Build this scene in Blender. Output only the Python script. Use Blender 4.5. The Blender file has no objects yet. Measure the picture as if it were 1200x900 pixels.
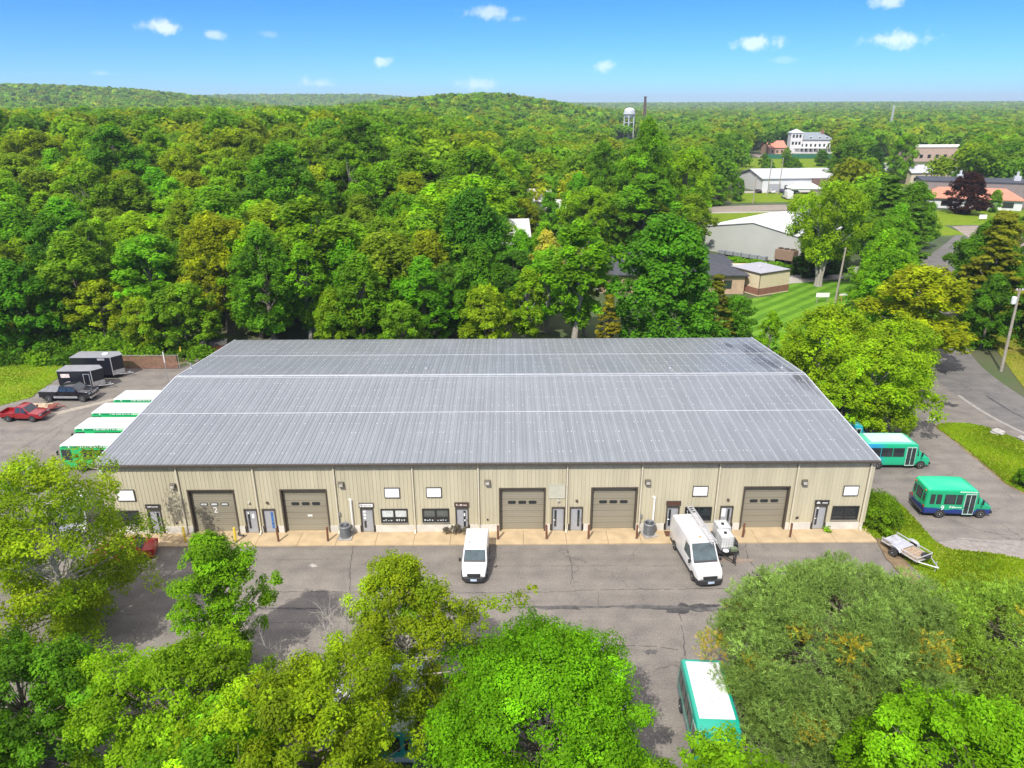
import bpy, bmesh, math, random
import numpy as np
from mathutils import Vector, Matrix
PI=math.pi; R_=math.radians
sc=bpy.context.scene; COL=sc.collection
# ------------------------------------------------------------------ camera calibration (metres; ground of the yard is z=0)
F,TH,ROLL,HC=839.54,0.3718,-0.003,32.2827
BX,BY,BROT=-32.4339,49.2519,0.0065          # warehouse front left eave corner, rotation
BW,BD,BH,BR=61.0,31.46,6.4675,1.3232        # length, depth, eave height, ridge rise
def ray(px,py):
    u,v=px-600,py-450
    u,v=math.cos(ROLL)*u+math.sin(ROLL)*v,-math.sin(ROLL)*u+math.cos(ROLL)*v
    c,s=math.cos(TH),math.sin(TH)
    return (u/F, c-v/F*s, -s-v/F*c)
def at(px,py,z=0.0):
    d=ray(px,py); t=(z-HC)/d[2]
    return (d[0]*t,d[1]*t,z)
def proj(x,y,z):
    z=z-HC; c,s=math.cos(TH),math.sin(TH)
    dp=y*c-z*s; up=y*s+z*c
    u=F*x/dp; v=-F*up/dp
    return 600+math.cos(ROLL)*u-math.sin(ROLL)*v, 450+math.sin(ROLL)*u+math.cos(ROLL)*v, dp
def wall(px,py,off=.3):                      # point of the front wall -> (u along wall, z)
    d=ray(px,py); n=(-math.sin(BROT),math.cos(BROT)); o=(BX+n[0]*off,BY+n[1]*off)
    t=(o[0]*n[0]+o[1]*n[1])/(d[0]*n[0]+d[1]*n[1])
    return ((d[0]*t-o[0])*n[1]-(d[1]*t-o[1])*n[0], d[2]*t+HC)
def bw(u,v):                                  # warehouse plan coordinates -> world
    return (BX+u*math.cos(BROT)-v*math.sin(BROT), BY+u*math.sin(BROT)+v*math.cos(BROT))
def sstep(a,b,x): 
    t=np.clip((x-a)/(b-a),0,1); return t*t*(3-2*t)
def terrain(x,y):
    x=np.asarray(x,float); y=np.asarray(y,float)
    a=x/np.maximum(y,1.0)
    w=sstep(.14,-.22,a)
    h=w*12.0*sstep(96,240,y)
    h=h+3.0*sstep(-.1,.0,a)*sstep(640,1200,y)
    h=h+42*np.exp(-((y-1450)/330)**2)*sstep(-.26,-.52,a)*(.9+.1*np.sin(a*17))
    h=h+22*np.exp(-((y-950)/260)**2)*np.exp(-((a+.03)/.15)**2)
    h=h+34*np.exp(-((y-3000)/420)**2)*sstep(-.02,-.2,a)*sstep(-.6,-.36,a)
    h=h+10*np.exp(-((y-2600)/600)**2)*sstep(.2,.5,a)*(.8+.3*np.sin(a*17+1))
    h=h+5*sstep(1200,3000,y)+15*sstep(2500,3700,y)
    return h
# ------------------------------------------------------------------ materials
MATS={}
def new_mat(name):
    m=bpy.data.materials.new(name); m.use_nodes=True; MATS[name]=m
    nt=m.node_tree; return m,nt,nt.nodes['Principled BSDF']
def N(nt,t,**k):
    n=nt.nodes.new(t)
    for a,b in k.items():
        if a in n.inputs: n.inputs[a].default_value=b
        else: setattr(n,a,b)
    return n
def noise_fac(nt,scale,detail=5,coord='Object',stretch=None):
    tc=N(nt,'ShaderNodeTexCoord'); out=tc.outputs[coord]
    if stretch:
        mp=N(nt,'ShaderNodeMapping'); mp.inputs['Scale'].default_value=stretch; nt.links.new(out,mp.inputs[0]); out=mp.outputs[0]
    n=N(nt,'ShaderNodeTexNoise'); n.inputs['Scale'].default_value=scale; n.inputs['Detail'].default_value=detail
    nt.links.new(out,n.inputs['Vector']); return n.outputs['Fac']
def ramp(nt,fac,stops):
    r=N(nt,'ShaderNodeValToRGB'); cr=r.color_ramp
    while len(cr.elements)<len(stops): cr.elements.new(.5)
    for e,(p,c) in zip(cr.elements,stops):
        e.position=p; e.color=(*c,1) if len(c)==3 else c
    nt.links.new(fac,r.inputs[0]); return r.outputs['Color']
def mixc(nt,fac,a,b,mode='MIX'):
    m=N(nt,'ShaderNodeMix',data_type='RGBA',blend_type=mode)
    for s,i in ((fac,0),(a,6),(b,7)):
        if hasattr(s,'is_linked') or hasattr(s,'links'): nt.links.new(s,m.inputs[i])
        else: m.inputs[i].default_value=s if i==0 else (*s,1)
    return m.outputs[2]
def sc_(c,k): return tuple(min(1,x*k) for x in c)
def pm(name,col,rough=.6,metal=0,var=.18,scale=2.5,bump=0,spec=.5,stretch=None,coat=0):
    if name in MATS: return MATS[name]
    m,nt,p=new_mat(name)
    f=noise_fac(nt,scale,6,'Object',stretch)
    c=ramp(nt,f,[(.3,sc_(col,1-var)),(.7,sc_(col,1+var))])
    nt.links.new(c,p.inputs['Base Color'])
    p.inputs['Roughness'].default_value=rough; p.inputs['Metallic'].default_value=metal
    p.inputs['Specular IOR Level'].default_value=spec; p.inputs['Coat Weight'].default_value=coat
    if bump:
        b=N(nt,'ShaderNodeBump'); b.inputs['Strength'].default_value=bump; b.inputs['Distance'].default_value=.02
        nt.links.new(f,b.inputs['Height']); nt.links.new(b.outputs[0],p.inputs['Normal'])
    return m
LEAFGAIN=(1.86,1.92,.55)
def leaf_mat(name,trans=.52,rough=.6):
    m,nt,p=new_mat(name)
    at_=N(nt,'ShaderNodeAttribute',attribute_name='tint'); oi=N(nt,'ShaderNodeObjectInfo')
    c=mixc(nt,1.0,mixc(nt,1.0,at_.outputs['Color'],oi.outputs['Color'],'MULTIPLY'),LEAFGAIN,'MULTIPLY')
    nt.links.new(c,p.inputs['Base Color']); p.inputs['Roughness'].default_value=rough; p.inputs['Specular IOR Level'].default_value=.12
    tr=N(nt,'ShaderNodeBsdfTranslucent'); ty=mixc(nt,1.0,c,(1.12,1.15,.45),'MULTIPLY'); nt.links.new(ty,tr.inputs[0])
    mx=N(nt,'ShaderNodeMixShader'); mx.inputs[0].default_value=trans
    nt.links.new(p.outputs[0],mx.inputs[1]); nt.links.new(tr.outputs[0],mx.inputs[2])
    nt.links.new(mx.outputs[0],nt.nodes['Material Output'].inputs[0]); return m
LEAF=leaf_mat('leaf'); NEEDLE=leaf_mat('needle',.22,.5)
BARK=pm('bark',(.16,.13,.10),.9,var=.35,scale=6,bump=.4); BARKL=pm('pale_bark',(.34,.31,.27),.9,var=.3,scale=6,bump=.3)
# ------------------------------------------------------------------ mesh helpers
class MB:
    def __init__(s): s.v=[]; s.f=[]; s.m=[]; s.mi=0
    def add(s,vs,fs):
        o=len(s.v); s.v+= [tuple(v) for v in vs]
        for f in fs: s.f.append([i+o for i in f]); s.m.append(s.mi)
        return s
    def box(s,x0,y0,z0,x1,y1,z1):
        return s.add([(x0,y0,z0),(x1,y0,z0),(x1,y1,z0),(x0,y1,z0),(x0,y0,z1),(x1,y0,z1),(x1,y1,z1),(x0,y1,z1)],
          [(0,3,2,1),(4,5,6,7),(0,1,5,4),(1,2,6,5),(2,3,7,6),(3,0,4,7)])
    def cbox(s,c,d): return s.box(c[0]-d[0]/2,c[1]-d[1]/2,c[2]-d[2]/2,c[0]+d[0]/2,c[1]+d[1]/2,c[2]+d[2]/2)
    def quad(s,a,b,c,d): return s.add([a,b,c,d],[(0,1,2,3)])
    def tube(s,pts,rad,n=8,cap=True):
        pts=[Vector(p) for p in pts]
        if not hasattr(rad,'__len__'): rad=[rad]*len(pts)
        vs=[]; up=Vector((.31,.17,.93))
        for i,p in enumerate(pts):
            d=(pts[min(i+1,len(pts)-1)]-pts[max(i-1,0)])
            d=d.normalized() if d.length>1e-9 else Vector((0,0,1))
            if abs(d.dot(up))>.98: up=Vector((1,0,0))
            a=d.cross(up).normalized(); b=d.cross(a)
            for k in range(n):
                t=2*PI*k/n; vs.append(p+a*math.cos(t)*rad[i]+b*math.sin(t)*rad[i])
        fs=[]
        for i in range(len(pts)-1):
            for k in range(n): fs.append((i*n+k,i*n+(k+1)%n,(i+1)*n+(k+1)%n,(i+1)*n+k))
        if cap: fs.append(tuple(range(n-1,-1,-1))); fs.append(tuple((len(pts)-1)*n+k for k in range(n)))
        return s.add(vs,fs)
    def lathe(s,prof,axis='z',c=(0,0,0),n=20):     # prof: (r,h)
        vs=[]; fs=[]
        for r,h in prof:
            for k in range(n):
                t=2*PI*k/n; a,b=r*math.cos(t),r*math.sin(t)
                p={'z':(a,b,h),'y':(a,h,b),'x':(h,a,b)}[axis]; vs.append((p[0]+c[0],p[1]+c[1],p[2]+c[2]))
        for i in range(len(prof)-1):
            for k in range(n): fs.append((i*n+k,i*n+(k+1)%n,(i+1)*n+(k+1)%n,(i+1)*n+k))
        fs.append(tuple(range(n-1,-1,-1))); fs.append(tuple((len(prof)-1)*n+k for k in range(n)))
        return s.add(vs,fs)
    def prism(s,poly,z0,z1):                         # plan polygon extruded in z
        n=len(poly); vs=[(x,y,z0) for x,y in poly]+[(x,y,z1) for x,y in poly]
        return s.add(vs,[tuple(range(n-1,-1,-1)),tuple(range(n,2*n))]+[(i,(i+1)%n,(i+1)%n+n,i+n) for i in range(n)])
    def build(s,name,mat,parent=None,smooth=False,bevel=0):
        me=bpy.data.meshes.new(name); me.from_pydata(s.v,[],s.f)
        mats=mat if isinstance(mat,(list,tuple)) else [mat]
        for m in mats: me.materials.append(m)
        if len(mats)>1: me.polygons.foreach_set('material_index',s.m)
        bm=bmesh.new(); bm.from_mesh(me)
        if not getattr(s,'open',False): bmesh.ops.recalc_face_normals(bm,faces=bm.faces)
        if bevel:
            es=[e for e in bm.edges if len(e.link_faces)==2 and e.calc_face_angle(0)>.5]
            bmesh.ops.bevel(bm,geom=es,offset=bevel,segments=2,profile=.5,affect='EDGES',clamp_overlap=True)
        if smooth:
            for f in bm.faces: f.smooth=True
            for e in bm.edges:
                if len(e.link_faces)==2 and e.calc_face_angle(0)>.6: e.smooth=False
        bm.to_mesh(me); bm.free(); me.update()
        o=bpy.data.objects.new(name,me); COL.objects.link(o)
        if parent: o.parent=parent
        return o
def tag(o,label=None,cat=None,group=None,kind=None):
    if label: o['label']=label
    if cat: o['category']=cat
    if group: o['group']=group
    if kind: o['kind']=kind
    return o
def thing(name,label,cat,loc=(0,0,0),rz=0,group=None):
    o=bpy.data.objects.new(name,None); COL.objects.link(o); o.location=loc; o.rotation_euler=(0,0,rz); o.empty_display_size=.3
    return tag(o,label,cat,group)
def copy_tree(o,parent=None):
    c=o.copy(); COL.objects.link(c); c.parent=parent
    for ch in list(o.children): copy_tree(ch,c)
    return c
def struct(mb,name,m,**k): return tag(mb.build(name,m,**k),kind='structure')
def text(body,size,m,parent,loc,rot,name='lettering',sx=1,thick=.008,align='CENTER'):
    cu=bpy.data.curves.new(name,'FONT'); cu.body=body; cu.size=size; cu.align_x=align; cu.align_y='CENTER'; cu.extrude=thick/2
    t=bpy.data.objects.new('tmp',cu); COL.objects.link(t)
    dg=bpy.context.evaluated_depsgraph_get(); me=bpy.data.meshes.new_from_object(t.evaluated_get(dg))
    bpy.data.objects.remove(t); me.name=name; me.materials.clear(); me.materials.append(m)
    o=bpy.data.objects.new(name,me); COL.objects.link(o); o.parent=parent; o.location=loc; o.rotation_euler=rot; o.scale=(sx,1,1); return o
# ------------------------------------------------------------------ camera, sun, sky
cam=bpy.data.cameras.new('camera'); co=bpy.data.objects.new('camera',cam); COL.objects.link(co); sc.camera=co
cam.sensor_width=36; cam.lens=F/1200*36; cam.clip_end=20000; cam.clip_start=.5
co.matrix_world=Matrix.Translation((0,0,HC))@Matrix.Rotation(PI/2-TH,4,'X')@Matrix.Rotation(ROLL,4,'Z')
SUN_EL=50; sh=Vector((.42,.907,0)).normalized()
sd=sh*math.cos(R_(SUN_EL))+Vector((0,0,-math.sin(R_(SUN_EL))))
sl=bpy.data.lights.new('sun','SUN'); sl.energy=3.5; sl.angle=R_(.5); sl.color=(1,.955,.88)
so=bpy.data.objects.new('sun',sl); COL.objects.link(so); so.rotation_euler=sd.to_track_quat('-Z','Y').to_euler(); so.location=(0,0,80)
sc.view_settings.view_transform='Standard'; sc.view_settings.look='None'; sc.view_settings.exposure=.70; sc.view_settings.gamma=1
w=bpy.data.worlds.new('World'); sc.world=w; w.use_nodes=True; nt=w.node_tree; bg=nt.nodes['Background']; L=nt.links.new
sky=N(nt,'ShaderNodeTexSky',sky_type='NISHITA',sun_disc=False); sky.sun_elevation=R_(SUN_EL); sky.sun_rotation=math.atan2(-sh.x,-sh.y)
sky.air_density=.8; sky.dust_density=.1; sky.ozone_density=4; sky.altitude=0
bg.inputs['Strength'].default_value=.088
tc=N(nt,'ShaderNodeTexCoord'); nz=N(nt,'ShaderNodeTexNoise'); nz.inputs['Scale'].default_value=46; nz.inputs['Detail'].default_value=6; nz.inputs['Roughness'].default_value=.62
L(tc.outputs['Generated'],nz.inputs['Vector'])
CL=[(190,32,19,9,1),(250,41,12,6,.7),(570,15,24,8,.75),(449,72,13,7,.8),(373,97,17,7,.75),(560,99,27,8,.7),(711,77,14,7,.75),(881,50,29,9,.95),(1050,46,30,10,1),(1043,2,15,7,.9),(120,86,10,4,.4),(607,22,9,5,.4),(315,40,9,4,.25),(920,70,12,4,.25),(787,121,22,5,.45)]
acc=None
for px,py,hw,hh,st in CL:
    d=Vector(ray(px,py)).normalized(); k=1/F
    sub=N(nt,'ShaderNodeVectorMath',operation='SUBTRACT'); L(tc.outputs['Generated'],sub.inputs[0]); sub.inputs[1].default_value=d
    mul=N(nt,'ShaderNodeVectorMath',operation='MULTIPLY'); L(sub.outputs[0],mul.inputs[0]); mul.inputs[1].default_value=(1/(hw*k*.95),1/(hw*k*2),1/(hh*k*.8))
    ln=N(nt,'ShaderNodeVectorMath',operation='LENGTH'); L(mul.outputs[0],ln.inputs[0])
    ad=N(nt,'ShaderNodeMath',operation='MULTIPLY_ADD'); L(nz.outputs['Fac'],ad.inputs[0]); ad.inputs[1].default_value=3.3; L(ln.outputs['Value'],ad.inputs[2])
    mr=N(nt,'ShaderNodeMapRange',interpolation_type='SMOOTHSTEP'); L(ad.outputs[0],mr.inputs[0])
    for i,v in ((1,1.75),(2,2.85),(3,st*.46),(4,0)): mr.inputs[i].default_value=v
    if acc is None: acc=mr.outputs[0]
    else:
        mx=N(nt,'ShaderNodeMath',operation='MAXIMUM'); L(acc,mx.inputs[0]); L(mr.outputs[0],mx.inputs[1]); acc=mx.outputs[0]
hs=N(nt,'ShaderNodeHueSaturation'); hs.inputs['Saturation'].default_value=1.35; L(sky.outputs[0],hs.inputs['Color'])
skyc=mixc(nt,1.0,hs.outputs[0],(.36,.74,.90),'MULTIPLY')
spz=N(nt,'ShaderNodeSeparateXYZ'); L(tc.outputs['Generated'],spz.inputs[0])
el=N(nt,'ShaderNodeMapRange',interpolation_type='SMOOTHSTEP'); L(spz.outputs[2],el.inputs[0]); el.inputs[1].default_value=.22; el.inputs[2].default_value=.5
n2=N(nt,'ShaderNodeTexNoise'); n2.inputs['Scale'].default_value=3.2; n2.inputs['Detail'].default_value=6; L(tc.outputs['Generated'],n2.inputs['Vector'])  # unseen bright clouds overhead, added above the view as neutral fill light
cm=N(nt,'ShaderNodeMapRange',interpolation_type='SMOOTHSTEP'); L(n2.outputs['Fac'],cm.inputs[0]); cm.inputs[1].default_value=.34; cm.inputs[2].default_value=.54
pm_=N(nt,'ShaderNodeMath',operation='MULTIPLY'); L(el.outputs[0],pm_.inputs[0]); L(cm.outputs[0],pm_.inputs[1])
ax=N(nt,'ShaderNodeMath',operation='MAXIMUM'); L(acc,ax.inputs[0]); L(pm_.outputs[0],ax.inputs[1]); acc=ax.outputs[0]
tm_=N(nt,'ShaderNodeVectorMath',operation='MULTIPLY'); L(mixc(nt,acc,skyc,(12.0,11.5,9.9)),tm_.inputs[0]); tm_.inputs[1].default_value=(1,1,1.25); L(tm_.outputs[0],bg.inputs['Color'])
# ------------------------------------------------------------------ terrain
def axis(segs):
    out=[]
    for a,b,st in segs: out+=list(np.arange(a,b,st))
    return np.array(out+[segs[-1][1]])
xs=axis([(-9000,-2000,700),(-2000,-500,60),(-500,-160,20),(-160,160,8),(160,500,20),(500,2000,60),(2000,9000,700)])
ys=axis([(-300,0,50),(0,200,8),(200,600,16),(600,1600,40),(1600,4200,100),(4200,12000,800)])
X,Y=np.meshgrid(xs,ys); Z=terrain(X,Y)
m,nt,p=new_mat('forest_floor'); 
c=ramp(nt,noise_fac(nt,.06,8),[(.32,(.030,.045,.014)),(.5,(.055,.085,.022)),(.68,(.085,.075,.04))]); nt.links.new(c,p.inputs['Base Color']); p.inputs['Roughness'].default_value=.95
mb=MB(); nx=len(xs)
mb.v=[tuple(t) for t in np.stack([X,Y,Z],-1).reshape(-1,3)]
mb.f=[(j*nx+i,j*nx+i+1,(j+1)*nx+i+1,(j+1)*nx+i) for j in range(len(ys)-1) for i in range(nx-1)]; mb.m=[0]*len(mb.f)
ground=struct(mb,'ground',MATS['forest_floor'],smooth=True)
# ------------------------------------------------------------------ yard: asphalt, street, lawns
def asphalt_mat(name,base,crack=1.0,warm=1.0):
    m,nt,p=new_mat(name); L=nt.links.new
    big=noise_fac(nt,.09,6); fine=noise_fac(nt,9,3); mid=noise_fac(nt,.7,7); streak=noise_fac(nt,.5,5,'Object',(.10,1.6,1))
    b=tuple(base)
    c=ramp(nt,big,[(.3,sc_(b,.90)),(.55,b),(.75,sc_(b,1.08))])
    c=mixc(nt,1.0,c,ramp(nt,mid,[(.3,(.82,.82,.83)),(.62,(1.06,1.05,1.03))]),'MULTIPLY')
    c=mixc(nt,1.0,c,ramp(nt,streak,[(.35,(.88,.88,.89)),(.6,(1.04,1.04,1.03))]),'MULTIPLY')
    c=mixc(nt,1.0,c,ramp(nt,fine,[(.3,(.80,.80,.80)),(.7,(1.18,1.18,1.18))]),'MULTIPLY')
    tcn=N(nt,'ShaderNodeTexCoord'); nn=N(nt,'ShaderNodeTexNoise'); nn.inputs['Scale'].default_value=.9; nn.inputs['Detail'].default_value=6
    L(tcn.outputs['Object'],nn.inputs['Vector'])
    va=N(nt,'ShaderNodeVectorMath',operation='MULTIPLY_ADD'); L(nn.outputs['Color'],va.inputs[0]); va.inputs[1].default_value=(2.2,2.2,0); L(tcn.outputs['Object'],va.inputs[2])
    vo=N(nt,'ShaderNodeTexVoronoi',feature='DISTANCE_TO_EDGE'); vo.inputs['Scale'].default_value=.17; L(va.outputs[0],vo.inputs['Vector'])
    ck=ramp(nt,vo.outputs['Distance'],[(.0,(.60,.59,.58)),(.003*crack,(.78,.77,.76)),(.007*crack,(1,1,1))])
    brk=ramp(nt,noise_fac(nt,.12,3),[(.46,(0,0,0)),(.56,(1,1,1))])
    c=mixc(nt,1.0,c,mixc(nt,brk,(1,1,1),ck),'MULTIPLY')
    L(c,p.inputs['Base Color']); p.inputs['Roughness'].default_value=.9; p.inputs['Specular IOR Level'].default_value=.14
    bp=N(nt,'ShaderNodeBump'); bp.inputs['Strength'].default_value=.35; bp.inputs['Distance'].default_value=.01; L(fine,bp.inputs['Height']); L(bp.outputs[0],p.inputs['Normal'])
    return m
ASPH=asphalt_mat('weathered_asphalt',(.200,.182,.160)); ROAD=asphalt_mat('road_asphalt',(.155,.147,.137),.7)
def jag(poly,step=1.0,amp=.08,seed=1,closed=True):
    r=random.Random(seed); out=[]; n=len(poly)
    for i in range(n):
        a,b=poly[i],poly[(i+1)%n]; l=math.dist(a,b); k=max(1,int(l/step))
        for j in range(k):
            t=j/k; ex=(b[1]-a[1])/max(l,1e-6); ey=-(b[0]-a[0])/max(l,1e-6); o=r.uniform(-amp,amp)
            out.append((a[0]+(b[0]-a[0])*t+ex*o,a[1]+(b[1]-a[1])*t+ey*o))
    return out
def smoothpoly(P,it=2):
    for _ in range(it):
        Q=[]
        for i in range(len(P)):
            a,b=P[i],P[(i+1)%len(P)]
            Q+=[(a[0]*.75+b[0]*.25,a[1]*.75+b[1]*.25),(a[0]*.25+b[0]*.75,a[1]*.25+b[1]*.75)]
        P=Q
    return P
def sheet(name,poly,z,m,thick=.0,kind='structure',parent=None):
    mb=MB()
    if thick: mb.prism(poly,z-thick,z)
    else: mb.add([(x,y,z) for x,y in poly],[tuple(range(len(poly)))])
    o=mb.build(name,m,parent)
    if not parent: o['kind']=kind
    return o
P2=lambda *a:[at(*q)[:2] for q in a]
lot=[(-75,14),(45,14),(45,44)]+P2((1200,655))+[(58,52),(58,66)]+P2((1200,508),(1150,455),(1123,432))+[(52,93),(44,88),(36,82),(33,92),(31,90),(28,84)]+[(-33,84),(-34,92)]+P2((262,408),(205,414))+[(-43,90),(-52,89),(-57,87.5)]+P2((52,440),(20,462),(-40,480))+[(-75,70)]
car_park=sheet('car_park',lot,.004,ASPH)
# street on the right, running up behind the maples
def ribbon(path,wid,z,thick=0):
    L_=[];Rr=[]
    for i,pt in enumerate(path):
        a=Vector(path[max(i-1,0)]);b=Vector(path[min(i+1,len(path)-1)]); d=(b-a).normalized(); n=Vector((-d.y,d.x))
        wv=wid if not hasattr(wid,'__len__') else wid[i]
        L_.append(tuple(Vector(pt)+n*wv/2)); Rr.append(tuple(Vector(pt)-n*wv/2))
    return L_+Rr[::-1]
def catmull(P,k=6):
    out=[]; P=[Vector(p) for p in P]
    for i in range(len(P)-1):
        a,b,c,d=P[max(i-1,0)],P[i],P[i+1],P[min(i+2,len(P)-1)]
        for j in range(k):
            t=j/k; out.append(.5*((2*b)+(c-a)*t+(2*a-5*b+4*c-d)*t*t+(3*b-a-3*c+d)*t**3))
    return [tuple(v) for v in out]+[tuple(P[-1])]
st_path=catmull([(80,32),(64.5,52),(57.4,68),(56.6,80),(59.5,94),(68,112),(80,135),(98,160),(118,185),(132,206),(128,222),(112,246)],8)
street=sheet('street',ribbon(st_path,7.6,0),.008,ROAD)
PAINT=pm('worn_road_paint',(.50,.49,.45),.8,var=.4,scale=3)
CONC=pm('pale_concrete',(.36,.33,.29),.85,var=.18,scale=1.3,bump=.2)
TAR=pm('crack_sealer',(.055,.052,.05),.6,var=.4,scale=2)
ii=range(3,24)
off=lambda o:[tuple(Vector(st_path[i])+Vector((-(Vector(st_path[i+1])-Vector(st_path[i-1])).normalized().y,(Vector(st_path[i+1])-Vector(st_path[i-1])).normalized().x))*o) for i in ii]
sheet('gutter_strip',ribbon(off(3.5),.45,0),.012,pm('gutter_concrete',(.25,.232,.205),.9,var=.2),parent=street)
sheet('tar_line',jag(ribbon(off(.3),.28,0),.6,.06,3),.012,TAR,parent=street)
kb=MB(); 
for o_,nm in ((-3.95,'kerb'),):
    mb=MB(); mb.prism(ribbon(off(o_),.3,0),-.02,.13); struct(mb,'kerb',pm('bitumen_kerb',(.17,.15,.13),.9,var=.3),bevel=.04)
def grass_mat(name,a,b,c,stripe=None,scale=.35):
    m,nt,p=new_mat(name); L=nt.links.new
    f=noise_fac(nt,scale,8); g=noise_fac(nt,7,4); col=ramp(nt,f,[(.3,a),(.5,b),(.7,c)])
    col=mixc(nt,1.0,col,ramp(nt,g,[(.3,(.55,.6,.55)),(.7,(1.3,1.25,1.2))]),'MULTIPLY')
    if stripe:
        tcn=N(nt,'ShaderNodeTexCoord'); mp=N(nt,'ShaderNodeMapping'); mp.inputs['Rotation'].default_value=(0,0,stripe[0]); L(tcn.outputs['Object'],mp.inputs[0])
        wv=N(nt,'ShaderNodeTexWave',wave_profile='SIN'); wv.inputs['Scale'].default_value=stripe[1]; wv.inputs['Distortion'].default_value=.8; wv.inputs['Detail'].default_value=2; L(mp.outputs[0],wv.inputs['Vector'])
        col=mixc(nt,1.0,col,ramp(nt,wv.outputs['Fac'],[(.35,(.72,.80,.72)),(.65,(1.18,1.15,1.12))]),'MULTIPLY')
    L(col,p.inputs['Base Color']); p.inputs['Roughness'].default_value=.9; p.inputs['Specular IOR Level'].default_value=.04
    bp=N(nt,'ShaderNodeBump'); bp.inputs['Strength'].default_value=.9; bp.inputs['Distance'].default_value=.06; L(g,bp.inputs['Height']); L(bp.outputs[0],p.inputs['Normal'])
    return m
GRASS=grass_mat('yard_grass',(.10,.19,.012),(.155,.235,.014),(.20,.22,.03))
GRASSY=grass_mat('dry_edge_grass',(.17,.20,.02),(.21,.21,.03),(.24,.20,.05))
LAWN=grass_mat('mown_lawn',(.085,.19,.02),(.11,.235,.022),(.13,.25,.028),(.785,.13))
DIRT=pm('bare_soil',(.19,.135,.075),.95,var=.3,scale=1.6,bump=.4)
isl=smoothpoly(P2((1092,498),(1130,496),(1165,503),(1205,522))+[(52,62),(58,44)]+P2((1200,585),(1150,540),(1118,515)),2)
cen=lambda P:(sum(p[0] for p in P)/len(P),sum(p[1] for p in P)/len(P))
def grow(P,d):
    c=cen(P); return [(p[0]+(p[0]-c[0])/max(math.dist(p,c),1e-6)*d,p[1]+(p[1]-c[1])/max(math.dist(p,c),1e-6)*d) for p in P]
sheet('island_edge',jag(grow(isl,.35),.8,.09,5),.016,DIRT); sheet('grass_island',jag(isl,.5,.07,6),.10,GRASS,.1)
strip=smoothpoly([(28.3,53.5),(30.2,55.5)]+P2((1048,583),(1080,618),(1098,640),(1120,646),(1160,648),(1215,660))+[(44,43.5)]+P2((1200,694),(1150,697),(1100,690),(1075,668),(1050,643),(1030,632))+[(28.3,49.4)],2)
sheet('strip_edge',jag(grow(strip,.3),.7,.10,7),.016,DIRT); sheet('grass_strip',jag(strip,.5,.09,8),.09,GRASS,.09)
sheet('soil_strip',jag(smoothpoly(P2((1024,632),(1036,632),(1052,650),(1085,690),(1098,706),(1080,700),(1045,664)),1),.5,.1,9),.10,DIRT,.06)
vr=smoothpoly(off(-4.1)[3:20]+[(74,110),(86,98),(88,50),(76,44)],1)
sheet('verge',vr,.06,GRASSY,.06)
sheet('side_lawn',jag([(-78,66),(-61,74.3)]+P2((36,466),(64,446))+[(-57.6,86.5),(-59,92.5),(-78,92.5)],.7,.1,10),.05,grass_mat('side_grass',(.12,.22,.014),(.17,.26,.016),(.22,.25,.03)),.05)
sheet('lawn',[(36,96),(70,96),(72,137),(50,138),(47,126),(33,121),(32,108)],.012,LAWN)
sheet('back_lawn',[(12,136),(30,137),(33,170),(12,172)],.012,GRASS)
sheet('far_verge',[(56,178),(120,190),(128,236),(60,236)],.012,GRASS)
sheet('service_drive',[(43,132),(64,139),(78,146),(77,152),(60,146),(42,140)],.016,CONC)
sheet('side_path',[(15,130),(30,137),(30,140.5),(13,134)],.02,ROAD)
LR=asphalt_mat('far_road_asphalt',(.27,.23,.19),.5)
sheet('far_road',ribbon(catmull([(60,238),(85,244),(108,246),(140,252),(190,262)],6),13,0),.016,LR)
sheet('far_pavement',ribbon(catmull([(62,232),(92,236),(104,244),(112,258),(118,285)],6),2.4,0),.03,CONC)
sheet('red_roof_forecourt',[(112,168),(146,182),(152,206),(124,204)],.016,LR)
sheet('red_roof_lawn',[(118,206),(160,206),(175,238),(118,236)],.014,GRASS)
sheet('store_verge',[(78,257),(150,262),(150,288),(78,286)],.014,GRASS); sheet('store_yard',[(78,286.2),(150,288.2),(140,296),(82,292)],.016,CONC)
sheet('street_lot',[(160,480),(240,470),(245,522),(165,526)],.014,LR); sheet('mid_grass',[(84,322),(170,312),(235,465),(150,480)],.016,GRASS)
# apron in front of the warehouse
def wpoly(*uv): return [bw(*q) for q in uv]
APR=pm('warm_concrete',(.435,.33,.195),.85,var=.15,scale=1.1,bump=.2)
mb=MB(); g=[-.2,3.3,6.2,9.6,12.2,15.5,18.5,21.6,24.6,27.5,29.8,33.3,36.7,40,42.6,45.6,48.7,51.8,54.9,58,61.2]
for a,b in zip(g,g[1:]):
    q=wpoly((a+.012,-1.55),(b-.012,-1.55),(b-.012,.34),(a+.012,.34)); mb.prism(q,-.05,.11)
struct(mb,'apron',APR,bevel=.012)
mb=MB(); mb.prism(wpoly((-.2,-1.52),(61.2,-1.52),(61.2,.3),(-.2,.3)),-.05,.085); o=mb.build('joint_fill',pm('joint_dark',(.10,.08,.06)),bpy.data.objects['apron'])
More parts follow.
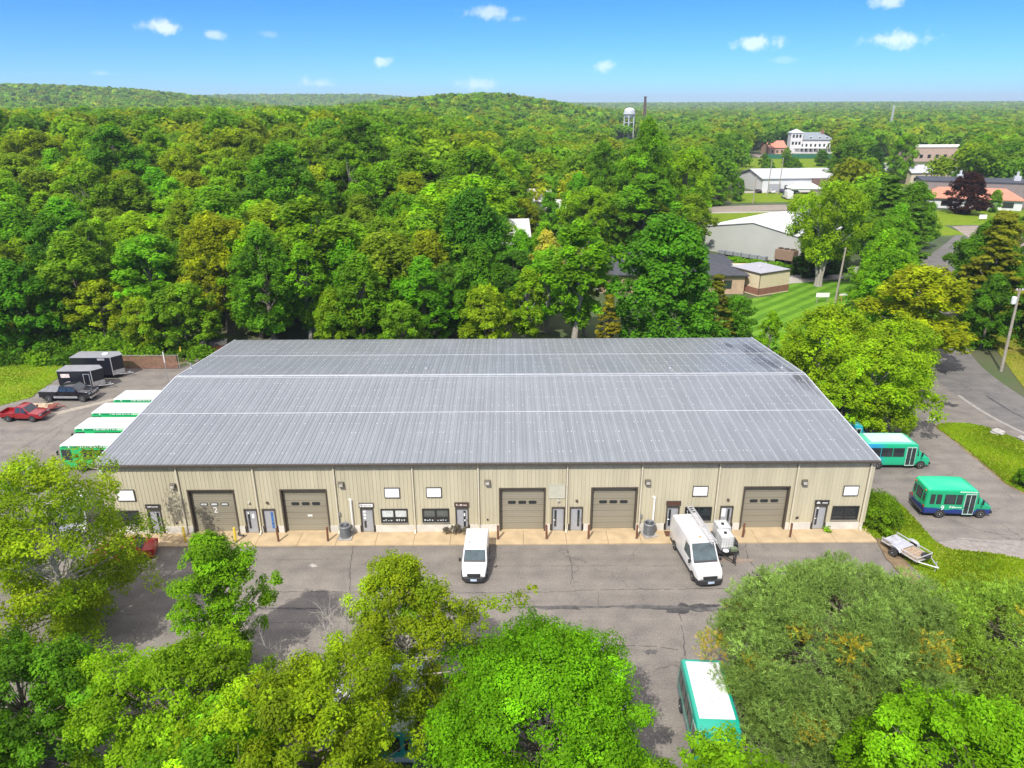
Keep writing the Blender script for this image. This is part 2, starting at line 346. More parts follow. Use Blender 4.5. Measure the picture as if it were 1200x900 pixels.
# marks on the asphalt
DARKB=pm('dark_blot',(.045,.042,.040),.55,var=.5,scale=3)
def crack(pts,wd,seed,m=TAR,z=.009,name='crack'):
    P=catmull([at(*p)[:2] for p in pts],5); r=random.Random(seed)
    mb=MB(); pr=None
    for i in range(len(P)-1):
        a=Vector(P[i]);b=Vector(P[i+1]);d=(b-a).normalized();n=Vector((-d.y,d.x))
        k=max(1,int((b-a).length/.25))
        for j in range(k):
            q=a.lerp(b,j/k)+n*r.uniform(-.07,.07); hw=wd*r.uniform(.25,.75)
            cur=((q+n*hw),(q-n*hw))
            if pr and r.random()>.06: mb.quad((*pr[0],z),(*pr[1],z),(*cur[1],z),(*cur[0],z))
            pr=cur
    return mb.build(name,m,car_park)
for k,(pts,wd) in enumerate([([(250,693),(420,694),(600,695),(720,691),(870,690)],.05),([(200,732),(420,728),(560,726)],.04),([(414,640),(411,662),(409,700)],.05),([(583,637),(581,655),(576,668)],.05),([(664,640),(670,665),(669,690)],.04),([(872,632),(878,655),(900,683),(906,690)],.06),([(560,664),(700,663),(800,663)],.03),([(701,692),(703,715)],.04),([(795,712),(800,740),(806,800)],.05),([(150,656),(240,657),(390,655)],.03),
   ([(700,758),(760,757),(800,763)],.05),([(20,528),(60,505),(110,478)],.06),([(0,560),(40,535),(75,500)],.05),([(10,588),(30,560),(45,540)],.05),([(1060,555),(1090,545),(1110,543)],.04),([(1090,600),(1150,622),(1195,628)],.04),([(1075,640),(1120,632),(1195,640)],.05)]): crack(pts,wd,k)
BZ=[.0100]
def blot(px,py,rx,ry,seed,m=DARKB,name='dark_blot',z=0,n=40):
    BZ[0]+=.0006; z=BZ[0]
    r=random.Random(seed); ph=[r.uniform(0,6) for _ in range(4)]; c=at(px,py); e=[]
    for i in range(n):
        t=2*PI*i/n; k=1+.3*math.sin(2*t+ph[0])+.22*math.sin(5*t+ph[1])+.16*math.sin(9*t+ph[2])+r.uniform(-.12,.12)
        e.append((c[0]+rx*math.cos(t)*k,c[1]+ry*math.sin(t)*k))
    return sheet(name,e,z,m,parent=car_park)
FADE=pm('paler_blot',(.085,.08,.075),.8,var=.45,scale=2)
blot(806,713,1.7,.55,1); blot(835,714,1.6,.16,2,FADE,z=.0095); blot(700,711,4.2,.14,3,FADE); blot(660,712,1.5,.25,4,FADE); blot(765,711,2.2,.16,5,FADE,z=.0105); blot(742,712,.8,.08,6,FADE,z=.0115); blot(865,713,1.8,.1,13,FADE)  # dark irregular blots strung in a band across the front yard
blot(335,713,1.9,.12,7,FADE); blot(762,764,.35,.25,8,FADE); blot(860,656,1.2,.4,9,pm('rust_wash',(.21,.165,.125),.9,var=.2),'stain'); blot(1112,474,.9,.6,10,DARKB)
blot(367,663,.28,.22,12,pm('pale_patch',(.33,.31,.28),.9),'patch'); blot(430,500,.1,.1,14)
sheet('patch',[at(*q)[:2] for q in ((907,688),(930,688),(936,702),(915,702))],.0095,pm('new_asphalt_patch',(.075,.072,.07),.85,var=.25),parent=car_park)
sheet('patch',jag(ribbon(catmull(P2((50,489),(85,480),(118,472),(150,464)),4),.9,0),.6,.1,4),.0095,pm('sandy_concrete',(.30,.265,.21),.9),parent=car_park)
sheet('patch',jag([at(*q)[:2] for q in ((1085,640),(1110,630),(1200,634),(1200,655),(1130,645))],.6,.12,5),.0085,pm('light_asphalt',(.235,.21,.185),.9,var=.2),parent=car_park)
sheet('sand_wash',jag(smoothpoly(P2((180,419),(215,414),(252,404),(240,412),(205,430),(198,431)),1),.6,.2,11),.012,DIRT,parent=car_park)
# ------------------------------------------------------------------ the warehouse
BLD=thing('warehouse','long beige metal warehouse with grey ribbed roof and five overhead doors','warehouse',(BX,BY,0),BROT)
SIDING=pm('beige_siding',(.465,.425,.300),.5,var=.10,scale=1.1,stretch=(1.3,1,.14)); SIDEDARK=pm('siding_shadow_gap',(.33,.29,.20),.6,var=.05)
TRIM=pm('dark_bronze',(.075,.06,.045),.5,var=.1); BASEC=pm('painted_block',(.56,.54,.49),.8,var=.12,scale=1.2)
def openwall(mb,u0,u1,z0,z1,ops,y):
    us=sorted({u0,u1,*[min(max(o[i],u0),u1) for o in ops for i in (0,1)]})
    for a,b in zip(us,us[1:]):
        zs=[(z0,z1)]
        for o in ops:
            if o[0]<=a+1e-6 and o[1]>=b-1e-6:
                nz=[]
                for p,q in zs:
                    if o[2]>p: nz.append((p,min(q,o[2])))
                    if o[3]<q: nz.append((max(p,o[3]),q))
                zs=nz
        for p,q in zs:
            if q-p>1e-4: mb.quad((a,y,p),(b,y,p),(b,y,q),(a,y,q))
WY=.3; BASEZ=.72
# openings measured on the wall
ODU=[sum(wall(*q)[0] for q in pr)/2 for pr in (((229,624),(281,623)),((334,623),(388,622)),((585,618.5),(639,618.5)),((690.5,618),(745,618)),((866,617),(919,618)))]
OD=[(u-1.74,u+1.74,.11,3.98) for u in ODU]
MDU=[wall(x,y)[0] for x,y in ((186,624.5),(297.5,624.5),(318.5,624),(432,623),(542,621.5),(653.5,620.5),(674.5,620.5),(786.5,618.5),(849,617),(957.5,619.5))]
MD=[(u-.5,u+.5,.11,2.29) for u in MDU]
WNU=[wall(x,y)[0] for x,y in ((148,606),(462,602),(510.5,601),(818,600),(990.5,598.5))]
WN=[(u-1.08,u+1.08,.98,2.24) for u in WNU]
ops=OD+MD+WN
mb=MB(); openwall(mb,0.2,BW-.2,BASEZ,BH-.06,ops,WY)
k=0; u=.35
while u<BW-.25:
    zs=[(BASEZ+.01,BH-.2)]
    for o in ops:
        if o[0]-.13<u<o[1]+.13:
            nz=[]
            for p,q in zs:
                if o[2]-.1>p: nz.append((p,min(q,o[2]-.1)))
                if o[3]+.1<q: nz.append((max(p,o[3]+.1),q))
            zs=nz
    for p,q in zs:
        if q-p>.05: mb.add([(u-.055,WY,p),(u-.025,WY-.028,p),(u+.025,WY-.028,p),(u+.055,WY,p),(u-.055,WY,q),(u-.025,WY-.028,q),(u+.025,WY-.028,q),(u+.055,WY,q)],[(0,1,5,4),(1,2,6,5),(2,3,7,6),(4,5,6,7),(3,2,1,0)])
    u+=.305
wl=mb.build('wall',SIDING,BLD); tag(wl,'ribbed front wall with the overhead doors')
_e=[.2]+[q for o in sorted(OD+MD) for q in (o[0]-.12,o[1]+.12)]+[BW-.2]
for a,b_ in zip(_e[::2],_e[1::2]):
    if b_-a>.05: mb=MB(); mb.box(a,WY-.045,0,b_,WY+.02,BASEZ); mb.build('wall_base',BASEC,BLD)

mb=MB(); 
for x in (.2,BW-.2):
    mb.add([(x,WY,0),(x,BD-WY,0),(x,BD-WY,BH-.05),(x,BD/2,BH+BR-.05),(x,WY,BH-.05)],[(0,1,2,3,4)])
    s=-1 if x<1 else 1
    for j in range(101):
        y=WY+.1+j*.305; 
        if y<BD-WY: mb.box(min(x,x+s*.035),y-.03,.7,max(x,x+s*.035),y+.03,BH+BR*(1-abs(y-BD/2)/(BD/2))-.12)
mb.quad((.2,BD-WY,0),(BW-.2,BD-WY,0),(BW-.2,BD-WY,BH-.05),(.2,BD-WY,BH-.05))
tag(mb.build('wall',SIDING,BLD),'plain end and rear walls')
for side in (0,1):
    mb=MB(); 
    x=.1 if not side else BW-.35; mb.box(x,WY-.05,BASEZ+.02,x+.25,WY+.1,BH-.15); mb.build('corner_trim',SIDING,BLD)
# roof
m,nt,p=new_mat('galvanised_roof'); L=nt.links.new
f1=noise_fac(nt,.25,6); f2=noise_fac(nt,1.2,5,'Object',(1,.12,1)); 
c=ramp(nt,f1,[(.3,(.205,.222,.228)),(.55,(.222,.240,.246)),(.75,(.236,.252,.258))])
c=mixc(nt,1.0,c,ramp(nt,f2,[(.3,(.94,.94,.94)),(.65,(1.04,1.04,1.04))]),'MULTIPLY')
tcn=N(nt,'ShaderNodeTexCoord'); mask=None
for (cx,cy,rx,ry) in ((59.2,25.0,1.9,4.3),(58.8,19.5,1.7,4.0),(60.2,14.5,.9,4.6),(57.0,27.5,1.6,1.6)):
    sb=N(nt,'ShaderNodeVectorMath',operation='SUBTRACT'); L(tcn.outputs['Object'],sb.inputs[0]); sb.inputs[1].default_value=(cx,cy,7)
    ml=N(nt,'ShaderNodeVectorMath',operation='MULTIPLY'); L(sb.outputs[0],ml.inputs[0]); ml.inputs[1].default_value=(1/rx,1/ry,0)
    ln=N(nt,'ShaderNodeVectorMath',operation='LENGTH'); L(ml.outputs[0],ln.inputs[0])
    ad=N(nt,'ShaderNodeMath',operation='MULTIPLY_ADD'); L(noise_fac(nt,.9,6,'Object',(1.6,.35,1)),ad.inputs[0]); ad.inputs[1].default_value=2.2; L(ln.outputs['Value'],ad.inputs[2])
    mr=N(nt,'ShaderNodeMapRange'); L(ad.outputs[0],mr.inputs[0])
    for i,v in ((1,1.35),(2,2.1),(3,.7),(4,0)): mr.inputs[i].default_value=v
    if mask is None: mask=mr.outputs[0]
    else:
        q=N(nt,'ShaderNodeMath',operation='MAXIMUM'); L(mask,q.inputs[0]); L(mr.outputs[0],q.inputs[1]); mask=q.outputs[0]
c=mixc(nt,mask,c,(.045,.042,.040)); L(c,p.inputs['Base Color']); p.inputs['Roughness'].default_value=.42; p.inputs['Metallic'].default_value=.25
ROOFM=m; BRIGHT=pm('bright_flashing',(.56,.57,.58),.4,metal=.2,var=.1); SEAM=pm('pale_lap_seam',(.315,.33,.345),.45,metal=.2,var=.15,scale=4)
def rz_(y): return BH+BR*(1-abs(y-BD/2)/(BD/2))
mb=MB()
mb.quad((0,0,BH),(BW,0,BH),(BW,BD/2,BH+BR),(0,BD/2,BH+BR)); mb.quad((0,BD/2,BH+BR),(BW,BD/2,BH+BR),(BW,BD,BH),(0,BD,BH))
n=int(BW/.305); rr=random.Random(4)
for i in range(n+1):
    u=i*.305+.05
    if u>BW-.05: break
    for y0,y1 in ((0,BD/2),(BD/2,BD)):
        mb.mi=1 if (i%3==0) else 0; hw=.045; h=.03 if i%3 else .034
        a0=rz_(y0)+.001; a1=rz_(y1)+.001
        mb.add([(u-hw,y0,a0),(u-hw*.5,y0,a0+h),(u+hw*.5,y0,a0+h),(u+hw,y0,a0),(u-hw,y1,a1),(u-hw*.5,y1,a1+h),(u+hw*.5,y1,a1+h),(u+hw,y1,a1)],[(0,1,5,4),(1,2,6,5),(2,3,7,6),(3,2,1,0),(4,5,6,7)])
mb.mi=2
for i in range(n):                                       # fastener rows over the purlins
    u=i*.305+.2
    for j in range(1,20):
        y=j*BD/20+.02
        if abs(y-BD/2)<.4 or rr.random()<.55: continue
        z=rz_(y); s=rr.choice((.022,.03,.04)); mb.box(u-s,y-s*1.3,z-.01,u+s,y+s*1.3,z+.022)
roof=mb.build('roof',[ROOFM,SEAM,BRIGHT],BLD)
def strip_on_roof(y,wd,nm,mt,lift=.055):
    mb=MB(); 
    a,b=y-wd/2,y+wd/2
    mb.add([(0.02,a,rz_(a)+lift-.04),(BW-.02,a,rz_(a)+lift-.04),(BW-.02,b,rz_(b)+lift-.04),(.02,b,rz_(b)+lift-.04),(0.02,a,rz_(a)+lift),(BW-.02,a,rz_(a)+lift),(BW-.02,b,rz_(b)+lift),(.02,b,rz_(b)+lift)],[(3,2,1,0),(4,5,6,7),(0,1,5,4),(1,2,6,5),(2,3,7,6),(3,0,4,7)])
    return mb.build(nm,mt,roof)
strip_on_roof(BD*.26,.06,'lap_seam',BRIGHT); strip_on_roof(BD*.757,.05,'lap_seam',BRIGHT); strip_on_roof(BD/2-.33,.045,'lap_seam',BRIGHT); strip_on_roof(BD/2+.33,.045,'lap_seam',BRIGHT)
mb=MB(); mb.tube([(0,BD/2,BH+BR+.03),(BW,BD/2,BH+BR+.03)],.10,10); mb.build('ridge_cap',SEAM,roof,smooth=True)
for x,s in ((-.06,1),(BW-.03,1)):
    mb=MB()
    for y0,y1 in ((0,BD/2),(BD/2,BD)):
        a0,a1=rz_(y0),rz_(y1); mb.add([(x,y0,a0-.28),(x+.09,y0,a0-.28),(x+.09,y1,a1-.28),(x,y1,a1-.28),(x,y0,a0+.075),(x+.09,y0,a0+.075),(x+.09,y1,a1+.075),(x,y1,a1+.075)],[(3,2,1,0),(4,5,6,7),(0,1,5,4),(1,2,6,5),(2,3,7,6),(3,0,4,7)])
    mb.build('rake_trim',BRIGHT,BLD)
mb=MB(); mb.box(-.05,-.16,BH-.17,BW+.05,-.005,BH-.015); mb.box(.1,-.005,BH-.2,BW-.1,WY,BH-.06); mb.build('gutter',TRIM,BLD)
mb=MB(); mb.box(-.05,BD+.005,BH-.2,BW+.05,BD+.14,BH-.02); mb.build('gutter',TRIM,BLD)
DSM=pm('downspout_beige',(.58,.53,.40),.45,var=.06)
for i,x in enumerate((205,295,390,482.5,560,665,753,844,936,1026)):
    u=wall(x,545)[0]; u=min(u,BW-.45); mb=MB(); mb.box(u-.055,WY-.16,.35,u+.055,WY-.055,BH-.35); mb.add([(u-.055,WY-.16,BH-.35),(u+.055,WY-.16,BH-.35),(u+.055,WY-.055,BH-.35),(u-.055,WY-.055,BH-.35),(u-.055,-.13,BH-.15),(u+.055,-.13,BH-.15),(u+.055,-.03,BH-.15),(u-.055,-.03,BH-.15)],[(0,1,5,4),(1,2,6,5),(2,3,7,6),(3,0,4,7)])
    mb.add([(u-.055,WY-.16,.35),(u+.055,WY-.16,.35),(u+.055,WY-.06,.35),(u-.055,WY-.06,.35),(u-.055,WY-.42,.16),(u+.055,WY-.42,.16),(u+.055,WY-.36,.13),(u-.055,WY-.36,.13)],[(0,1,5,4),(1,2,6,5),(2,3,7,6),(3,0,4,7),(4,5,6,7)])
    mb.mi=1; mb.box(u-.085,WY-.058,.8,u-.066,WY-.038,BH-.2)
    mb.build('downspout',[DSM,TRIM],BLD)
# overhead doors
ODM=pm('olive_sectional_door',(.245,.222,.165),.42,var=.09,scale=.35,stretch=(.3,1,2.4)); ODG=pm('door_groove',(.10,.085,.055),.6)
GLASS=pm('dark_glass',(.022,.030,.033),.05,var=.3,scale=1.5,spec=.8); FROST=pm('pale_blind',(.55,.58,.57),.5,var=.15,scale=3); WHITE=pm('white_lettering',(.8,.8,.78),.5,var=.03)
BLACKP=pm('black_trim',(.02,.02,.02),.5,var=.2)
for i,(u0,u1,z0,z1) in enumerate(OD):
    mb=MB(); dy=WY+.30; H_=(z1-z0); ns=7
    for k in range(ns):
        a=z0+k*H_/ns; b=z0+(k+1)*H_/ns
        q=[(a+.012,dy),(a+.03,dy-.03),(a+(b-a)*.30,dy-.03),(a+(b-a)*.34,dy-.018),(a+(b-a)*.38,dy-.03),(a+(b-a)*.62,dy-.03),(a+(b-a)*.66,dy-.018),(a+(b-a)*.70,dy-.03),(b-.03,dy-.03),(b-.012,dy)]
        vs=[(u0+.02,y,z) for z,y in q]+[(u1-.02,y,z) for z,y in q]; nq=len(q)
        mb.mi=0; mb.add(vs,[(j,j+nq,j+nq+1,j+1) for j in range(nq-1)])
        mb.mi=1; mb.quad((u0,dy+.004,b-.014),(u1,dy+.004,b-.014),(u1,dy+.004,b+.014),(u0,dy+.004,b+.014))
    d=mb.build('overhead_door',[ODM,ODG],BLD); tag(d,['door with a white number under its lights','door with a small white notice low down',None,None,None][i])
    kz=z0+H_*(4.5/ns)
    for k in (-1,0,1):
        uc=(u0+u1)/2+k*.83
        def rnd(w_,h_,y,r=.09):
            pts=[]; 
            for cx,cz,a0 in ((w_-r,h_-r,0),(-w_+r,h_-r,90),(-w_+r,-h_+r,180),(w_-r,-h_+r,270)):
                for t in range(0,91,30): pts.append((uc+cx+r*math.cos(R_(a0+t)),y,kz+cz+r*math.sin(R_(a0+t))))
            return pts
        mb=MB(); A=rnd(.32,.14,dy-.045,.11); Bk=rnd(.32,.14,dy-.01,.11); nA=len(A)
        mb.add(A+Bk,[tuple(range(nA))]+[(j,(j+1)%nA,(j+1)%nA+nA,j+nA) for j in range(nA)]); fr=mb.build('door_window',BLACKP,d)
        mb=MB(); A=rnd(.25,.085,dy-.049,.07); Bk=rnd(.25,.085,dy-.04,.07); mb.add(A+Bk,[tuple(range(nA))]+[(j,(j+1)%nA,(j+1)%nA+nA,j+nA) for j in range(nA)]); mb.build('pane',FROST if i==0 else GLASS,fr)
    if i==0: text('2',.72,WHITE,d,((u0+u1)/2+.02,dy-.034,z0+H_*.50),(PI/2,0,0),'number',1.0,.012)
    if i==1: mb=MB(); mb.box((u0+u1)/2+.05,dy-.04,z0+1.32,(u0+u1)/2+.42,dy-.028,z0+1.48); mb.build('notice',WHITE,d)
    mb=MB(); mb.box(u0-.12,WY-.055,z0-.02,u0,WY+.32,z1+.10); mb.box(u1,WY-.055,z0-.02,u1+.12,WY+.32,z1+.10); mb.box(u0,WY-.055,z1,u1,WY+.32,z1+.10); fr=mb.build('door_frame',TRIM,BLD)
    mb=MB(); mb.prism([(u0,WY-.0),(u1,WY-.0),(u1,WY+.5),(u0,WY+.5)],-.02,z0+.004); mb.build('threshold',APR,BLD)
# man doors
GREYD=pm('grey_steel_door',(.33,.34,.36),.45,var=.06); BLUEG=pm('blue_film',(.05,.16,.42),.3,var=.4,scale=5); STEEL=pm('brushed_steel',(.45,.46,.47),.35,metal=.8,var=.1)
LITE=['R','L','R','L','R','L','R','L','R','L']
for i,(u0,u1,z0,z1) in enumerate(MD):
    dy=WY+.06; mb=MB(); mb.box(u0+.05,dy,z0,u1-.05,dy+.05,z1-.05); d=mb.build('door',GREYD,BLD,bevel=.006)
    mb=MB(); mb.box(u0-.03,WY-.075,z0,u0+.05,WY+.1,z1+.03); mb.box(u1-.05,WY-.075,z0,u1+.03,WY+.1,z1+.03); mb.box(u0+.05,WY-.075,z1-.05,u1-.05,WY+.1,z1+.03); mb.build('door_frame',TRIM,d)
    s=1 if LITE[i]=='R' else -1; uc=(u0+u1)/2+s*.20
    za,zb=(z0+.35,z1-.3)
    if i==3: za,zb=z0+.35,z0+1.0
    mb=MB(); mb.box(uc-.09,dy-.012,za,uc+.09,dy+.01,zb); mb.build('glass_lite',BLUEG if i==2 else GLASS,d)
    mb=MB(); hu=(u0+u1)/2+s*.37; mb.tube([(hu,dy-.02,z0+.98),(hu-s*.14,dy-.07,z0+.98)],.022,6); mb.box(hu-.04,dy-.016,z0+.9,hu+.04,dy+.01,z0+1.12); mb.build('handle',STEEL,d)
    if i in (1,3,4,9): 
        mb=MB()
        if i==1: mb.box(uc-.08,dy-.02,zb-.18,uc+.05,dy-.0121,zb-.02); mb.box(uc+.24,dy-.008,z0+1.3,uc+.42,dy+.002,z0+1.68)
        if i==3:
            for k in range(3): mb.box(uc-.10,dy-.008,z1-.42-k*.30,uc+.08,dy+.002,z1-.24-k*.30)
        if i==4: mb.box(uc-.06,dy-.02,zb-.5,uc+.05,dy-.0121,zb-.22); mb.box(uc-.03,dy-.02,zb-.98,uc+.07,dy-.0121,zb-.82)
        if i==9: mb.box(uc-.07,dy-.02,zb-.03,uc+.08,dy-.005,zb+.2)
        mb.build('notice',WHITE,d)
    if i==8: mb=MB(); mb.box(u0+.14,dy-.008,z1-1.0,u0+.46,dy+.002,z1-.25); mb.build('notice',WHITE,d)
    if i in (1,2,5,6,8):
        mb=MB(); mb.box((u0+u1)/2-.09,WY-.17,z1+.55,(u0+u1)/2+.09,WY-.04,z1+.72); mb.build('door_lamp',pm('small_lamp',(.45,.43,.38),.4) if i in (1,5) else TRIM,BLD,bevel=.02)
# windows
SCRN=pm('window_screen_grey',(.10,.11,.10),.5,var=.2)
for i,(u0,u1,z0,z1) in enumerate(WN):
    mb=MB(); fw=.10; y0,y1=WY-.07,WY+.12
    mb.box(u0,y0,z0,u0+fw,y1,z1); mb.box(u1-fw,y0,z0,u1,y1,z1); mb.box(u0+fw,y0,z0,u1-fw,y1,z0+fw); mb.box(u0+fw,y0,z1-fw,u1-fw,y1,z1)
    uc=(u0+u1)/2; mb.box(uc-.07,y0+.006,z0+fw,uc+.07,y1,z1-fw); zr=z0+.45
    mb.box(u0+fw,y0+.012,zr-.05,uc-.07,y1,zr+.05); mb.box(uc+.07,y0+.012,zr-.05,u1-fw,y1,zr+.05)
    wn=mb.build('window',pm('black_window_frame',(.028,.027,.026),.45,var=.1),BLD)
    for a,b in ((u0+fw,uc-.07),(uc+.07,u1-fw)):
        mb=MB(); mb.box(a,WY+.0,zr+.05,b,WY+.03,z1-fw); mb.build('pane',{1:FROST,2:SCRN}.get(i,GLASS),wn)
        mb=MB(); mb.box(a,WY+.0,z0+fw,b,WY+.03,zr-.05); mb.build('pane',GLASS,wn)
        if i in (1,2):
            mb=MB(); r=random.Random(i+int(a)); 
            for k in range(4): mb=MB(); q=a+.05+k*(b-a-.1)/4; mb.box(q,WY-.012,z0+fw+.03,q+r.uniform(.08,.16),WY-.002,z0+fw+r.uniform(.08,.2)); mb.build('desk_paper',FROST,wn)
    mb=MB(); mb.box(u0-.03,WY-.12,z0-.06,u1+.03,WY-.0,z0-.002); mb.build('sill',pm('grey_sill',(.25,.24,.22),.6),wn)
# wall lights, camera, pipes
LAMPH=pm('bronze_lamp',(.10,.085,.065),.45); LENS=pm('lamp_lens',(.35,.33,.28),.2)
for x,y in ((203,568.5),(400,566.6),(571.2,564.4),(759,564),(942.5,564)):
    u,z=wall(x,y); mb=MB(); mb.add([(u-.24,WY-.04,z-.2),(u+.24,WY-.04,z-.2),(u+.24,WY-.04,z+.2),(u-.24,WY-.04,z+.2),(u-.2,WY-.34,z-.16),(u+.2,WY-.34,z-.16),(u+.2,WY-.2,z+.17),(u-.2,WY-.2,z+.17)],[(3,2,1,0),(0,1,5,4),(1,2,6,5),(2,3,7,6),(3,0,4,7),(4,5,6,7)])
    o=mb.build('wall_light',LAMPH,BLD,bevel=.02); mb=MB(); mb.add([(u-.15,WY-.325,z-.12),(u+.15,WY-.325,z-.12),(u+.15,WY-.25,z+.08),(u-.15,WY-.25,z+.08)],[(0,1,2,3)]); mb.v=[(a,b-.022,c_) for a,b,c_ in mb.v]; mb.build('lens',LENS,o)
u,z=wall(119.5,552); mb=MB(); mb.tube([(u,WY,z+.1),(u+.02,WY-.25,z+.08)],.035,8); mb.tube([(u-.02,WY-.15,z+.14),(u+.22,WY-.5,z-.06)],.085,10); mb.build('security_camera',WHITE,BLD)
PVC=pm('white_pvc',(.75,.74,.70),.35,var=.05)
for (x0,y0,x1,y1) in ((411,585,413.5,611),(946,0,0,0)):
    if x0==946: (u,z),(u2,z2)=wall(767,582),wall(765.5,609)
    else: (u,z),(u2,z2)=wall(x0,y0),wall(x1,y1)
    mb=MB(); mb.tube([(u-.1,WY,z),(u,WY-.12,z),(u,WY-.12,.6),(u-.1,WY-.4,.5)],.085,8); mb.build('pipe',PVC,BLD,smooth=True)
for x,y in ((398,602),(751,604)):
    u,z=wall(x,y); mb=MB(); mb.box(u-.09,WY-.14,z-.16,u+.09,WY-.04,z+.16); mb.tube([(u,WY-.08,z-.16),(u,WY-.08,.75)],.02,6); mb.build('disconnect_box',pm('grey_box',(.2,.2,.19),.5),BLD)
for x,y in ((207.5,612.5),(571.5,608.5),(933,606.5),(934.5,606)):
    u,z=wall(x,y); mb=MB(); mb.box(u-.06,WY-.09,z-.07,u+.06,WY-.035,z+.07); mb.build('outlet_box',BLACKP,BLD)
u,z=wall(652.5,575.5); mb=MB(); mb.box(u-.66,WY-.05,z-.62,u+.66,WY-.04,z+.62); 
for a in (-.66,.62): mb.box(u+a,WY-.07,z-.62,u+a+.04,WY-.051,z+.62)
mb.box(u-.62,WY-.07,z-.62,u+.62,WY-.051,z-.58); mb.box(u-.62,WY-.07,z+.58,u+.62,WY-.051,z+.62); tag(mb.build('sign_panel',pm('beige_blank_panel',(.47,.46,.37),.5,var=.06),BLD),'blank beige panel between the doors')
# roof pipes
for x,y,h in ((499.6,433,.75),(785,433,.75),(916,432.5,.5),(224.6,433,.6)):
    d=ray(x,y); t=(BH+1.0-HC)/d[2]; px_,py_=d[0]*t,d[1]*t; uu=(px_-BX)*math.cos(BROT)+(py_-BY)*math.sin(BROT); vv=-(px_-BX)*math.sin(BROT)+(py_-BY)*math.cos(BROT)
    z=rz_(vv); mb=MB(); mb.tube([(uu,vv,z-.05),(uu,vv,z+h)],.065,10); mb.lathe([(.18,0),(.16,.06),(.08,.14)],'z',(uu,vv,z-.01),12); mb.build('vent_pipe',SEAM,roof)
for x,y in ((496,447.5),(507.5,447.5),(509,436),(794,446.5),(787,437)):
    d=ray(x,y); t=(BH+1.05-HC)/d[2]; px_,py_=d[0]*t,d[1]*t; uu=(px_-BX)*math.cos(BROT)+(py_-BY)*math.sin(BROT); vv=-(px_-BX)*math.sin(BROT)+(py_-BY)*math.cos(BROT)
    z=rz_(vv); mb=MB(); mb.box(uu-.16,vv-.10,z-.02,uu+.16,vv+.10,z+.09); mb.build('pipe_flashing',SEAM,roof)
# signs on the wall
def wall_sign(nm,u,z,w_,h_,face,frame,label,cat='sign',txt=None,tm=None,tsize=.2,tsx=1,group=None,deco=None):
    x,y=bw(u,WY-.036); r=thing(nm,label,cat,(x,y,z),BROT,group)
    mb=MB(); mb.box(-w_/2,-.055,-h_/2,w_/2,-.0,h_/2); mb.build('panel',face,r)
    f=.05; mb=MB(); mb.box(-w_/2-f,-.075,-h_/2-f,-w_/2,.0,h_/2+f); mb.box(w_/2,-.075,-h_/2-f,w_/2+f,.0,h_/2+f); mb.box(-w_/2,-.075,-h_/2-f,w_/2,.0,-h_/2); mb.box(-w_/2,-.075,h_/2,w_/2,.0,h_/2+f); mb.build('frame',frame,r)
    if txt:                                             # lettering too small to read in the photo: strokes of the same extent
        rg=random.Random(int(u*10)); mb=MB(); x_=-w_/2+.1+(.42 if deco else 0)
        while x_<w_/2-.12:
            wd=rg.uniform(.05,.09); hh=.16 if x_<-w_/2+.2 else rg.choice((.09,.09,.13)); b_=-.085
            mb.box(x_,-.066,b_,x_+wd*.4,-.0551,b_+hh)
            if rg.random()<.7: mb.box(x_+wd*.4,-.066,b_+hh*rg.choice((0,.35,.7)),x_+wd,-.0551,b_+hh*rg.choice((.75,.9,1)))
            x_+=wd+.03
        mb.build('lettering',tm or WHITE,r)
    if deco:
        mb=MB(); mb.add([(-w_/2+.08,-.066,-.09),(-w_/2+.40,-.066,-.09),(-w_/2+.34,-.066,.02),(-w_/2+.22,-.066,.10),(-w_/2+.13,-.066,.0),(-w_/2+.08,-.0551,-.09),(-w_/2+.40,-.0551,-.09),(-w_/2+.34,-.0551,.02),(-w_/2+.22,-.0551,.10),(-w_/2+.13,-.0551,.0)],[(0,1,2,3,4)]+[(j,(j+1)%5,(j+1)%5+5,j+5) for j in range(5)]); mb.build('emblem',WHITE,r)
    return r
SWHITE=pm('white_sign_face',(.78,.78,.77),.4,var=.03); DKF=pm('dark_sign_frame',(.06,.055,.05),.5)
for x,y,w_,h_,lb in ((148,580,1.3,.92,'white blank wall sign at the far left, half behind the yellow tree'),(459.5,577,1.12,.80,'white blank wall sign above the window with pale blinds'),(508.5,576.5,1.12,.80,'white blank wall sign above the window with grey screens'),(820.5,575,1.12,.80,'white blank wall sign above the window behind the ladder van'),(996.8,574.5,1.12,.80,'white blank wall sign at the right end of the front wall')):
    u,z=wall(x,y); wall_sign('wall_sign',u,z,w_,h_,SWHITE,DKF,lb)
BRN=pm('brown_sign',(.10,.045,.03),.5); BLK=pm('black_sign',(.025,.024,.023),.5)
for i,face,tx,ts,sx,lb,tm,dc in ((0,BLK,'VE',.2,1.6,'dark sign with white letters over the door by the yellow tree',None,None),(3,SWHITE,'1A',.2,1.8,'white and dark sign over the door beside the left air conditioner',DKF,None),(4,BRN,'Entrance',.24,.95,'dark red sign with white script over the door behind the white van',None,None),(7,BRN,None,0,1,'plain brown sign over the door with a brown mat',None,None),(9,BLK,'OFFICE',.17,.9,'black sign with white emblem and letters over the rightmost door',None,1)):
    u=(MD[i][0]+MD[i][1])/2; wall_sign('door_sign',u,2.62,1.06,.30,face,DKF,lb,txt=tx,tsize=ts,tsx=sx,tm=tm,deco=dc)
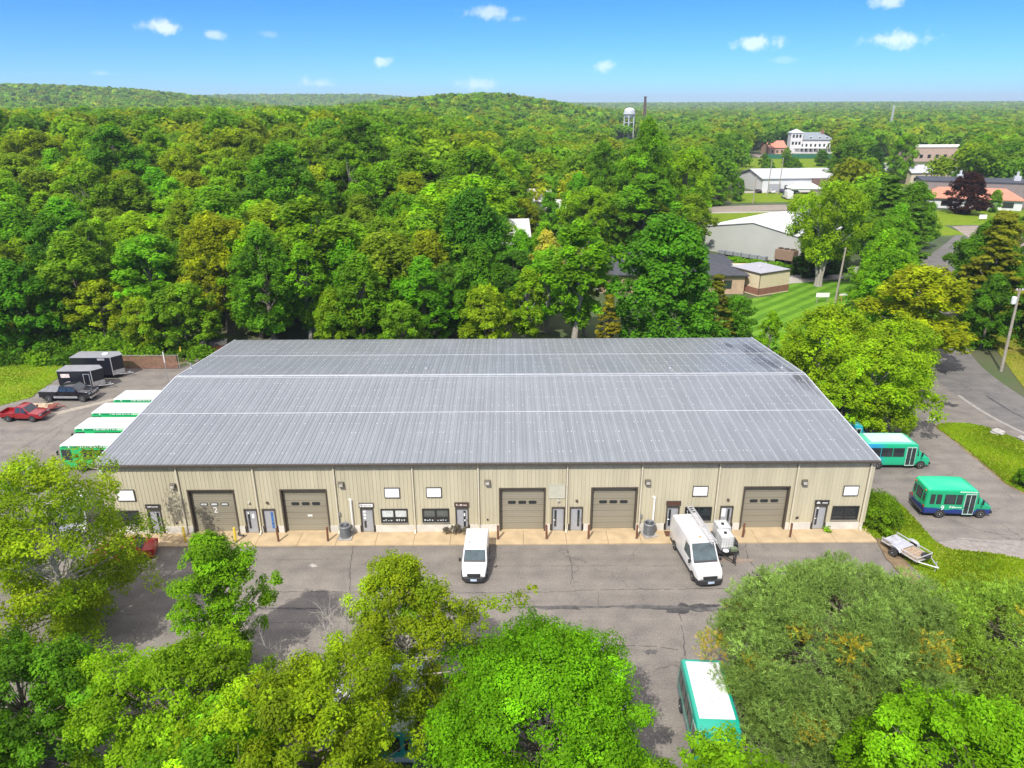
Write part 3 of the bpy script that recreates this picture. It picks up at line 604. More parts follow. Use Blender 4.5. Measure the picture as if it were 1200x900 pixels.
# ------------------------------------------------------------------ vehicles
def paint(name,col,rough=.28,dirt=.08): return pm(name,col,rough,var=dirt,scale=.8,coat=.4)
RUB=pm('tyre_rubber',(.022,.021,.020),.85,var=.2); RIMS=pm('steel_rim',(.55,.55,.55),.35,metal=.6,var=.1); PLASTIC=pm('dark_plastic',(.03,.03,.032),.6,var=.15)
HEADL=pm('headlight_lens',(.20,.22,.25),.08,var=.1); REDL=pm('red_lamp',(.45,.02,.015),.2); AMB=pm('amber_lamp',(.7,.25,.02),.2); CHROME=pm('chrome',(.6,.6,.61),.18,metal=.9,var=.05)
PLATE=pm('licence_plate',(.45,.55,.68),.4)
VGLASS=pm('vehicle_glass',(.040,.068,.075),.06,var=.35,scale=2.2,spec=.9)
class Body:
    """side profile extruded across, narrowed by hw(x,z); belts are z cuts"""
    def __init__(s,profile,hw,belts=(),bevel=.06,xc=()):
        bm=bmesh.new(); n=len(profile)
        A=[bm.verts.new((x,1,z)) for x,z in profile]; B=[bm.verts.new((x,-1,z)) for x,z in profile]
        bm.faces.new(A); bm.faces.new(B[::-1])
        for i in range(n): bm.faces.new((A[i],B[i],B[(i+1)%n],A[(i+1)%n]))
        for b in belts: bmesh.ops.bisect_plane(bm,geom=bm.verts[:]+bm.edges[:]+bm.faces[:],plane_co=(0,0,b),plane_no=(0,0,1))
        for b in xc: bmesh.ops.bisect_plane(bm,geom=bm.verts[:]+bm.edges[:]+bm.faces[:],plane_co=(b,0,0),plane_no=(1,0,0))
        for v in bm.verts: v.co.y=hw(v.co.x,v.co.z)*(1 if v.co.y>0 else -1)
        bmesh.ops.recalc_face_normals(bm,faces=bm.faces)
        es=[e for e in bm.edges if len(e.link_faces)==2 and e.calc_face_angle(0)>.35]
        if bevel: bmesh.ops.bevel(bm,geom=es,offset=bevel,segments=3,profile=.5,affect='EDGES',clamp_overlap=True)
        for f in bm.faces: f.smooth=True
        for e in bm.edges:
            if len(e.link_faces)==2 and e.calc_face_angle(0)>.7: e.smooth=False
        s.bm=bm; s.hw=hw
    def build(s,name,m,parent):
        me=bpy.data.meshes.new(name); s.bm.to_mesh(me); me.materials.append(m); o=bpy.data.objects.new(name,me); COL.objects.link(o); o.parent=parent; return o
def side(name,pts,hw,sgn,m,parent,out=.006,inn=.03):
    mb=MB(); n=len(pts)
    vs=[(x,sgn*(hw(x,z)+out),z) for x,z in pts]+[(x,sgn*(hw(x,z)-inn),z) for x,z in pts]
    mb.add(vs,[tuple(range(n))]+[(i,(i+1)%n,(i+1)%n+n,i+n) for i in range(n)]); return mb.build(name,m,parent)
def slab4(name,p,m,parent,t=.03,out=.006):   # panel on four corner points, pushed out along its normal
    p=[Vector(q) for q in p]; nrm=(p[1]-p[0]).cross(p[3]-p[0]).normalized()
    if nrm.dot(sum(p,Vector())/4-Vector((0,0,.9)))<0: nrm=-nrm
    mb=MB(); mb.add([q+nrm*out for q in p]+[q-nrm*t for q in p],[(0,1,2,3)]+[(i,(i+1)%4,(i+1)%4+4,i+4) for i in range(4)]); return mb.build(name,m,parent)
def wheel(parent,x,y,r=.34,w_=.22,name='wheel',rim=RIMS):
    s=1 if y>0 else -1; y+=s*.07
    mb=MB(); mb.lathe([(r*.62,-w_/2),(r*.92,-w_/2),(r,-w_/2+.03),(r,w_/2-.03),(r*.92,w_/2),(r*.62,w_/2)],'y',(x,y,r),22); o=mb.build(name,RUB,parent,smooth=True)
    mb=MB(); mb.lathe([(r*.64,-w_/2*.5),(r*.64,w_/2*.96),(r*.55,w_/2*1.02),(r*.5,w_/2*.6),(r*.2,w_/2*.75),(r*.14,w_/2*1.1),(.01,w_/2*1.1)],'y',(0,0,0),18)
    if s<0: mb.v=[(a,-b,c) for a,b,c in mb.v]
    mb.v=[(a+x,b+y,c+r) for a,b,c in mb.v]; mb.build('rim',rim,o,smooth=True); return o
def arch(parent,x,hwv,r,m=PLASTIC):
    for s in (1,-1):
        mb=MB(); n=14; vs=[]
        for rr,yo in ((r*1.17,.004),(r*1.17,-.25),):
            for i in range(n+1):
                t=PI*i/n*1.1-.05*PI; vs.append((x+rr*math.cos(t),s*(hwv+yo),r+rr*math.sin(t)))
        vs2=[(x,s*(hwv+.004),r)]
        mb.add(vs[:n+1]+vs2,[tuple([i for i in range(n+1)])]); mb.build('wheel_arch',m,parent)
def common(parent,xf,xr,ht,hwf,hz,rear_z,lamp=(.22,.16)):
    for s in (1,-1):
        mb=MB(); mb.cbox((xf,s*(hwf-.2),hz),(.12,.34,.18)); mb.build('headlight',HEADL,parent,bevel=.03)
        mb=MB(); mb.cbox((xr,s*(hwf-.12),rear_z),(.06,.14,.34)); mb.build('tail_light',REDL,parent,bevel=.02)
def mirrors(parent,x,hwv,z,m=PLASTIC,big=.12):
    for s in (1,-1):
        mb=MB(); mb.cbox((x,s*(hwv+.17),z),(.10,.16,big*2)); mb.tube([(x,s*(hwv-.03),z-.02),(x,s*(hwv+.12),z)],.025,6); mb.build('mirror',m,parent,bevel=.025)
def cargo_van(name,label,loc,rz,L_,W_,H_,col,hood_l,roof_f,wr=.34,belt=1.15,hoodz=1.12,group=None):
    t=thing(name,label,'van',loc,rz,group); h=L_/2; W2=W_/2
    nose=h; cowl=h-hood_l; rf=cowl-roof_f
    prof=[(-h+.04,.30),(-h,.5),(-h+.02,H_-.28),(-h+.12,H_-.05),(rf-.3,H_),(rf,H_-.05),(cowl,hoodz+.10),(nose-.28,hoodz-.12),(nose-.06,hoodz-.32),(nose,.62),(nose-.04,.28)]
    def hw(x,z):
        k=1-max(0,(z-belt))/(H_-belt)*.085
        f=max(0,(x-(nose-.9))/.9); return W2*k*(1-.13*f*f)
    Body(prof,hw,(belt,),.07,(nose-.9,nose-.45)).build('body',col,t)
    a=(cowl-.06,hoodz+.16); b=(rf+.06,H_-.12)
    slab4('windshield',[(a[0],hw(*a)-.1,a[1]),(a[0],-hw(*a)+.1,a[1]),(b[0],-hw(*b)+.1,b[1]),(b[0],hw(*b)-.1,b[1])],VGLASS,t,.05,.028)
    for s in (1,-1):
        side('window',[(cowl-.22,belt+.03),(rf+.05,H_-.32),(rf-.75,H_-.32),(rf-.8,belt+.03)],hw,s,VGLASS,t)
        side('door_seam',[(rf-.86,.45),(rf-.86,H_-.2),(rf-.88,H_-.2),(rf-.88,.45)],hw,s,PLASTIC,t,.004)
        side('side_moulding',[(-h+.25,.34),(nose-1.15,.34),(nose-1.15,.52),(-h+.25,.52)],hw,s,PLASTIC,t,.012)
    slab4('windshield_cowl',[(cowl+.02,hw(cowl,1)-.12,hoodz+.105),(cowl+.02,-hw(cowl,1)+.12,hoodz+.105),(cowl-.08,-hw(cowl,1)+.12,hoodz+.2),(cowl-.08,hw(cowl,1)-.12,hoodz+.2)],PLASTIC,t,.03,.034)
    mb=MB(); e=[(nose-.70,W2*1.012),(nose-.12,W2*.97),(nose+.16,W2*.72),(nose+.22,0),(nose+.16,-W2*.72),(nose-.12,-W2*.97),(nose-.70,-W2*1.012)]
    mb.prism(e+[(nose-.5,-W2*.8),(nose-.5,W2*.8)],.24,.60); bp=mb.build('bumper',PLASTIC,t,bevel=.04)
    mb=MB(); mb.cbox((nose+.225,0,.47),(.03,.46,.16)); mb.build('licence_plate',PLATE,bp)
    mb=MB(); mb.cbox((nose-.03,0,.735),(.13,W_*.52,.20)); mb.build('grille',PLASTIC,t,bevel=.02)
    for s in (1,-1):
        mb=MB(); q=[(nose-.01,s*W2*.60,.64),(nose-.16,s*W2*.885,.66),(nose-.50,s*W2*.955,hoodz-.20),(nose-.24,s*W2*.66,hoodz-.155)]; cq=Vector((nose-.5,s*W2*.5,.6)); mb.add([Vector(v)+(Vector(v)-cq).normalized()*.035 for v in q]+[Vector(v).lerp(cq,.35) for v in q],[(0,1,2,3)]+[(k,(k+1)%4,(k+1)%4+4,k+4) for k in range(4)]); mb.build('headlight',HEADL,t)
        slab4('hood_seam',[(cowl+.05,s*W2*.78,hoodz+.085),(nose-.34,s*W2*.66,hoodz-.075),(nose-.34,s*W2*.645,hoodz-.075),(cowl+.05,s*W2*.765,hoodz+.085)],pm('panel_gap',(.22,.22,.22),.6),t,.02,.012)
        mb=MB(); mb.cbox((-h+.01,s*(W2-.12),1.15),(.08,.14,.6)); mb.build('tail_light',REDL,t,bevel=.02)
    mirrors(t,cowl-.18,W2,belt+.12,PLASTIC,.14)
    for x in (-h+L_*.20,h-.86):
        for s in (1,-1): wheel(t,x,s*(W2-.14),wr)
        arch(t,x,W2,wr)
    mb=MB(); mb.cbox((0,0,.30),(L_-.5,W_-.3,.18)); mb.build('underbody',BLACKP,t)
    return t,hw
WPAINT=paint('white_paint',(.62,.62,.61))
v1,_=cargo_van('cargo_van','white compact van parked nose out at the middle of the front apron',(-2.75,45.35,.004),-PI/2-.02,4.65,1.83,1.83,WPAINT,.95,.85)
mb=MB(); mb.tube([(-.15,-.45,1.8),(-.2,-.45,1.98)],.02,5); mb.build('aerial',PLASTIC,v1)
v2,hw2=cargo_van('cargo_van','white high roof van with a ladder along its roof, parked by the water tote',(13.78,45.6,.004),-PI/2+.12,5.95,2.02,2.5,WPAINT,1.05,.95,.36,1.30,1.22)
mb=MB()
for s in (1,-1): mb.tube([(-2.6,s*.78,2.62),(1.2,s*.78,2.62)],.025,6)
for x in (-2.3,-.7,.9): mb.tube([(x,-.8,2.60),(x,.8,2.60)],.025,6)
for s in (1,-1):
    for x in (-2.3,-.7,.9): mb.tube([(x,s*.78,2.44),(x,s*.78,2.63)],.02,5)
mb.build('roof_rack',pm('white_rack',(.7,.7,.69),.4),v2)
mb=MB(); mb.tube([(-2.6,.55,2.4),(-2.75,.62,2.85),(-2.6,.62,2.9)],.02,5); mb.tube([(-2.75,.2,2.5),(-2.75,.2,2.8),(-2.6,.1,2.85)],.02,5); mb.build('rack_hook',pm('white_rack',(.7,.7,.69)),v2)
mb=MB(); mb.cbox((.5,0,2.56),(.12,.12,.06)); mb.build('marker_lamp',AMB,v2)
c,s_=math.cos(-PI/2+.12),math.sin(-PI/2+.12)
ld=thing('ladder','silver extension ladder lying on the rack of the high roof van','ladder',(13.75+c*-.3-s_*.62,45.75+s_*-.3+c*.62,2.675),-PI/2+.12)
ALU=pm('aluminium',(.62,.62,.62),.38,metal=.5,var=.1)
for yo,zo,x0,x1 in ((.0,.0,-3.2,2.2),(.0,.09,-3.0,2.0)):
    mb=MB()
    for s in (1,-1): mb.box(x0,s*.20-.02,zo,x1,s*.20+.02,zo+.07)
    x=x0+.2
    while x<x1: mb.tube([(x,-.19,zo+.035),(x,.19,zo+.035)],.018,6); x+=.3
    mb.build('ladder_section',ALU,ld)
# ---- cutaway shuttle buses
def livery(name,roof,upper,lower,zs,roofz,slant=0.0,mix=None,xs=0):
    m,nt,p=new_mat(name); L=nt.links.new
    tcn=N(nt,'ShaderNodeTexCoord'); sp=N(nt,'ShaderNodeSeparateXYZ'); L(tcn.outputs['Object'],sp.inputs[0])
    ma=N(nt,'ShaderNodeMath',operation='MULTIPLY_ADD'); L(sp.outputs[0],ma.inputs[0]); ma.inputs[1].default_value=slant; L(sp.outputs[2],ma.inputs[2])
    nz_=noise_fac(nt,1.3,4); mm=N(nt,'ShaderNodeMath',operation='MULTIPLY_ADD'); L(nz_,mm.inputs[0]); mm.inputs[1].default_value=.5; L(ma.outputs[0],mm.inputs[2])
    mr=N(nt,'ShaderNodeMapRange'); L(mm.outputs[0],mr.inputs[0]); mr.inputs[1].default_value=zs+.22; mr.inputs[2].default_value=zs+.30
    c=mixc(nt,mr.outputs[0],lower,upper)
    if mix:
        m2=N(nt,'ShaderNodeMapRange'); L(sp.outputs[0],m2.inputs[0]); m2.inputs[1].default_value=xs+.5; m2.inputs[2].default_value=xs-.5; c=mixc(nt,m2.outputs[0],c,mix)
    m3=N(nt,'ShaderNodeMapRange'); L(sp.outputs[2],m3.inputs[0]); m3.inputs[1].default_value=roofz-.01; m3.inputs[2].default_value=roofz+.01
    c=mixc(nt,m3.outputs[0],c,roof); L(c,p.inputs['Base Color']); p.inputs['Roughness'].default_value=.3; p.inputs['Coat Weight'].default_value=.3; return m
GR=(.012,.38,.17); TEAL=(.008,.27,.17); BL=(.012,.035,.20); CY=(.03,.34,.50)
def shuttle(label,loc,rz,L_,liv,group=None,roofm=None,panel=None,windows='dark',deco=True,Hb=2.75,W_=2.36):
    t=thing('shuttle_bus',label,'bus',loc,rz,group); h=L_/2; W2=W_/2; nose=h; box=h-1.75
    prof=[(-h,.42),(-h-.0,1.1),(-h+.06,Hb-.18),(-h+.22,Hb-.02),(-h*.2,Hb+.03),(box-.25,Hb),(box+.30,Hb-.22),(box+.38,2.2),(box+.38,.42)]
    hw=lambda x,z: W2*(1-.05*max(0,z-1.2)/1.6)
    Body(prof,hw,(1.0,2.3),.10).build('body',liv,t)
    if panel: mb=MB(); mb.box(-h+.45,-.93,Hb-.08,box-.35,.93,Hb+.045); mb.build('roof_panel',panel,t,bevel=.02); mb=MB(); mb.box(-.5,-.35,Hb+.03,.3,.35,Hb+.10); mb.build('roof_hatch',pm('hatch_grey',(.5,.51,.51),.5),t,bevel=.02)
    cw=lambda x,z:(.98-.10*max(0,z-1.1)/1.1)*(1-.10*max(0,(x-(nose-.8))/.8)**2)
    cp=[(box+.2,.38),(box+.2,2.28),(box+.42,2.22),(nose-.92,1.36),(nose-.2,1.12),(nose-.03,.95),(nose,.5),(nose-.05,.36)]
    Body(cp,cw,(1.1,),.07,(nose-.5,)).build('cab',liv,t)
    a=(nose-.98,1.42);b=(box+.46,2.14)
    slab4('windshield',[(a[0],.82,a[1]),(a[0],-.82,a[1]),(b[0],-.74,b[1]),(b[0],.74,b[1])],GLASS,t,.05,.03)
    for s in (1,-1):
        side('cab_window',[(nose-1.15,1.30),(box+.52,2.02),(box+.42,2.02),(box+.42,1.30)],cw,s,GLASS,t)
        x0=-h+.35; x1=box-.9 if s<0 else box+.1
        if windows=='split': spans=[(x0,x0+.38),(x0+.5,x0+.9),(x0+1.15,x0+2.05),(x0+2.12,min(x1,x0+3.05))]
        else:
            k=max(2,round((x1-x0)/1.0)); spans=[(x0+(x1-x0)*i/k+.03,x0+(x1-x0)*(i+1)/k-.03) for i in range(k)]
        for q0,q1 in spans:
            z0,z1=1.33,2.22; r=.06
            f=side('window',[(q0,z0),(q1,z0),(q1,z1),(q0,z1)],hw,s,BLACKP,t,.006)
            side('pane',[(q0+.05,z0+.05),(q1-.05,z0+.05),(q1-.05,z1-.05),(q0+.05,z1-.05)],hw,s,GLASS,f,.010,.002)
    d=side('entry_door',[(box-.72,.40),(box+.16,.40),(box+.16,2.32),(box-.72,2.32)],hw,-1,pm('pale_door_frame',(.40,.55,.48),.4),t,.012)
    for q in (box-.66,box-.24): side('pane',[(q,.5),(q+.36,.5),(q+.36,2.24),(q,2.24)],hw,-1,GLASS,d,.018,.002)
    for yy,w_ in ((.0,.62),):
        mb=MB(); mb.box(-h-.004,-.42,1.35,-h+.05,.42,2.25); f=mb.build('rear_window',BLACKP,t); mb=MB(); mb.box(-h-.012,-.34,1.42,-h+.04,.34,2.18); mb.build('pane',GLASS,f)
    for s in (1,-1):
        mb=MB(); mb.box(-h-.004,s*.78-.13,1.45,-h+.05,s*.78+.13,2.15); mb.build('rear_window',GLASS,t)
        mb=MB(); mb.box(-h-.03,s*1.0-.10,.95,-h+.03,s*1.0+.10,1.15); mb.build('tail_light',REDL,t)
        mb=MB(); mb.box(-h-.02,s*.85-.06,2.42,-h+.05,s*.85+.06,2.50); mb.build('marker_lamp',AMB,t)
        mb=MB(); mb.cbox((nose-.06,s*.66,.88),(.14,.30,.22)); mb.build('headlight',HEADL,t,bevel=.03)
    mb=MB(); mb.box(-h-.14,-1.05,.42,-h-.0,1.05,.64); mb.build('bumper',PLASTIC,t,bevel=.03)
    mb=MB(); mb.cbox((nose+.02,0,.52),(.18,1.86,.26)); mb.build('bumper',PLASTIC,t,bevel=.04)
    mb=MB(); mb.cbox((nose-.0,0,.86),(.10,.86,.26)); mb.build('grille',PLASTIC,t,bevel=.02)
    mirrors(t,nose-1.05,1.15,1.65,BLACKP,.2)
    for x,off_ in ((-h+1.35,W2-.16),(nose-.85,.86)):
        for s in (1,-1): wheel(t,x,s*off_,.38,.26)
    arch(t,-h+1.35,W2,.38); arch(t,nose-.85,.99,.38)
    mb=MB(); mb.box(-h+.2,-1.0,.28,nose-.5,1.0,.48); mb.build('underbody',BLACKP,t)
    if deco:
        rg=random.Random(7); mb=MB()
        def st(x,z,wd,hh,s): 
            mb.add([(x,s*(hw(x,z)+.014),z),(x+wd,s*(hw(x,z)+.014),z),(x+wd+.04,s*(hw(x,z+hh)+.014),z+hh),(x+.04,s*(hw(x,z+hh)+.014),z+hh)],[(0,1,2,3)])
        for s in (-1,1):
            x=-h+2.0
            while x<box-.9: wd=rg.uniform(.05,.14); st(x,1.02+rg.uniform(-.03,.03),wd,rg.choice((.08,.12,.2)),s); x+=wd+.05
            x=-h+2.6
            while x<-h+3.9: st(x,2.45,.08,.09,s); x+=.12
            x=box-.3
            while x<box+.1: st(x,2.42,.08,.09,s); x+=.13
        mb.open=True; mb.build('lettering',WHITE,t)
    return t,hw
LG=livery('green_over_blue',(.015,.50,.23),(.012,.33,.15),BL,.86,2.56,.03); LT=livery('teal_and_blue',(.10,.50,.32),(.012,.40,.20),(.012,.33,.18),.3,2.62,0,(.025,.28,.50),-1.6)
b6,hw6=shuttle('green topped shuttle bus with a dark blue lower half on the right hand drive',(37.1,52.75,.004),-.055,5.6,LG,windows='split')
text('9',.62,WHITE,b6,(-1.35,-(hw6(0,1.0)+.016),.98),(PI/2,0,0),'number',1,.01)
b5,_=shuttle('bright green shuttle bus with a white roof and blue tail by the warehouse corner',(36.35,61.4,.004),-.02,6.3,LT,deco=False,panel=pm('pale_green_roof_coat',(.42,.60,.52),.5,var=.12))
b7,_=shuttle('teal shuttle bus almost hidden under the trees beside the warehouse',(33.3,65.6,.004),-.02,5.8,livery('teal_blue_second',(.05,.33,.36),(.02,.34,.42),(.01,.20,.40),.9,2.6),deco=False)
b8,_=shuttle('teal shuttle bus with a white roof half under the big pine at the bottom',(10.6,29.3,.004),-PI/2-.05,6.6,livery('teal_white_roof',(.010,.32,.22),(.010,.30,.22),(.02,.12,.22),.75,2.63),panel=pm('white_roof_coat',(.60,.62,.62),.5,var=.12))
for s in (1,-1): pass
b9,_=shuttle('white and teal shuttle bus glimpsed behind the olive tree at the bottom',(-6.2,30.6,.004),PI/2,6.4,livery('white_teal',(.78,.80,.80),(.02,.36,.36),(.5,.55,.58),.9,2.6))
# ---- low floor transit buses behind the left end
def transit(label,loc,rz,k):
    t=thing('transit_bus',label,'bus',loc,rz,'green and white buses parked in a row beside the warehouse'); L_=8.3; h=L_/2; W2=1.24; Hb=2.86
    liv=MATS.get('green_white_livery') or livery('green_white_livery',(.64,.67,.63),(.012,.42,.12),(.012,.42,.12),.2,2.60)
    prof=[(-h,.35),(-h,Hb-.2),(-h+.15,Hb),(h-.35,Hb),(h-.06,Hb-.14),(h,2.3),(h+.06,1.2),(h+.04,.35)]
    hw=lambda x,z: W2*(1-.03*max(0,z-1.2)/1.6)
    Body(prof,hw,(1.0,2.4),.08).build('body',liv,t)
    slab4('windshield',[(h+.055,1.05,1.15),(h+.055,-1.05,1.15),(h+.0,-1.05,2.3),(h+.0,1.05,2.3)],GLASS,t,.05,.01)
    gm=pm('green_roof_band',(.010,.26,.10),.35); gl=pm('pale_green_band',(.25,.62,.30),.35)
    for s in (1,-1):
        side('roof_band',[(-h+.3,2.44),(-.2,2.44),(-.2,2.66),(-h+.3,2.66)],hw,s,gl,t,.008)
        side('roof_band',[(-.2,2.44),(h-.2,2.44),(h-.3,2.66),(-.2,2.66)],hw,s,gm,t,.008)
        side('driver_window',[(h-1.0,1.2),(h-.08,1.2),(h-.12,2.3),(h-1.0,2.3)],hw,s,GLASS,t,.01)
        for i in range(4):
            x1=h-2.0-i*1.3; f=side('window',[(x1-1.22,1.25),(x1,1.25),(x1,2.25),(x1-1.22,2.25)],hw,s,BLACKP,t,.006); side('pane',[(x1-1.16,1.31),(x1-.06,1.31),(x1-.06,2.19),(x1-1.16,2.19)],hw,s,GLASS,f,.01,.002)
        mb=MB(); rg=random.Random(3); x=-.9
        while x<2.1: mb.add([(x,s*(hw(x,2.5)+.012),2.50),(x+.09,s*(hw(x,2.5)+.012),2.50),(x+.09,s*(hw(x,2.6)+.012),2.60),(x,s*(hw(x,2.6)+.012),2.60)],[(0,1,2,3)]); x+=rg.choice((.12,.13,.22))
        mb.add([(h-1.0,s*(hw(0,2.48)+.012),2.48),(h-.88,s*(hw(0,2.48)+.012),2.48),(h-.82,s*(hw(0,2.6)+.012),2.62),(h-.94,s*(hw(0,2.6)+.012),2.62)],[(0,1,2,3)]); mb.open=True; mb.build('lettering',WHITE,t)
        mb=MB(); mb.cbox((h+.03,s*.85,.75),(.08,.32,.2)); mb.build('headlight',HEADL,t,bevel=.02)
        mb=MB(); mb.cbox((-h,s*1.0,1.0),(.06,.14,.4)); mb.build('tail_light',REDL,t)
        mb=MB(); mb.cbox((h+.25,s*1.25,1.95),(.12,.18,.42)); mb.tube([(h-.05,s*1.15,2.3),(h+.22,s*1.25,2.15)],.025,5); mb.build('mirror',BLACKP,t,bevel=.02)
        for x in (h-1.75,-h+1.9): wheel(t,x,s*(W2-.15),.42,.28)
    for x in (h-1.75,-h+1.9): arch(t,x,W2,.42)
    mb=MB(); mb.cbox((h+.08,0,.48),(.14,2.3,.26)); mb.build('bumper',PLASTIC,t,bevel=.03)
    mb=MB(); mb.box(-h+.2,-1.05,.22,h-.2,1.05,.42); mb.build('underbody',BLACKP,t)
    r_=random.Random(k); mb=MB(); mb.box(-1.6,-.4,Hb-.03,-.6,.4,Hb+.07); mb.build('roof_hatch',pm('roof_hatch_white',(.72,.74,.73),.5),t,bevel=.03)
    return t
for k,(x,y,lb) in enumerate(((-42.4,61.55,'nearest of the four green and white buses, its side windows showing'),(-43.2,65.4,'second nearest green and white bus beside the left end of the roof'),(-43.6,69.2,'green and white bus between the second nearest and the farthest'),(-43.2,72.8,'farthest green and white bus, nearest the flagpole'))):
    transit(lb,(x+4.15,y,.004),PI,k)
# ---- cars and pickups
def saloon(label,loc,rz,col,cat='car',L_=4.5,W_=1.78,H_=1.45,name='parked_car'):
    t=thing(name,label,cat,loc,rz); h=L_/2; W2=W_/2
    prof=[(-h+.05,.28),(-h,.6),(-h+.1,.96),(-h+.75,1.02),(-h+1.35,H_-.04),(-.1,H_),(.35,H_-.06),(1.15,1.0),(h-.3,.80),(h-.03,.62),(h,.45),(h-.05,.26)]
    hw=lambda x,z: W2*(1-.22*max(0,z-.98)/.47)*(1-.12*max(0,(abs(x)-(h-.8))/.8)**2)
    Body(prof,hw,(.98,),.06,(h-.8,-h+.8)).build('body',col,t)
    slab4('windshield',[(1.08,W2*.82,1.04),(1.08,-W2*.82,1.04),(.38,-W2*.70,H_-.07),(.38,W2*.70,H_-.07)],GLASS,t,.04,.02)
    slab4('rear_window',[(-h+.80,W2*.82,1.05),(-h+.80,-W2*.82,1.05),(-h+1.3,-W2*.70,H_-.07),(-h+1.3,W2*.70,H_-.07)],GLASS,t,.04,.02)
    for s in (1,-1):
        side('window',[(.95,1.02),(.35,H_-.1),(-.15,H_-.08),(-.15,1.02)],hw,s,GLASS,t,.012); side('window',[(-.22,1.02),(-.22,H_-.08),(-.8,H_-.1),(-1.2,1.02)],hw,s,GLASS,t,.012)
        for x in (h-.85,-h+.85): wheel(t,x,s*(W2-.12),.31,.2)
    for x in (h-.85,-h+.85): arch(t,x,W2*.995,.31)
    common(t,h-.08,-h+.03,H_,W2,.66,.8); mirrors(t,.85,W2*.96,1.02,col,.07)
    mb=MB(); mb.box(-h+.2,-W2+.15,.18,h-.2,W2-.15,.32); mb.build('underbody',BLACKP,t)
    return t
REDP=paint('red_paint',(.30,.008,.012)); BLKP=paint('black_paint',(.010,.010,.012),.15)
saloon('red car with its rounded tail showing past the yellow tree',(-29.6,46.3,.004),PI+.25,REDP)
saloon('white car glimpsed under the yellow tree at the left',(-38.2,45.6,.004),-.6,WPAINT)
saloon('white car with only its roof showing behind the round maple',(5.6,32.6,.004),PI/2,WPAINT)
saloon('white car hidden under the olive tree beside the bus',(-10.3,30.6,.004),PI/2,WPAINT)
cargo_van('cargo_van','white van beside the warehouse corner behind the yellow tree',(-36.0,50.9,.004),-PI/2+.5,5.2,1.95,2.1,WPAINT,1.0,.9)
def pickup(label,loc,rz,col,L_,W_,H_,hood=1.35,cabl=1.7,lower=None,load=None):
    t=thing('pickup_truck',label,'pickup truck',loc,rz); h=L_/2; W2=W_/2; cowl=h-hood; cb=cowl-cabl-.35; bz=1.02 if L_<5 else 1.25
    hw=lambda x,z: W2*(1-.20*max(0,z-bz)/(H_-bz))*(1-.08*max(0,(x-(h-.6))/.6)**2)
    prof=[(cb-.02,.42),(cb-.02,bz),(cb+.16,H_-.05),(cb+.35,H_),(cowl-.75,H_-.02),(cowl-.55,H_-.07),(cowl+.05,bz+.03),(h-.18,bz-.08),(h-.02,bz-.3),(h,.55),(h-.06,.42)]
    Body(prof,hw,(bz,),.055,(h-.6,)).build('body',col,t)
    mb=MB(); f=.07
    mb.box(-h,-W2,.55,cb-.04,-W2+f,bz); mb.box(-h,W2-f,.55,cb-.04,W2,bz); mb.box(-h,-W2+f,.55,-h+f,W2-f,bz); mb.box(cb-.04-f,-W2+f,.55,cb-.04,W2-f,bz); mb.box(-h+f,-W2+f,.62,cb-.04-f,W2-f,.70); mb.build('bed',col,t,bevel=.02)
    if load: mb=MB(); mb.box(-h+.02,-W2+.02,bz-.02,cb-.1,W2-.02,bz+.06); mb.build('bed_cover',load,t,bevel=.03)
    slab4('windshield',[(cowl,W2*.84,bz+.08),(cowl,-W2*.84,bz+.08),(cowl-.55,-W2*.72,H_-.1),(cowl-.55,W2*.72,H_-.1)],GLASS,t,.04,.02)
    m_=cb+.1+(cowl-cb)*.42
    for s in (1,-1):
        side('window',[(cowl-.12,bz+.05),(cowl-.6,H_-.13),(m_+.05,H_-.12),(m_+.05,bz+.05)],hw,s,GLASS,t,.012); side('window',[(m_-.05,bz+.05),(m_-.05,H_-.12),(cb+.26,H_-.13),(cb+.14,bz+.05)],hw,s,GLASS,t,.012)
        r=.35 if L_<5 else .40
        for x in (h-.95,-h+1.1): wheel(t,x,s*(W2-.13),r,.26)
        if lower: side('rocker_panel',[(-h+1.7,.48),(h-1.5,.48),(h-1.5,.74),(-h+1.7,.74)],hw,s,lower,t,.015)
    for x in (h-.95,-h+1.1): arch(t,x,W2,.35 if L_<5 else .40,BLACKP)
    common(t,h-.05,-h+.02,H_,W2,bz-.22,bz-.2); mirrors(t,cowl-.2,W2*.97,bz+.15,BLACKP,.1)
    mb=MB(); mb.cbox((h+.03,0,.56),(.16,W_*.96,.24)); mb.build('bumper',CHROME if lower else col,t,bevel=.03)
    mb=MB(); mb.cbox((-h-.05,0,.58),(.16,W_*.9,.2)); mb.build('bumper',CHROME,t,bevel=.03)
    mb=MB(); mb.cbox((h-.02,0,bz-.25),(.08,W_*.45,.24)); mb.build('grille',CHROME if lower else PLASTIC,t,bevel=.02)
    mb=MB(); mb.box(-h+.2,-W2+.2,.3,h-.3,W2-.2,.56); mb.build('chassis',BLACKP,t)
    return t
pickup('red compact pickup parked on the left of the yard',(-53.9,72.6,.004),-.03,paint('truck_red',(.24,.008,.012)),4.75,1.78,1.74,1.25,1.25)
pickup('black crew cab pickup with silver sills beside the trailers',(-52.2,78.4,.004),-.02,BLKP,6.0,2.02,1.92,1.35,2.0,pm('silver_sill',(.42,.42,.41),.35,metal=.4),pm('grey_bed_cover',(.20,.20,.21),.5,var=.3))
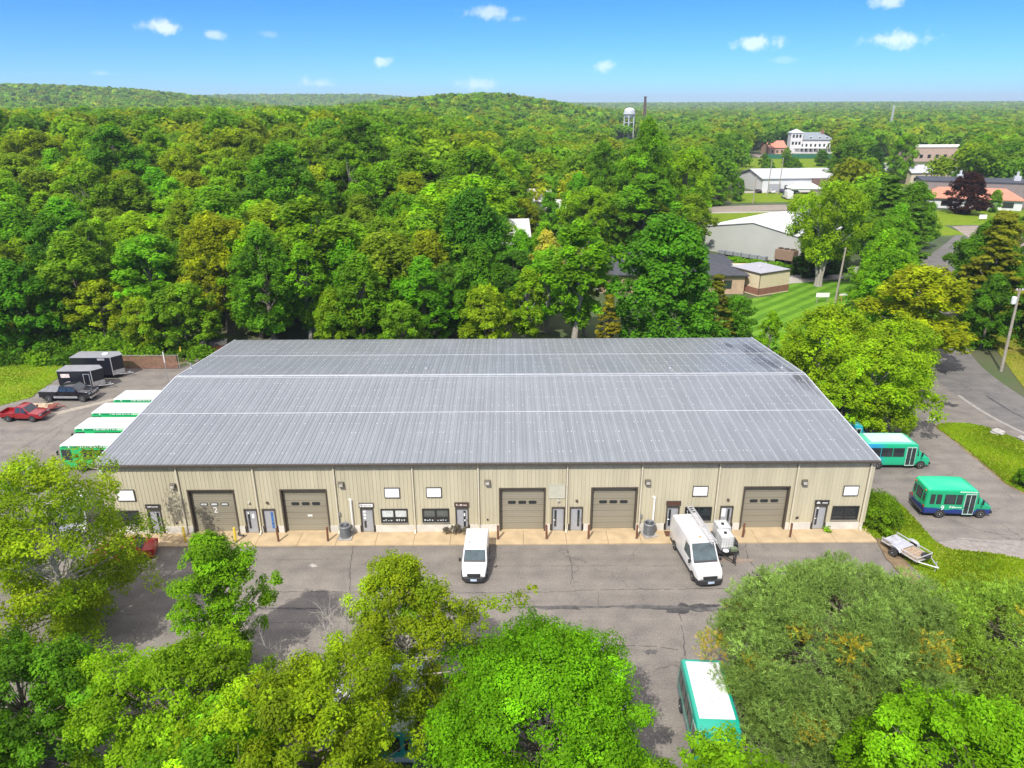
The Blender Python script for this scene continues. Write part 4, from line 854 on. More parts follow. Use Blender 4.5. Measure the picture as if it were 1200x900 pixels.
# ---- enclosed cargo trailers
def cargo_trailer(label,loc,rz,L_,W_,H_,dec):
    t=thing('cargo_trailer',label,'trailer',loc,rz); h=L_/2; W2=W_/2
    BT=pm('black_trailer_skin',(.012,.013,.018),.3,var=.2); RT=pm('grey_trailer_roof',(.235,.24,.25),.5,var=.12)
    plan=[(-h,-W2),(h-.55,-W2),(h+.35,0),(h-.55,W2),(-h,W2)]
    mb=MB(); mb.prism(plan,.55,H_-.08); mb.build('body',BT,t,bevel=.03)
    mb=MB(); g=.04; mb.prism([(-h-g,-W2-g),(h-.53,-W2-g),(h+.41,0),(h-.53,W2+g),(-h-g,W2+g)],H_-.08,H_); rf=mb.build('roof',RT,t,bevel=.02)
    if dec=='vent':
        mb=MB(); mb.lathe([(.36,0),(.36,.09),(.28,.13),(.01,.14)],'z',(h-1.8,.1,H_),18); mb.build('roof_vent',WHITE,rf)
        mb=MB(); mb.box(h-2.2,-W2-.02,H_-.42,h-1.3,-W2+.02,H_-.14); mb.build('awning_box',pm('chequer_grey',(.3,.3,.3),.5),t)
    mb=MB()
    for s in (1,-1):
        a=Vector((h-.55,s*W2*1.004,0)); b=Vector((h+.356,0,0)); n_=Vector((.58,s*.82,0)).normalized()*.012
        mb.add([(a+n_)+Vector((0,0,.55)),(b+n_)+Vector((0,0,.55)),(b+n_)+Vector((0,0,1.15)),(a+n_)+Vector((0,0,1.15))],[(0,1,2,3)])
    mb.open=True; mb.build('stone_guard',pm('diamond_plate',(.50,.50,.50),.35,metal=.5),t)
    mb=MB()
    for s in (1,-1): mb.box(h-.58,s*W2-.035,.55,h-.5,s*W2+.035,H_-.07)
    mb.build('corner_post',ALU,t)
    for s in (1,-1):
        if s<0 and dec=='door':
            mb=MB(); d0=h-1.55
            for q in ((d0,.7,d0+.06,2.2),(d0+.72,.7,d0+.78,2.2),(d0+.06,2.14,d0+.72,2.2),(d0+.06,.7,d0+.72,.76)): mb.box(q[0],-W2-.02,q[1],q[2],-W2+.01,q[3])
            mb.build('door_frame',ALU,t)
        for x in (-.7,.15): wheel(t,x,s*(W2-.02),.33,.22)
        mb=MB(); mb.box(-1.15,s*(W2+.10)-.12,.72,.6,s*(W2+.10)+.12,.78); mb.build('fender',pm('dull_fender',(.12,.12,.12),.5),t)
    mb=MB()
    for s in (1,-1): mb.tube([(h-.7,s*.8,.5),(h+1.35,0,.5)],.05,6)
    mb.tube([(h+1.0,0,.05),(h+1.0,0,.85)],.04,6); mb.build('drawbar',pm('drawbar_steel',(.3,.3,.3),.5),t)
    return t
cargo_trailer('black enclosed trailer with a side door, parked behind the black pickup',(-52.5,81.9,.004),.02,4.6,2.1,2.62,'door')
o=bpy.data.objects['cargo_trailer']; mb=MB(); mb.box(-1.9,-1.075,1.75,-.85,-1.045,2.22); mb.build('notice_panel',pm('pink_white_panel',(.72,.60,.56),.4,var=.25,scale=6),o)
cargo_trailer('larger black enclosed trailer with a round roof vent, farthest back',(-52.6,86.0,.004),.0,5.6,2.35,2.95,'vent')
# ---- small flat trailer behind the red pickup
t=thing('flat_trailer','small rusty flat trailer loaded with timber behind the red pickup','trailer',(-53.3,75.0,.004),.05)
RUST=pm('rusty_red_steel',(.20,.045,.03),.7,var=.3)
mb=MB(); mb.box(-1.6,-.8,.45,1.4,.8,.53); 
for s in (1,-1): mb.tube([(1.3,s*.7,.48),(2.5,0,.48)],.04,6)
mb.build('frame',RUST,t)
for s in (1,-1): wheel(t,0,s*.88,.30,.18)
t2=thing('timber_pile','loose pale timber boards lying on the small flat trailer','timber',(-53.7,75.0,.54),.05)
mb=MB(); rg=random.Random(2)
for k in range(9): mb.box(-1.4+rg.uniform(-.2,.2),-.7+k*.155,0,.9+rg.uniform(-.4,.4),-.57+k*.155,.05+.05*(k%2))
mb.build('board',pm('sawn_timber',(.46,.36,.24),.8,var=.25),t2)
mb=MB(); mb.cbox((.3,.55,.28),(.5,.3,.5)); mb.tube([(.3,.55,.5),(.1,.5,.85)],.03,6); mb.build('winch',BLACKP,t)
# ---- water tote on a trailer
tt=thing('tote_trailer','small black single axle trailer carrying two white water totes','trailer',(16.35,47.1,.004),-PI/2+.10)
mb=MB(); mb.box(-1.95,-.82,.42,1.05,.82,.50)
for s in (1,-1): mb.tube([(1.0,s*.6,.46),(2.15,0,.46)],.05,6)
mb.tube([(1.8,.05,.1),(1.8,.05,.85)],.045,6); mb.tube([(2.0,0,.46),(2.35,0,.48)],.06,6); mb.build('frame',BLACKP,tt)
for s in (1,-1):
    wheel(tt,-.3,s*.98,.33,.2)
    mb=MB(); mb.add([(x,s*.98+d,z) for x,z in ((-.75,.55),(-.6,.72),(0,.72),(.15,.55)) for d in (-.13,.13)],[(0,1,3,2),(2,3,5,4),(4,5,7,6)]); mb.open=True; mb.build('fender',BLACKP,tt)
mb=MB(); mb.cbox((.82,.45,.64),(.35,.5,.3)); mb.build('pump_housing',pm('dusty_green',(.16,.2,.12),.6,var=.3),tt,bevel=.05)
mb=MB(); mb.lathe([(.06,-.05),(.30,-.05),(.30,.05),(.06,.05)],'z',(1.0,-.25,.62),18); o=mb.build('hose_reel',BLACKP,tt); mb=MB(); mb.lathe([(.24,.0),(.22,.075),(.01,.08)],'z',(1.0,-.25,.62),18); mb.build('reel_disc',WHITE,o)
tk=thing('water_tote','nearer white plastic water tote in a steel cage beside the ladder van','tote',(16.33,47.0,.51),-PI/2+.10,'caged water totes on the small trailer')
mb=MB(); mb.box(-.58,-.48,.14,.58,.48,1.12); mb.build('tank',pm('translucent_plastic',(.70,.71,.70),.35,var=.08),tk,bevel=.06); mb=MB(); mb.lathe([(.13,1.1),(.13,1.19),(.01,1.2)],'z',n=14); mb.build('cap',BLACKP,tk)
mb=MB()
for k in range(7):
    x=-.6+k*.2; mb.tube([(x,-.505,.05),(x,-.505,1.16),(x,.505,1.16),(x,.505,.05)] if k in (2,4) else [(x,-.505,.05),(x,-.505,1.14)],.014,5); mb.tube([(x,.505,.05),(x,.505,1.14)],.014,5)
for k in range(6):
    y=-.5+k*.2
    for x in (-.61,.61): mb.tube([(x,y,.05),(x,y,1.14)],.014,5)
for k in range(6):
    z=.08+k*.212; mb.tube([(-.61,-.505,z),(.61,-.505,z),(.61,.505,z),(-.61,.505,z),(-.61,-.505,z)],.014,5)
mb.build('cage',pm('galvanised_cage',(.55,.56,.57),.4,metal=.5),tk); mb=MB(); mb.box(-.6,-.5,0,.6,.5,.06); mb.box(-.6,-.5,.06,-.4,.5,.14); mb.box(.4,-.5,.06,.6,.5,.14); mb.build('pallet',pm('pallet_grey',(.2,.2,.2),.7),tk)
tk2=copy_tree(tk); tk2.location=(16.46,48.27,.51); tk2['label']='farther white plastic water tote in a steel cage, closest to the wall'
# ---- aluminium utility trailer on the soil strip
ut=thing('utility_trailer','silver aluminium utility trailer with a raised ramp beside the shrub','trailer',(30.05,46.35,.10),-PI/2+.42)
mb=MB(); 
for s in (1,-1): mb.box(-1.55,s*.8-.03,.50,1.55,s*.8+.03,.58); mb.box(-1.55,s*.8-.025,.82,1.55,s*.8+.025,.88); 
for s in (1,-1):
    for x in (-1.5,-.5,.5,1.5): mb.box(x-.025,s*.8-.024,.5801,x+.025,s*.8+.024,.8199)
for x in (-1.55,1.55): mb.box(x-.03,-.77,.50,x+.03,.77,.58)
mb.box(1.52,-.77,.82,1.58,.77,.88)
for s in (1,-1): mb.tube([(1.5,s*.72,.52),(2.7,0,.52)],.045,6)
mb.tube([(2.45,.06,.02),(2.45,.06,.9)],.035,6); mb.build('frame',ALU,ut)
mb=MB()
for k in range(10): mb.box(-1.5,-.75+k*.152,.555,1.5,-.62+k*.152,.595)
mb.build('deck',pm('weathered_boards',(.33,.25,.17),.85,var=.35,scale=5),ut)
mb=MB(); mb.box(-1.5,-.72,.64,.0,.72,.66)
for k in range(14): mb.box(-1.5,-.7+k*.105,.66,0,-.64+k*.105,.70)
for x in (-1.5,0,-.75): mb.box(x-.03,-.75,.64,x+.03,.75,.705)
mb.build('ramp',pm('pale_aluminium',(.60,.60,.64),.4,metal=.35,var=.15),ut)
for s in (1,-1):
    wheel(ut,-.25,s*1.0,.34,.2)
    mb=MB(); P=[(-.75,.62),(-.6,.80),(-.35,.88),(-.1,.88),(.15,.80),(.3,.62)]; mb.add([(x,s*.98+d,z) for x,z in P for d in (-.14,.14)],[(2*i,2*i+1,2*i+3,2*i+2) for i in range(5)]); mb.open=True; mb.build('fender',ALU,ut)
mb=MB(); mb.lathe([(.16,-.1),(.30,-.1),(.33,-.06),(.33,.06),(.30,.1),(.16,.1)],'z',(1.45,.25,.74),18); o=mb.build('spare_wheel',RUB,ut); mb=MB(); mb.lathe([(.2,-.06),(.2,.08),(.05,.10),(.01,.1)],'z',(1.45,.25,.74),16); mb.build('rim',RIMS,o)
# ---- bollards and air conditioners along the apron
YEL=pm('yellow_bollard_paint',(.68,.50,.05),.5,var=.1); BRB=pm('rusty_brown_paint',(.15,.060,.032),.6,var=.25)
names=['yellow bollard left of the door numbered 2','yellow bollard right of the door numbered 2','brown bollard beside the blue glazed door','brown bollard left of the left air conditioner','brown bollard beside the white compact van','brown bollard right of the middle overhead door','brown bollard left of the fourth overhead door','brown bollard left of the right air conditioner','brown bollard beside the water tote','brown bollard right of the last overhead door']
proto={}
for k,(x,y) in enumerate(((217,636),(276,636.5),(326,635.5),(384,635),(583.6,632.8),(640.6,632.5),(689.6,632.2),(746.3,632),(870.75,630.3),(926.25,630.3))):
    key='y' if k<2 else 'b'; hgt=1.34 if k<2 else 1.28
    if key not in proto:
        b=thing('bollard','x','bollard',group='bollards along the apron'); r=.095 if k<2 else .085
        mb=MB(); mb.lathe([(r,0),(r,hgt-.05),(r*.8,hgt),(r*.3,hgt+.03),(.01,hgt+.035)],'z',n=14); mb.build('post',YEL if k<2 else BRB,b,smooth=True)
        mb=MB(); mb.lathe([(r+.05,0),(r+.04,.02),(r,.03)],'z',n=14); mb.build('base_ring',pm('grey_grout',(.22,.2,.17),.9),b); proto[key]=b
    else: b=copy_tree(proto[key])
    p_=at(x,y,.11); b.location=(p_[0],p_[1]+.12,.11); b['label']=names[k]; b.rotation_euler=(R_((k*37)%5-2)*.6,R_((k*53)%5-2)*.6,0)
ACG=pm('condenser_grey',(.20,.21,.22),.5,metal=.2,var=.1); ACD=pm('condenser_core',(.05,.052,.055),.6)
ac0=None
for k,(x,y,lb) in enumerate(((405,630,'round grey air conditioner with a dark fan top beside the numbered sign door'),(760.4,627,'round grey air conditioner left of the door with the brown mat'))):
    if ac0 is None:
        a=thing('air_conditioner','x','air conditioner',group='air conditioners on the apron')
        mb=MB(); mb.box(-.55,-.55,0,.55,.55,.09); mb.build('pad',pm('pad_concrete',(.33,.31,.28),.9),a)
        mb=MB(); mb.lathe([(.38,.14),(.38,1.0),(.01,1.0)],'z',n=24); mb.build('core',ACD,a)
        mb=MB()
        for j in range(40):
            t=2*PI*j/40; mb.box(-.008,-.008,.16,.008,.008,.98); 
            for q in range(8): vx,vy,vz=mb.v[-8+q]; mb.v[-8+q]=(vx+.44*math.cos(t),vy+.44*math.sin(t),vz)
        for j in range(9): 
            z=.2+j*.095; mb.lathe([(.442,z),(.452,z+.01),(.442,z+.02)],'z',n=24)
        mb.lathe([(.46,.09),(.46,.18),(.40,.18),(.40,.09)],'z',n=24); mb.build('louvre_jacket',ACG,a)
        mb=MB(); mb.lathe([(.47,.96),(.47,1.08),(.44,1.12),(.36,1.10),(.36,.99),(.40,.96)],'z',n=28)
        for j in range(7): r=.06+j*.048; mb.lathe([(r,1.085),(r+.008,1.095),(r+.012,1.085)],'z',n=20)
        for j in range(4): t=PI*j/4; mb.tube([(-.37*math.cos(t),-.37*math.sin(t),1.08),(.37*math.cos(t),.37*math.sin(t),1.08)],.012,5)
        mb.build('fan_guard',ACG,a)
        mb=MB(); 
        for j in range(4):
            t=PI/2*j; mb.add([(.06*math.cos(t),.06*math.sin(t),1.02),(.34*math.cos(t),.34*math.sin(t),1.02),(.34*math.cos(t+.6),.34*math.sin(t+.6),1.05),(.06*math.cos(t+.6),.06*math.sin(t+.6),1.05)],[(0,1,2,3)])
        mb.open=True; mb.build('fan_blade',pm('pale_fan',(.4,.41,.42),.5),a); ac0=a
    else: a=copy_tree(ac0)
    p_=at(x,y,.11); a.location=(p_[0],p_[1]+.1,.112); a['label']=lb; a.rotation_euler=(0,0,BROT+k*.3)
u=(MD[7][0]+MD[7][1])/2; x,y=bw(u,-.28); mt=thing('door_mat','brown door mat before the door with the plain brown sign','mat',(x,y,.112),BROT)
mb=MB(); mb.box(-.62,-.36,0,.62,.36,.015); mb.build('pad',pm('coir_mat',(.11,.05,.025),.95,var=.2,scale=9),mt); mb=MB(); 
for a in ((-.64,-.38,.64,-.36),(-.64,.36,.64,.38)): mb.box(a[0],a[1],0,a[2],a[3],.02)
mb.build('border',BLACKP,mt)
x,y=bw(OD[0][1]+.05,-.12); hs=thing('downspout_boot','black rubber downspout boot at the foot of the numbered overhead door','drain boot',(x,y,.112),BROT); mb=MB(); mb.tube([(0,.2,.12),(.05,0,.1),(.3,-.1,.07),(.5,-.08,.06)],[.09,.09,.07,.09],8); mb.build('boot',BLACKP,hs,smooth=True)
# ---- left rear: fence, posts, flagpole, shed
fc=thing('fence','brown slatted chain link fence panel at the back left corner of the yard','fence',(-48.0,88.6,0),0)
mb=MB()
for k in range(62):
    x=-4.2+k*.135; mb.box(x-.05,-.012,.08,x+.05,.012,1.78)
mb.build('slat_panel',pm('fence_slat',(.24,.125,.085),.8,var=.25,scale=2),fc)
for k in range(5): mb=MB(); mb.tube([(-4.3+k*2.15,.06,0),(-4.3+k*2.15,.06,1.95)],.04,8); mb.build('post',pm('galv_post',(.32,.30,.28),.5),fc)
mb=MB(); mb.tube([(-4.3,.06,1.88),(4.3,.06,1.88)],.03,6); mb.build('rail',pm('galv_post',(.3,.3,.3)),fc)
p_=at(213,419); b=copy_tree(proto['y']); b.location=(p_[0],p_[1],0); b.scale=(1.3,1.3,1.15); b['label']='yellow marker post in the soil beside the brown fence'; 
p_=at(180,462); fp=thing('flagpole','slim white topped pole standing behind the farthest bus','pole',(p_[0],p_[1]+4,0)); mb=MB(); mb.tube([(0,0,0),(0,0,2.6)],.045,8); mb.build('shaft',pm('grey_pole',(.25,.25,.25),.5),fp); mb=MB(); mb.tube([(0,0,2.6),(0,0,4.0)],.06,8); mb.build('tip',WHITE,fp)
p_=at(249,416); shd=thing('shed','small low rust orange shed at the forest edge behind the roof corner','shed',(p_[0],p_[1]+1.2,0),.2)
mb=MB(); mb.box(-1.6,-1,0,1.6,1,1.3); mb.build('wall',pm('orange_boards',(.38,.14,.06),.8,var=.25),shd); mb=MB(); mb.add([(-1.8,-1.2,1.3),(1.8,-1.2,1.3),(1.8,1.2,1.3),(-1.8,1.2,1.3),(-1.8,0,1.9),(1.8,0,1.9)],[(0,1,5,4),(2,3,4,5),(0,4,3),(1,2,5),(3,2,1,0)]); mb.build('roof',pm('dark_shingle',(.06,.055,.05),.9),shd)
# ---- poles and roadside things on the right
WOOD=pm('weathered_pole',(.30,.265,.215),.9,var=.2,scale=3)
def upole(label,x,y,h,lean,arm):
    t=thing('utility_pole',label,'utility pole',(x,y,0)); mb=MB(); mb.tube([(0,0,0),(lean*.5,0,h*.5),(lean,0,h)],[.19,.165,.13],10); mb.build('shaft',WOOD,t,smooth=True)
    if arm:
        mb=MB(); mb.box(lean-.6,-.13,h-.25,lean+1.4,-.01,h-.12); mb.build('crossarm',WOOD,t)
        mb=MB(); mb.lathe([(.28,h-1.9),(.30,h-1.85),(.30,h-1.1),(.22,h-1.0),(.01,h-.98)],'z',(lean-.45,-.1,0),14); mb.build('transformer',pm('transformer_grey',(.62,.64,.64),.4),t)
        for k in (-.4,.3,1.1): mb=MB(); mb.lathe([(.05,h-.12),(.06,h-.02),(.02,h+.06)],'z',(lean+k,-.07,0),8); mb.build('insulator',WHITE,t)
    return t
upole('leaning wooden utility pole with a grey transformer on the right verge',63.2,86.8,10.9,-.3,True)
upole('grey wooden utility pole by the white board on the mown lawn',56.2,121.1,9.6,.3,False)
def wire(pts,sag,nm,lb):
    P=[]
    for a,b in zip(pts,pts[1:]):
        for k in range(17):
            t=k/16; P.append((a[0]+(b[0]-a[0])*t,a[1]+(b[1]-a[1])*t,a[2]+(b[2]-a[2])*t-sag*4*t*(1-t)))
    mb=MB(); mb.tube(P,.018,4); tag(mb.build(nm,BLACKP),lb,'cable')
wire([(56.5,121.1,9.2),(62.9,86.8,9.3)],.6,'power_line','thin black power line between the two utility poles')
p_=at(962,352); x,y=55,121.6; sb=thing('board_sign','long white board sign on short posts beside the lawn pole','sign',(54.0,121.3,0),0)
mb=MB(); mb.box(-1.2,-.05,1.0,1.1,.03,1.75); mb.build('board',SWHITE,sb)
for s in (-1,1): mb=MB(); mb.box(s*.9-.06,.032,0,s*.9+.06,.14,1.7); mb.build('post',WOOD,sb)
p_=at(990,352); ba=thing('barrier_frame','orange and white barrier frame half under the tree by the lawn pole','barrier',(p_[0],p_[1],0),.2)
mb=MB(); mb.box(-1.2,-.06,.9,1.2,.06,1.2); mb.build('plank',SWHITE,ba)
for s in (-1,1): mb=MB(); mb.tube([(s*1.0,-.5,0),(s*1.0,0,1.25),(s*1.0,.5,0)],.045,6); mb.build('leg',pm('orange_leg',(.6,.22,.04),.6),ba)
p_=at(1198,540)
for k,(x,y,sz,lb) in enumerate(((45.6,71.2,.45,'grey boulder at the near corner of the street island'),(50.8,68.0,.55,'pale boulder where the island meets the street'),(52.5,66.6,.35,'small grey stone beside the pale boulder'))):
    rg=np.random.default_rng(k); bm=bmesh.new(); bmesh.ops.create_icosphere(bm,subdivisions=3,radius=sz)
    ph=rg.uniform(0,6,6)
    for v in bm.verts:
        n=v.co.normalized(); d=1+.18*math.sin(3*n.x+ph[0])*math.cos(4*n.y+ph[1])+.1*math.sin(7*n.z+ph[2]+5*n.x); v.co=Vector((v.co.x*d*1.2,v.co.y*d,v.co.z*d*.7))
    me=bpy.data.meshes.new('boulder'); bm.to_mesh(me); bm.free(); me.materials.append(pm('boulder_stone',(.34,.32,.29),.9,var=.25,bump=.5)); o=bpy.data.objects.new('boulder',me); COL.objects.link(o); o.location=(x,y,.18); tag(o,lb,'boulder')
del b['group']
# ------------------------------------------------------------------ background buildings
GWALL=pm('far_grey_wall',(.42,.43,.39),.7,var=.05,scale=.3); WROOF=pm('white_membrane_roof',(.66,.66,.65),.6,var=.05,scale=.2); DROOF=pm('charcoal_shingle',(.050,.053,.062),.85,var=.25,scale=1.2)
BRICK=pm('tan_brick',(.42,.30,.20),.85,var=.15,scale=1.5); REDB=pm('red_brown_brick',(.23,.105,.07),.85,var=.15,scale=2); CREAM=pm('cream_wall',(.60,.50,.34),.7,var=.06); GREYR=pm('grey_roof_sheet',(.42,.42,.43),.6,var=.08,scale=.3)
WHITEW=pm('white_clapboard',(.60,.60,.59),.6,var=.05); SALM=pm('salmon_tile',(.46,.19,.12),.8,var=.15,scale=1.5); STONE=pm('stone_wall',(.30,.29,.27),.8)
def gable(root,L_,W_,h,rise,wm,rm,over=.5,axis='x',name='roof',z0=0,both=True):
    mb=MB(); a,b=L_/2,W_/2
    mb.box(-a,-b,z0,a,b,h); 
    mb.add([(-a,-b,h),(-a,b,h),(-a,0,h+rise)],[(0,1,2)]); mb.add([(a,-b,h),(a,b,h),(a,0,h+rise)],[(0,1,2)])
    o=mb.build('wall',wm,root)
    mb=MB(); a+=over; k=rise/b; bb=b+over; zl=h-over*k
    mb.add([(-a,-bb,zl+.02),(a,-bb,zl+.02),(a,0,h+rise+.02),(-a,0,h+rise+.02),(-a,bb,zl+.02),(a,bb,zl+.02),(-a,-bb,zl+.2),(a,-bb,zl+.2),(a,0,h+rise+.22),(-a,0,h+rise+.22),(-a,bb,zl+.2),(a,bb,zl+.2)],
       [(0,3,2,1),(3,4,5,2),(6,7,8,9),(9,8,11,10),(0,1,7,6),(4,10,11,5),(0,6,9,3),(3,9,10,4),(1,2,8,7),(2,5,11,8)])
    return mb.build(name,rm,root)
def hip(root,L_,W_,h,rise,wm,rm,over=.6,z0=0):
    mb=MB(); a,b=L_/2,W_/2; mb.box(-a,-b,z0,a,b,h); mb.build('wall',wm,root)
    a+=over;b+=over; r=max(a-b,.3); mb=MB()
    mb.add([(-a,-b,h),(a,-b,h),(a,b,h),(-a,b,h),(-r,0,h+rise),(r,0,h+rise),(-a,-b,h-.2),(a,-b,h-.2),(a,b,h-.2),(-a,b,h-.2)],[(0,1,5,4),(2,3,4,5),(1,2,5),(3,0,4),(0,6,7,1),(1,7,8,2),(2,8,9,3),(3,9,6,0),(9,8,7,6)]); return mb.build('roof',rm,root)
def facade_windows(root,x0,x1,n,z0,z1,y,wd,m=GLASS,fm=None):
    for k in range(n):
        xc=x0+(x1-x0)*(k+.5)/n; mb=MB(); mb.box(xc-wd/2,y-.06,z0,xc+wd/2,y+.05,z1); f=mb.build('window',fm or TRIM,root); mb=MB(); mb.box(xc-wd/2+.1,y-.075,z0+.1,xc+wd/2-.1,y,z1-.1); mb.build('pane',m,f)
# white roofed metal hall: gable end toward us-left
A=at(826,293); B=at(936,310); ang=math.atan2(B[1]-A[1],B[0]-A[0]); 
wid=math.dist(A[:2],B[:2])*1.02; dep=30; cx=(A[0]+B[0])/2-math.sin(ang)*dep/2; cy=(A[1]+B[1])/2+math.cos(ang)*dep/2
bg1=thing('metal_hall','grey walled metal hall with a low white roof beyond the lawn','hall',(cx,cy,0),ang-PI/2)
gable(bg1,dep,wid,5.6,2.0,GWALL,WROOF,.25)
mb=MB(); mb.lathe([(.3,7.2),(.3,8.2),(.35,8.3),(.01,8.4)],'z',(dep*.1,3,0),10); mb.build('vent',GWALL,bg1)
mb=MB(); 
for s in (1,-1): mb.add([(-dep/2-.3,s*(wid/2+.3),5.50),(-dep/2-.3,0,7.56),(-dep/2-.3,0,7.9),(-dep/2-.3,s*(wid/2+.3),5.84),(-dep/2-.2,s*(wid/2+.3),5.50),(-dep/2-.2,0,7.56),(-dep/2-.2,0,7.9),(-dep/2-.2,s*(wid/2+.3),5.84)],[(0,1,2,3),(4,5,6,7),(0,1,5,4),(2,3,7,6)])
mb.build('rake_trim',pm('grey_trim',(.14,.14,.15),.5),bg1)
mb=MB(); mb.cbox((-dep/2-.1,1.5,5.6),(.3,.7,.7)); mb.build('vent_louvre',TRIM,bg1)
ca,sa=math.cos(ang),math.sin(ang)
def near(px,py): return at(px,py)
p_=near(887,301); eq=thing('condenser_bank','row of low grey refrigeration condensers along the metal hall','condenser',(A[0]*.50+B[0]*.50+1.2*sa-1,A[1]*.50+B[1]*.50-1.6,0),ang)
for k in range(6): mb=MB(); mb.box(-6.2+k*2,-.6,.4,-4.5+k*2,.6,1.15); mb.lathe([(.5,1.15),(.5,1.22),(.01,1.2)],'z',(-5.35+k*2,0,0),14); mb.build('unit',pm('condenser_far',(.24,.26,.27),.5),eq)
mb=MB(); mb.box(-6.3,-.4,.3,5.8,.4,.4)
for k in range(7): mb.box(-6.2+k*2-.05,-.3,0,-6.1+k*2,.3,.3)
mb.build('stand',TRIM,eq)
eb=thing('cooling_unit','brown boxy cooling unit on legs by the end of the metal hall','cooling unit',(A[0]*.17+B[0]*.83,A[1]*.17+B[1]*.83-2.2,0),ang)
mb=MB(); mb.box(-2.1,-1.1,1.0,2.1,1.1,3.1); mb.build('casing',pm('brown_casing',(.24,.16,.11),.7,var=.1),eb)
for k in range(3): mb=MB(); mb.lathe([(.55,3.1),(.55,3.35),(.45,3.35),(.45,3.12)],'z',(-1.35+k*1.35,0,0),16); mb.build('fan_ring',TRIM,eb)
for x in (-1.9,-.6,.6,1.9): mb=MB(); mb.box(x-.1,-.9,0,x+.1,.9,1.0); mb.build('leg',BLACKP,eb)
# hedge row between
# low dark roofed brick building and its flat block
C=at(719,350); D=at(862,341); ang2=math.radians(2)
bg2=thing('brick_building','low tan brick building with a dark shingle roof behind the big maple','building',(29.5,137,0),math.radians(-2)); hip(bg2,26,18,3.6,2.4,BRICK,DROOF,.6)
facade_windows(bg2,-12,12,6,1,2.6,-9,1.5)
A2=at(861,337); B2=at(896,347); a2=math.atan2(B2[1]-A2[1],B2[0]-A2[0]); w2=math.dist(A2[:2],B2[:2]); d2=7.5
bg3=thing('flat_block','small cream flat roofed block with a red brown brick base on the lawn','outbuilding',((A2[0]+B2[0])/2-1.2-math.sin(a2)*d2/2,(A2[1]+B2[1])/2+math.cos(a2)*d2/2,0),a2)
mb=MB(); mb.box(-w2/2,-d2/2,1.35,w2/2,d2/2,3.9); mb.build('wall',CREAM,bg3); mb=MB(); mb.box(-w2/2-.05,-d2/2-.05,.15,w2/2+.05,d2/2+.05,1.35); mb.build('wall_base',REDB,bg3); mb=MB(); mb.box(-w2/2-.1,-d2/2-.1,0,w2/2+.1,d2/2+.1,.15); mb.build('footing',CREAM,bg3)
mb=MB(); mb.box(-w2/2-.15,-d2/2-.15,3.9,w2/2+.15,d2/2+.15,4.12); rf=mb.build('roof_edge',TRIM,bg3); mb=MB(); mb.box(-w2/2,-d2/2,4.12,w2/2,d2/2,4.16); rr_=mb.build('roof',pm('grey_flat_roof',(.33,.33,.36),.8,var=.1),bg3)
mb=MB(); mb.tube([(.4,.8,4.16),(.4,.8,5.1)],.1,8); mb.tube([(1.0,.2,4.16),(1.0,.2,4.8)],.08,8); mb.cbox((-.2,0,4.3),(.8,.6,.28)); mb.build('roof_vent',BRIGHT,rr_)
for x in (-w2/2-.12,w2/2+.04): mb=MB(); mb.box(x,-d2/2-.14,.2,x+.08,-d2/2-.06,3.9); mb.build('downspout',TRIM,bg3)
wr_=thing('brick_wing','tan brick wing wall with pale coping between the dark roof and the flat block','wall',(41.5,134.5,0),a2+1.1); mb=MB(); mb.box(-4,-1.5,0,7,1.5,3.6); mb.build('wall',pm('rosy_brick',(.46,.31,.22),.85,var=.12),wr_); mb=MB(); mb.box(-4.1,-1.6,3.6,7.1,1.6,3.85); mb.build('coping',CREAM,wr_)
# grey roofed warehouse beyond the far road
bg4=thing('grey_roof_store','long white store with a pale grey metal roof beyond the far road','store',(113,302,0),math.radians(6)); gable(bg4,33,24,5.2,2.6,WHITEW,GREYR,.6)
mb=MB(); mb.box(3.5,-12.6,.3,16.4,-12.05,4.9); mb.build('dark_wall_panel',pm('brown_cladding',(.16,.10,.085),.7),bg4)
mb=MB(); mb.box(-14,-12.2,.2,-9,-12.0,3.2); mb.build('loading_door',GREYD,bg4); facade_windows(bg4,-8,2,4,1.2,2.6,-12.05,1.3)
cn=thing('white_canopy','white tent canopy beside the grey roofed store','canopy',(112.5,284,0),math.radians(6)); hip(cn,11,5.5,2.3,1.7,pm('canopy_skirt',(.7,.7,.7),.6),SWHITE,.4,1.6)
for x,y in ((-5.5,-2.7),(5.5,-2.7),(-5.5,2.7),(5.5,2.7)): mb=MB(); mb.tube([(x,y,0),(x,y,2.2)],.06,6); mb.build('leg',ALU,cn)
rg=random.Random(5)
for k,(x,y,c_,lb) in enumerate(((96,287,BLKP,'dark car parked at the left front of the grey roofed store'),(101,286.5,WPAINT,'white car parked second from left at the grey roofed store'),(105.5,287.5,paint('navy_paint',(.02,.03,.10)),'dark blue car parked in the middle at the grey roofed store'),(109.2,284,pm('grey_paint',(.2,.2,.21),.3),'grey car parked nearest the white tent canopy'))):
    saloon(lb,(x,y,.016),PI/2+rg.uniform(-.1,.1),c_)
cargo_van('box_truck','white truck on the verge in front of the grey roofed store',(100.5,268,.02),PI*.5,6,2.2,2.9,WPAINT,1.0,.9)
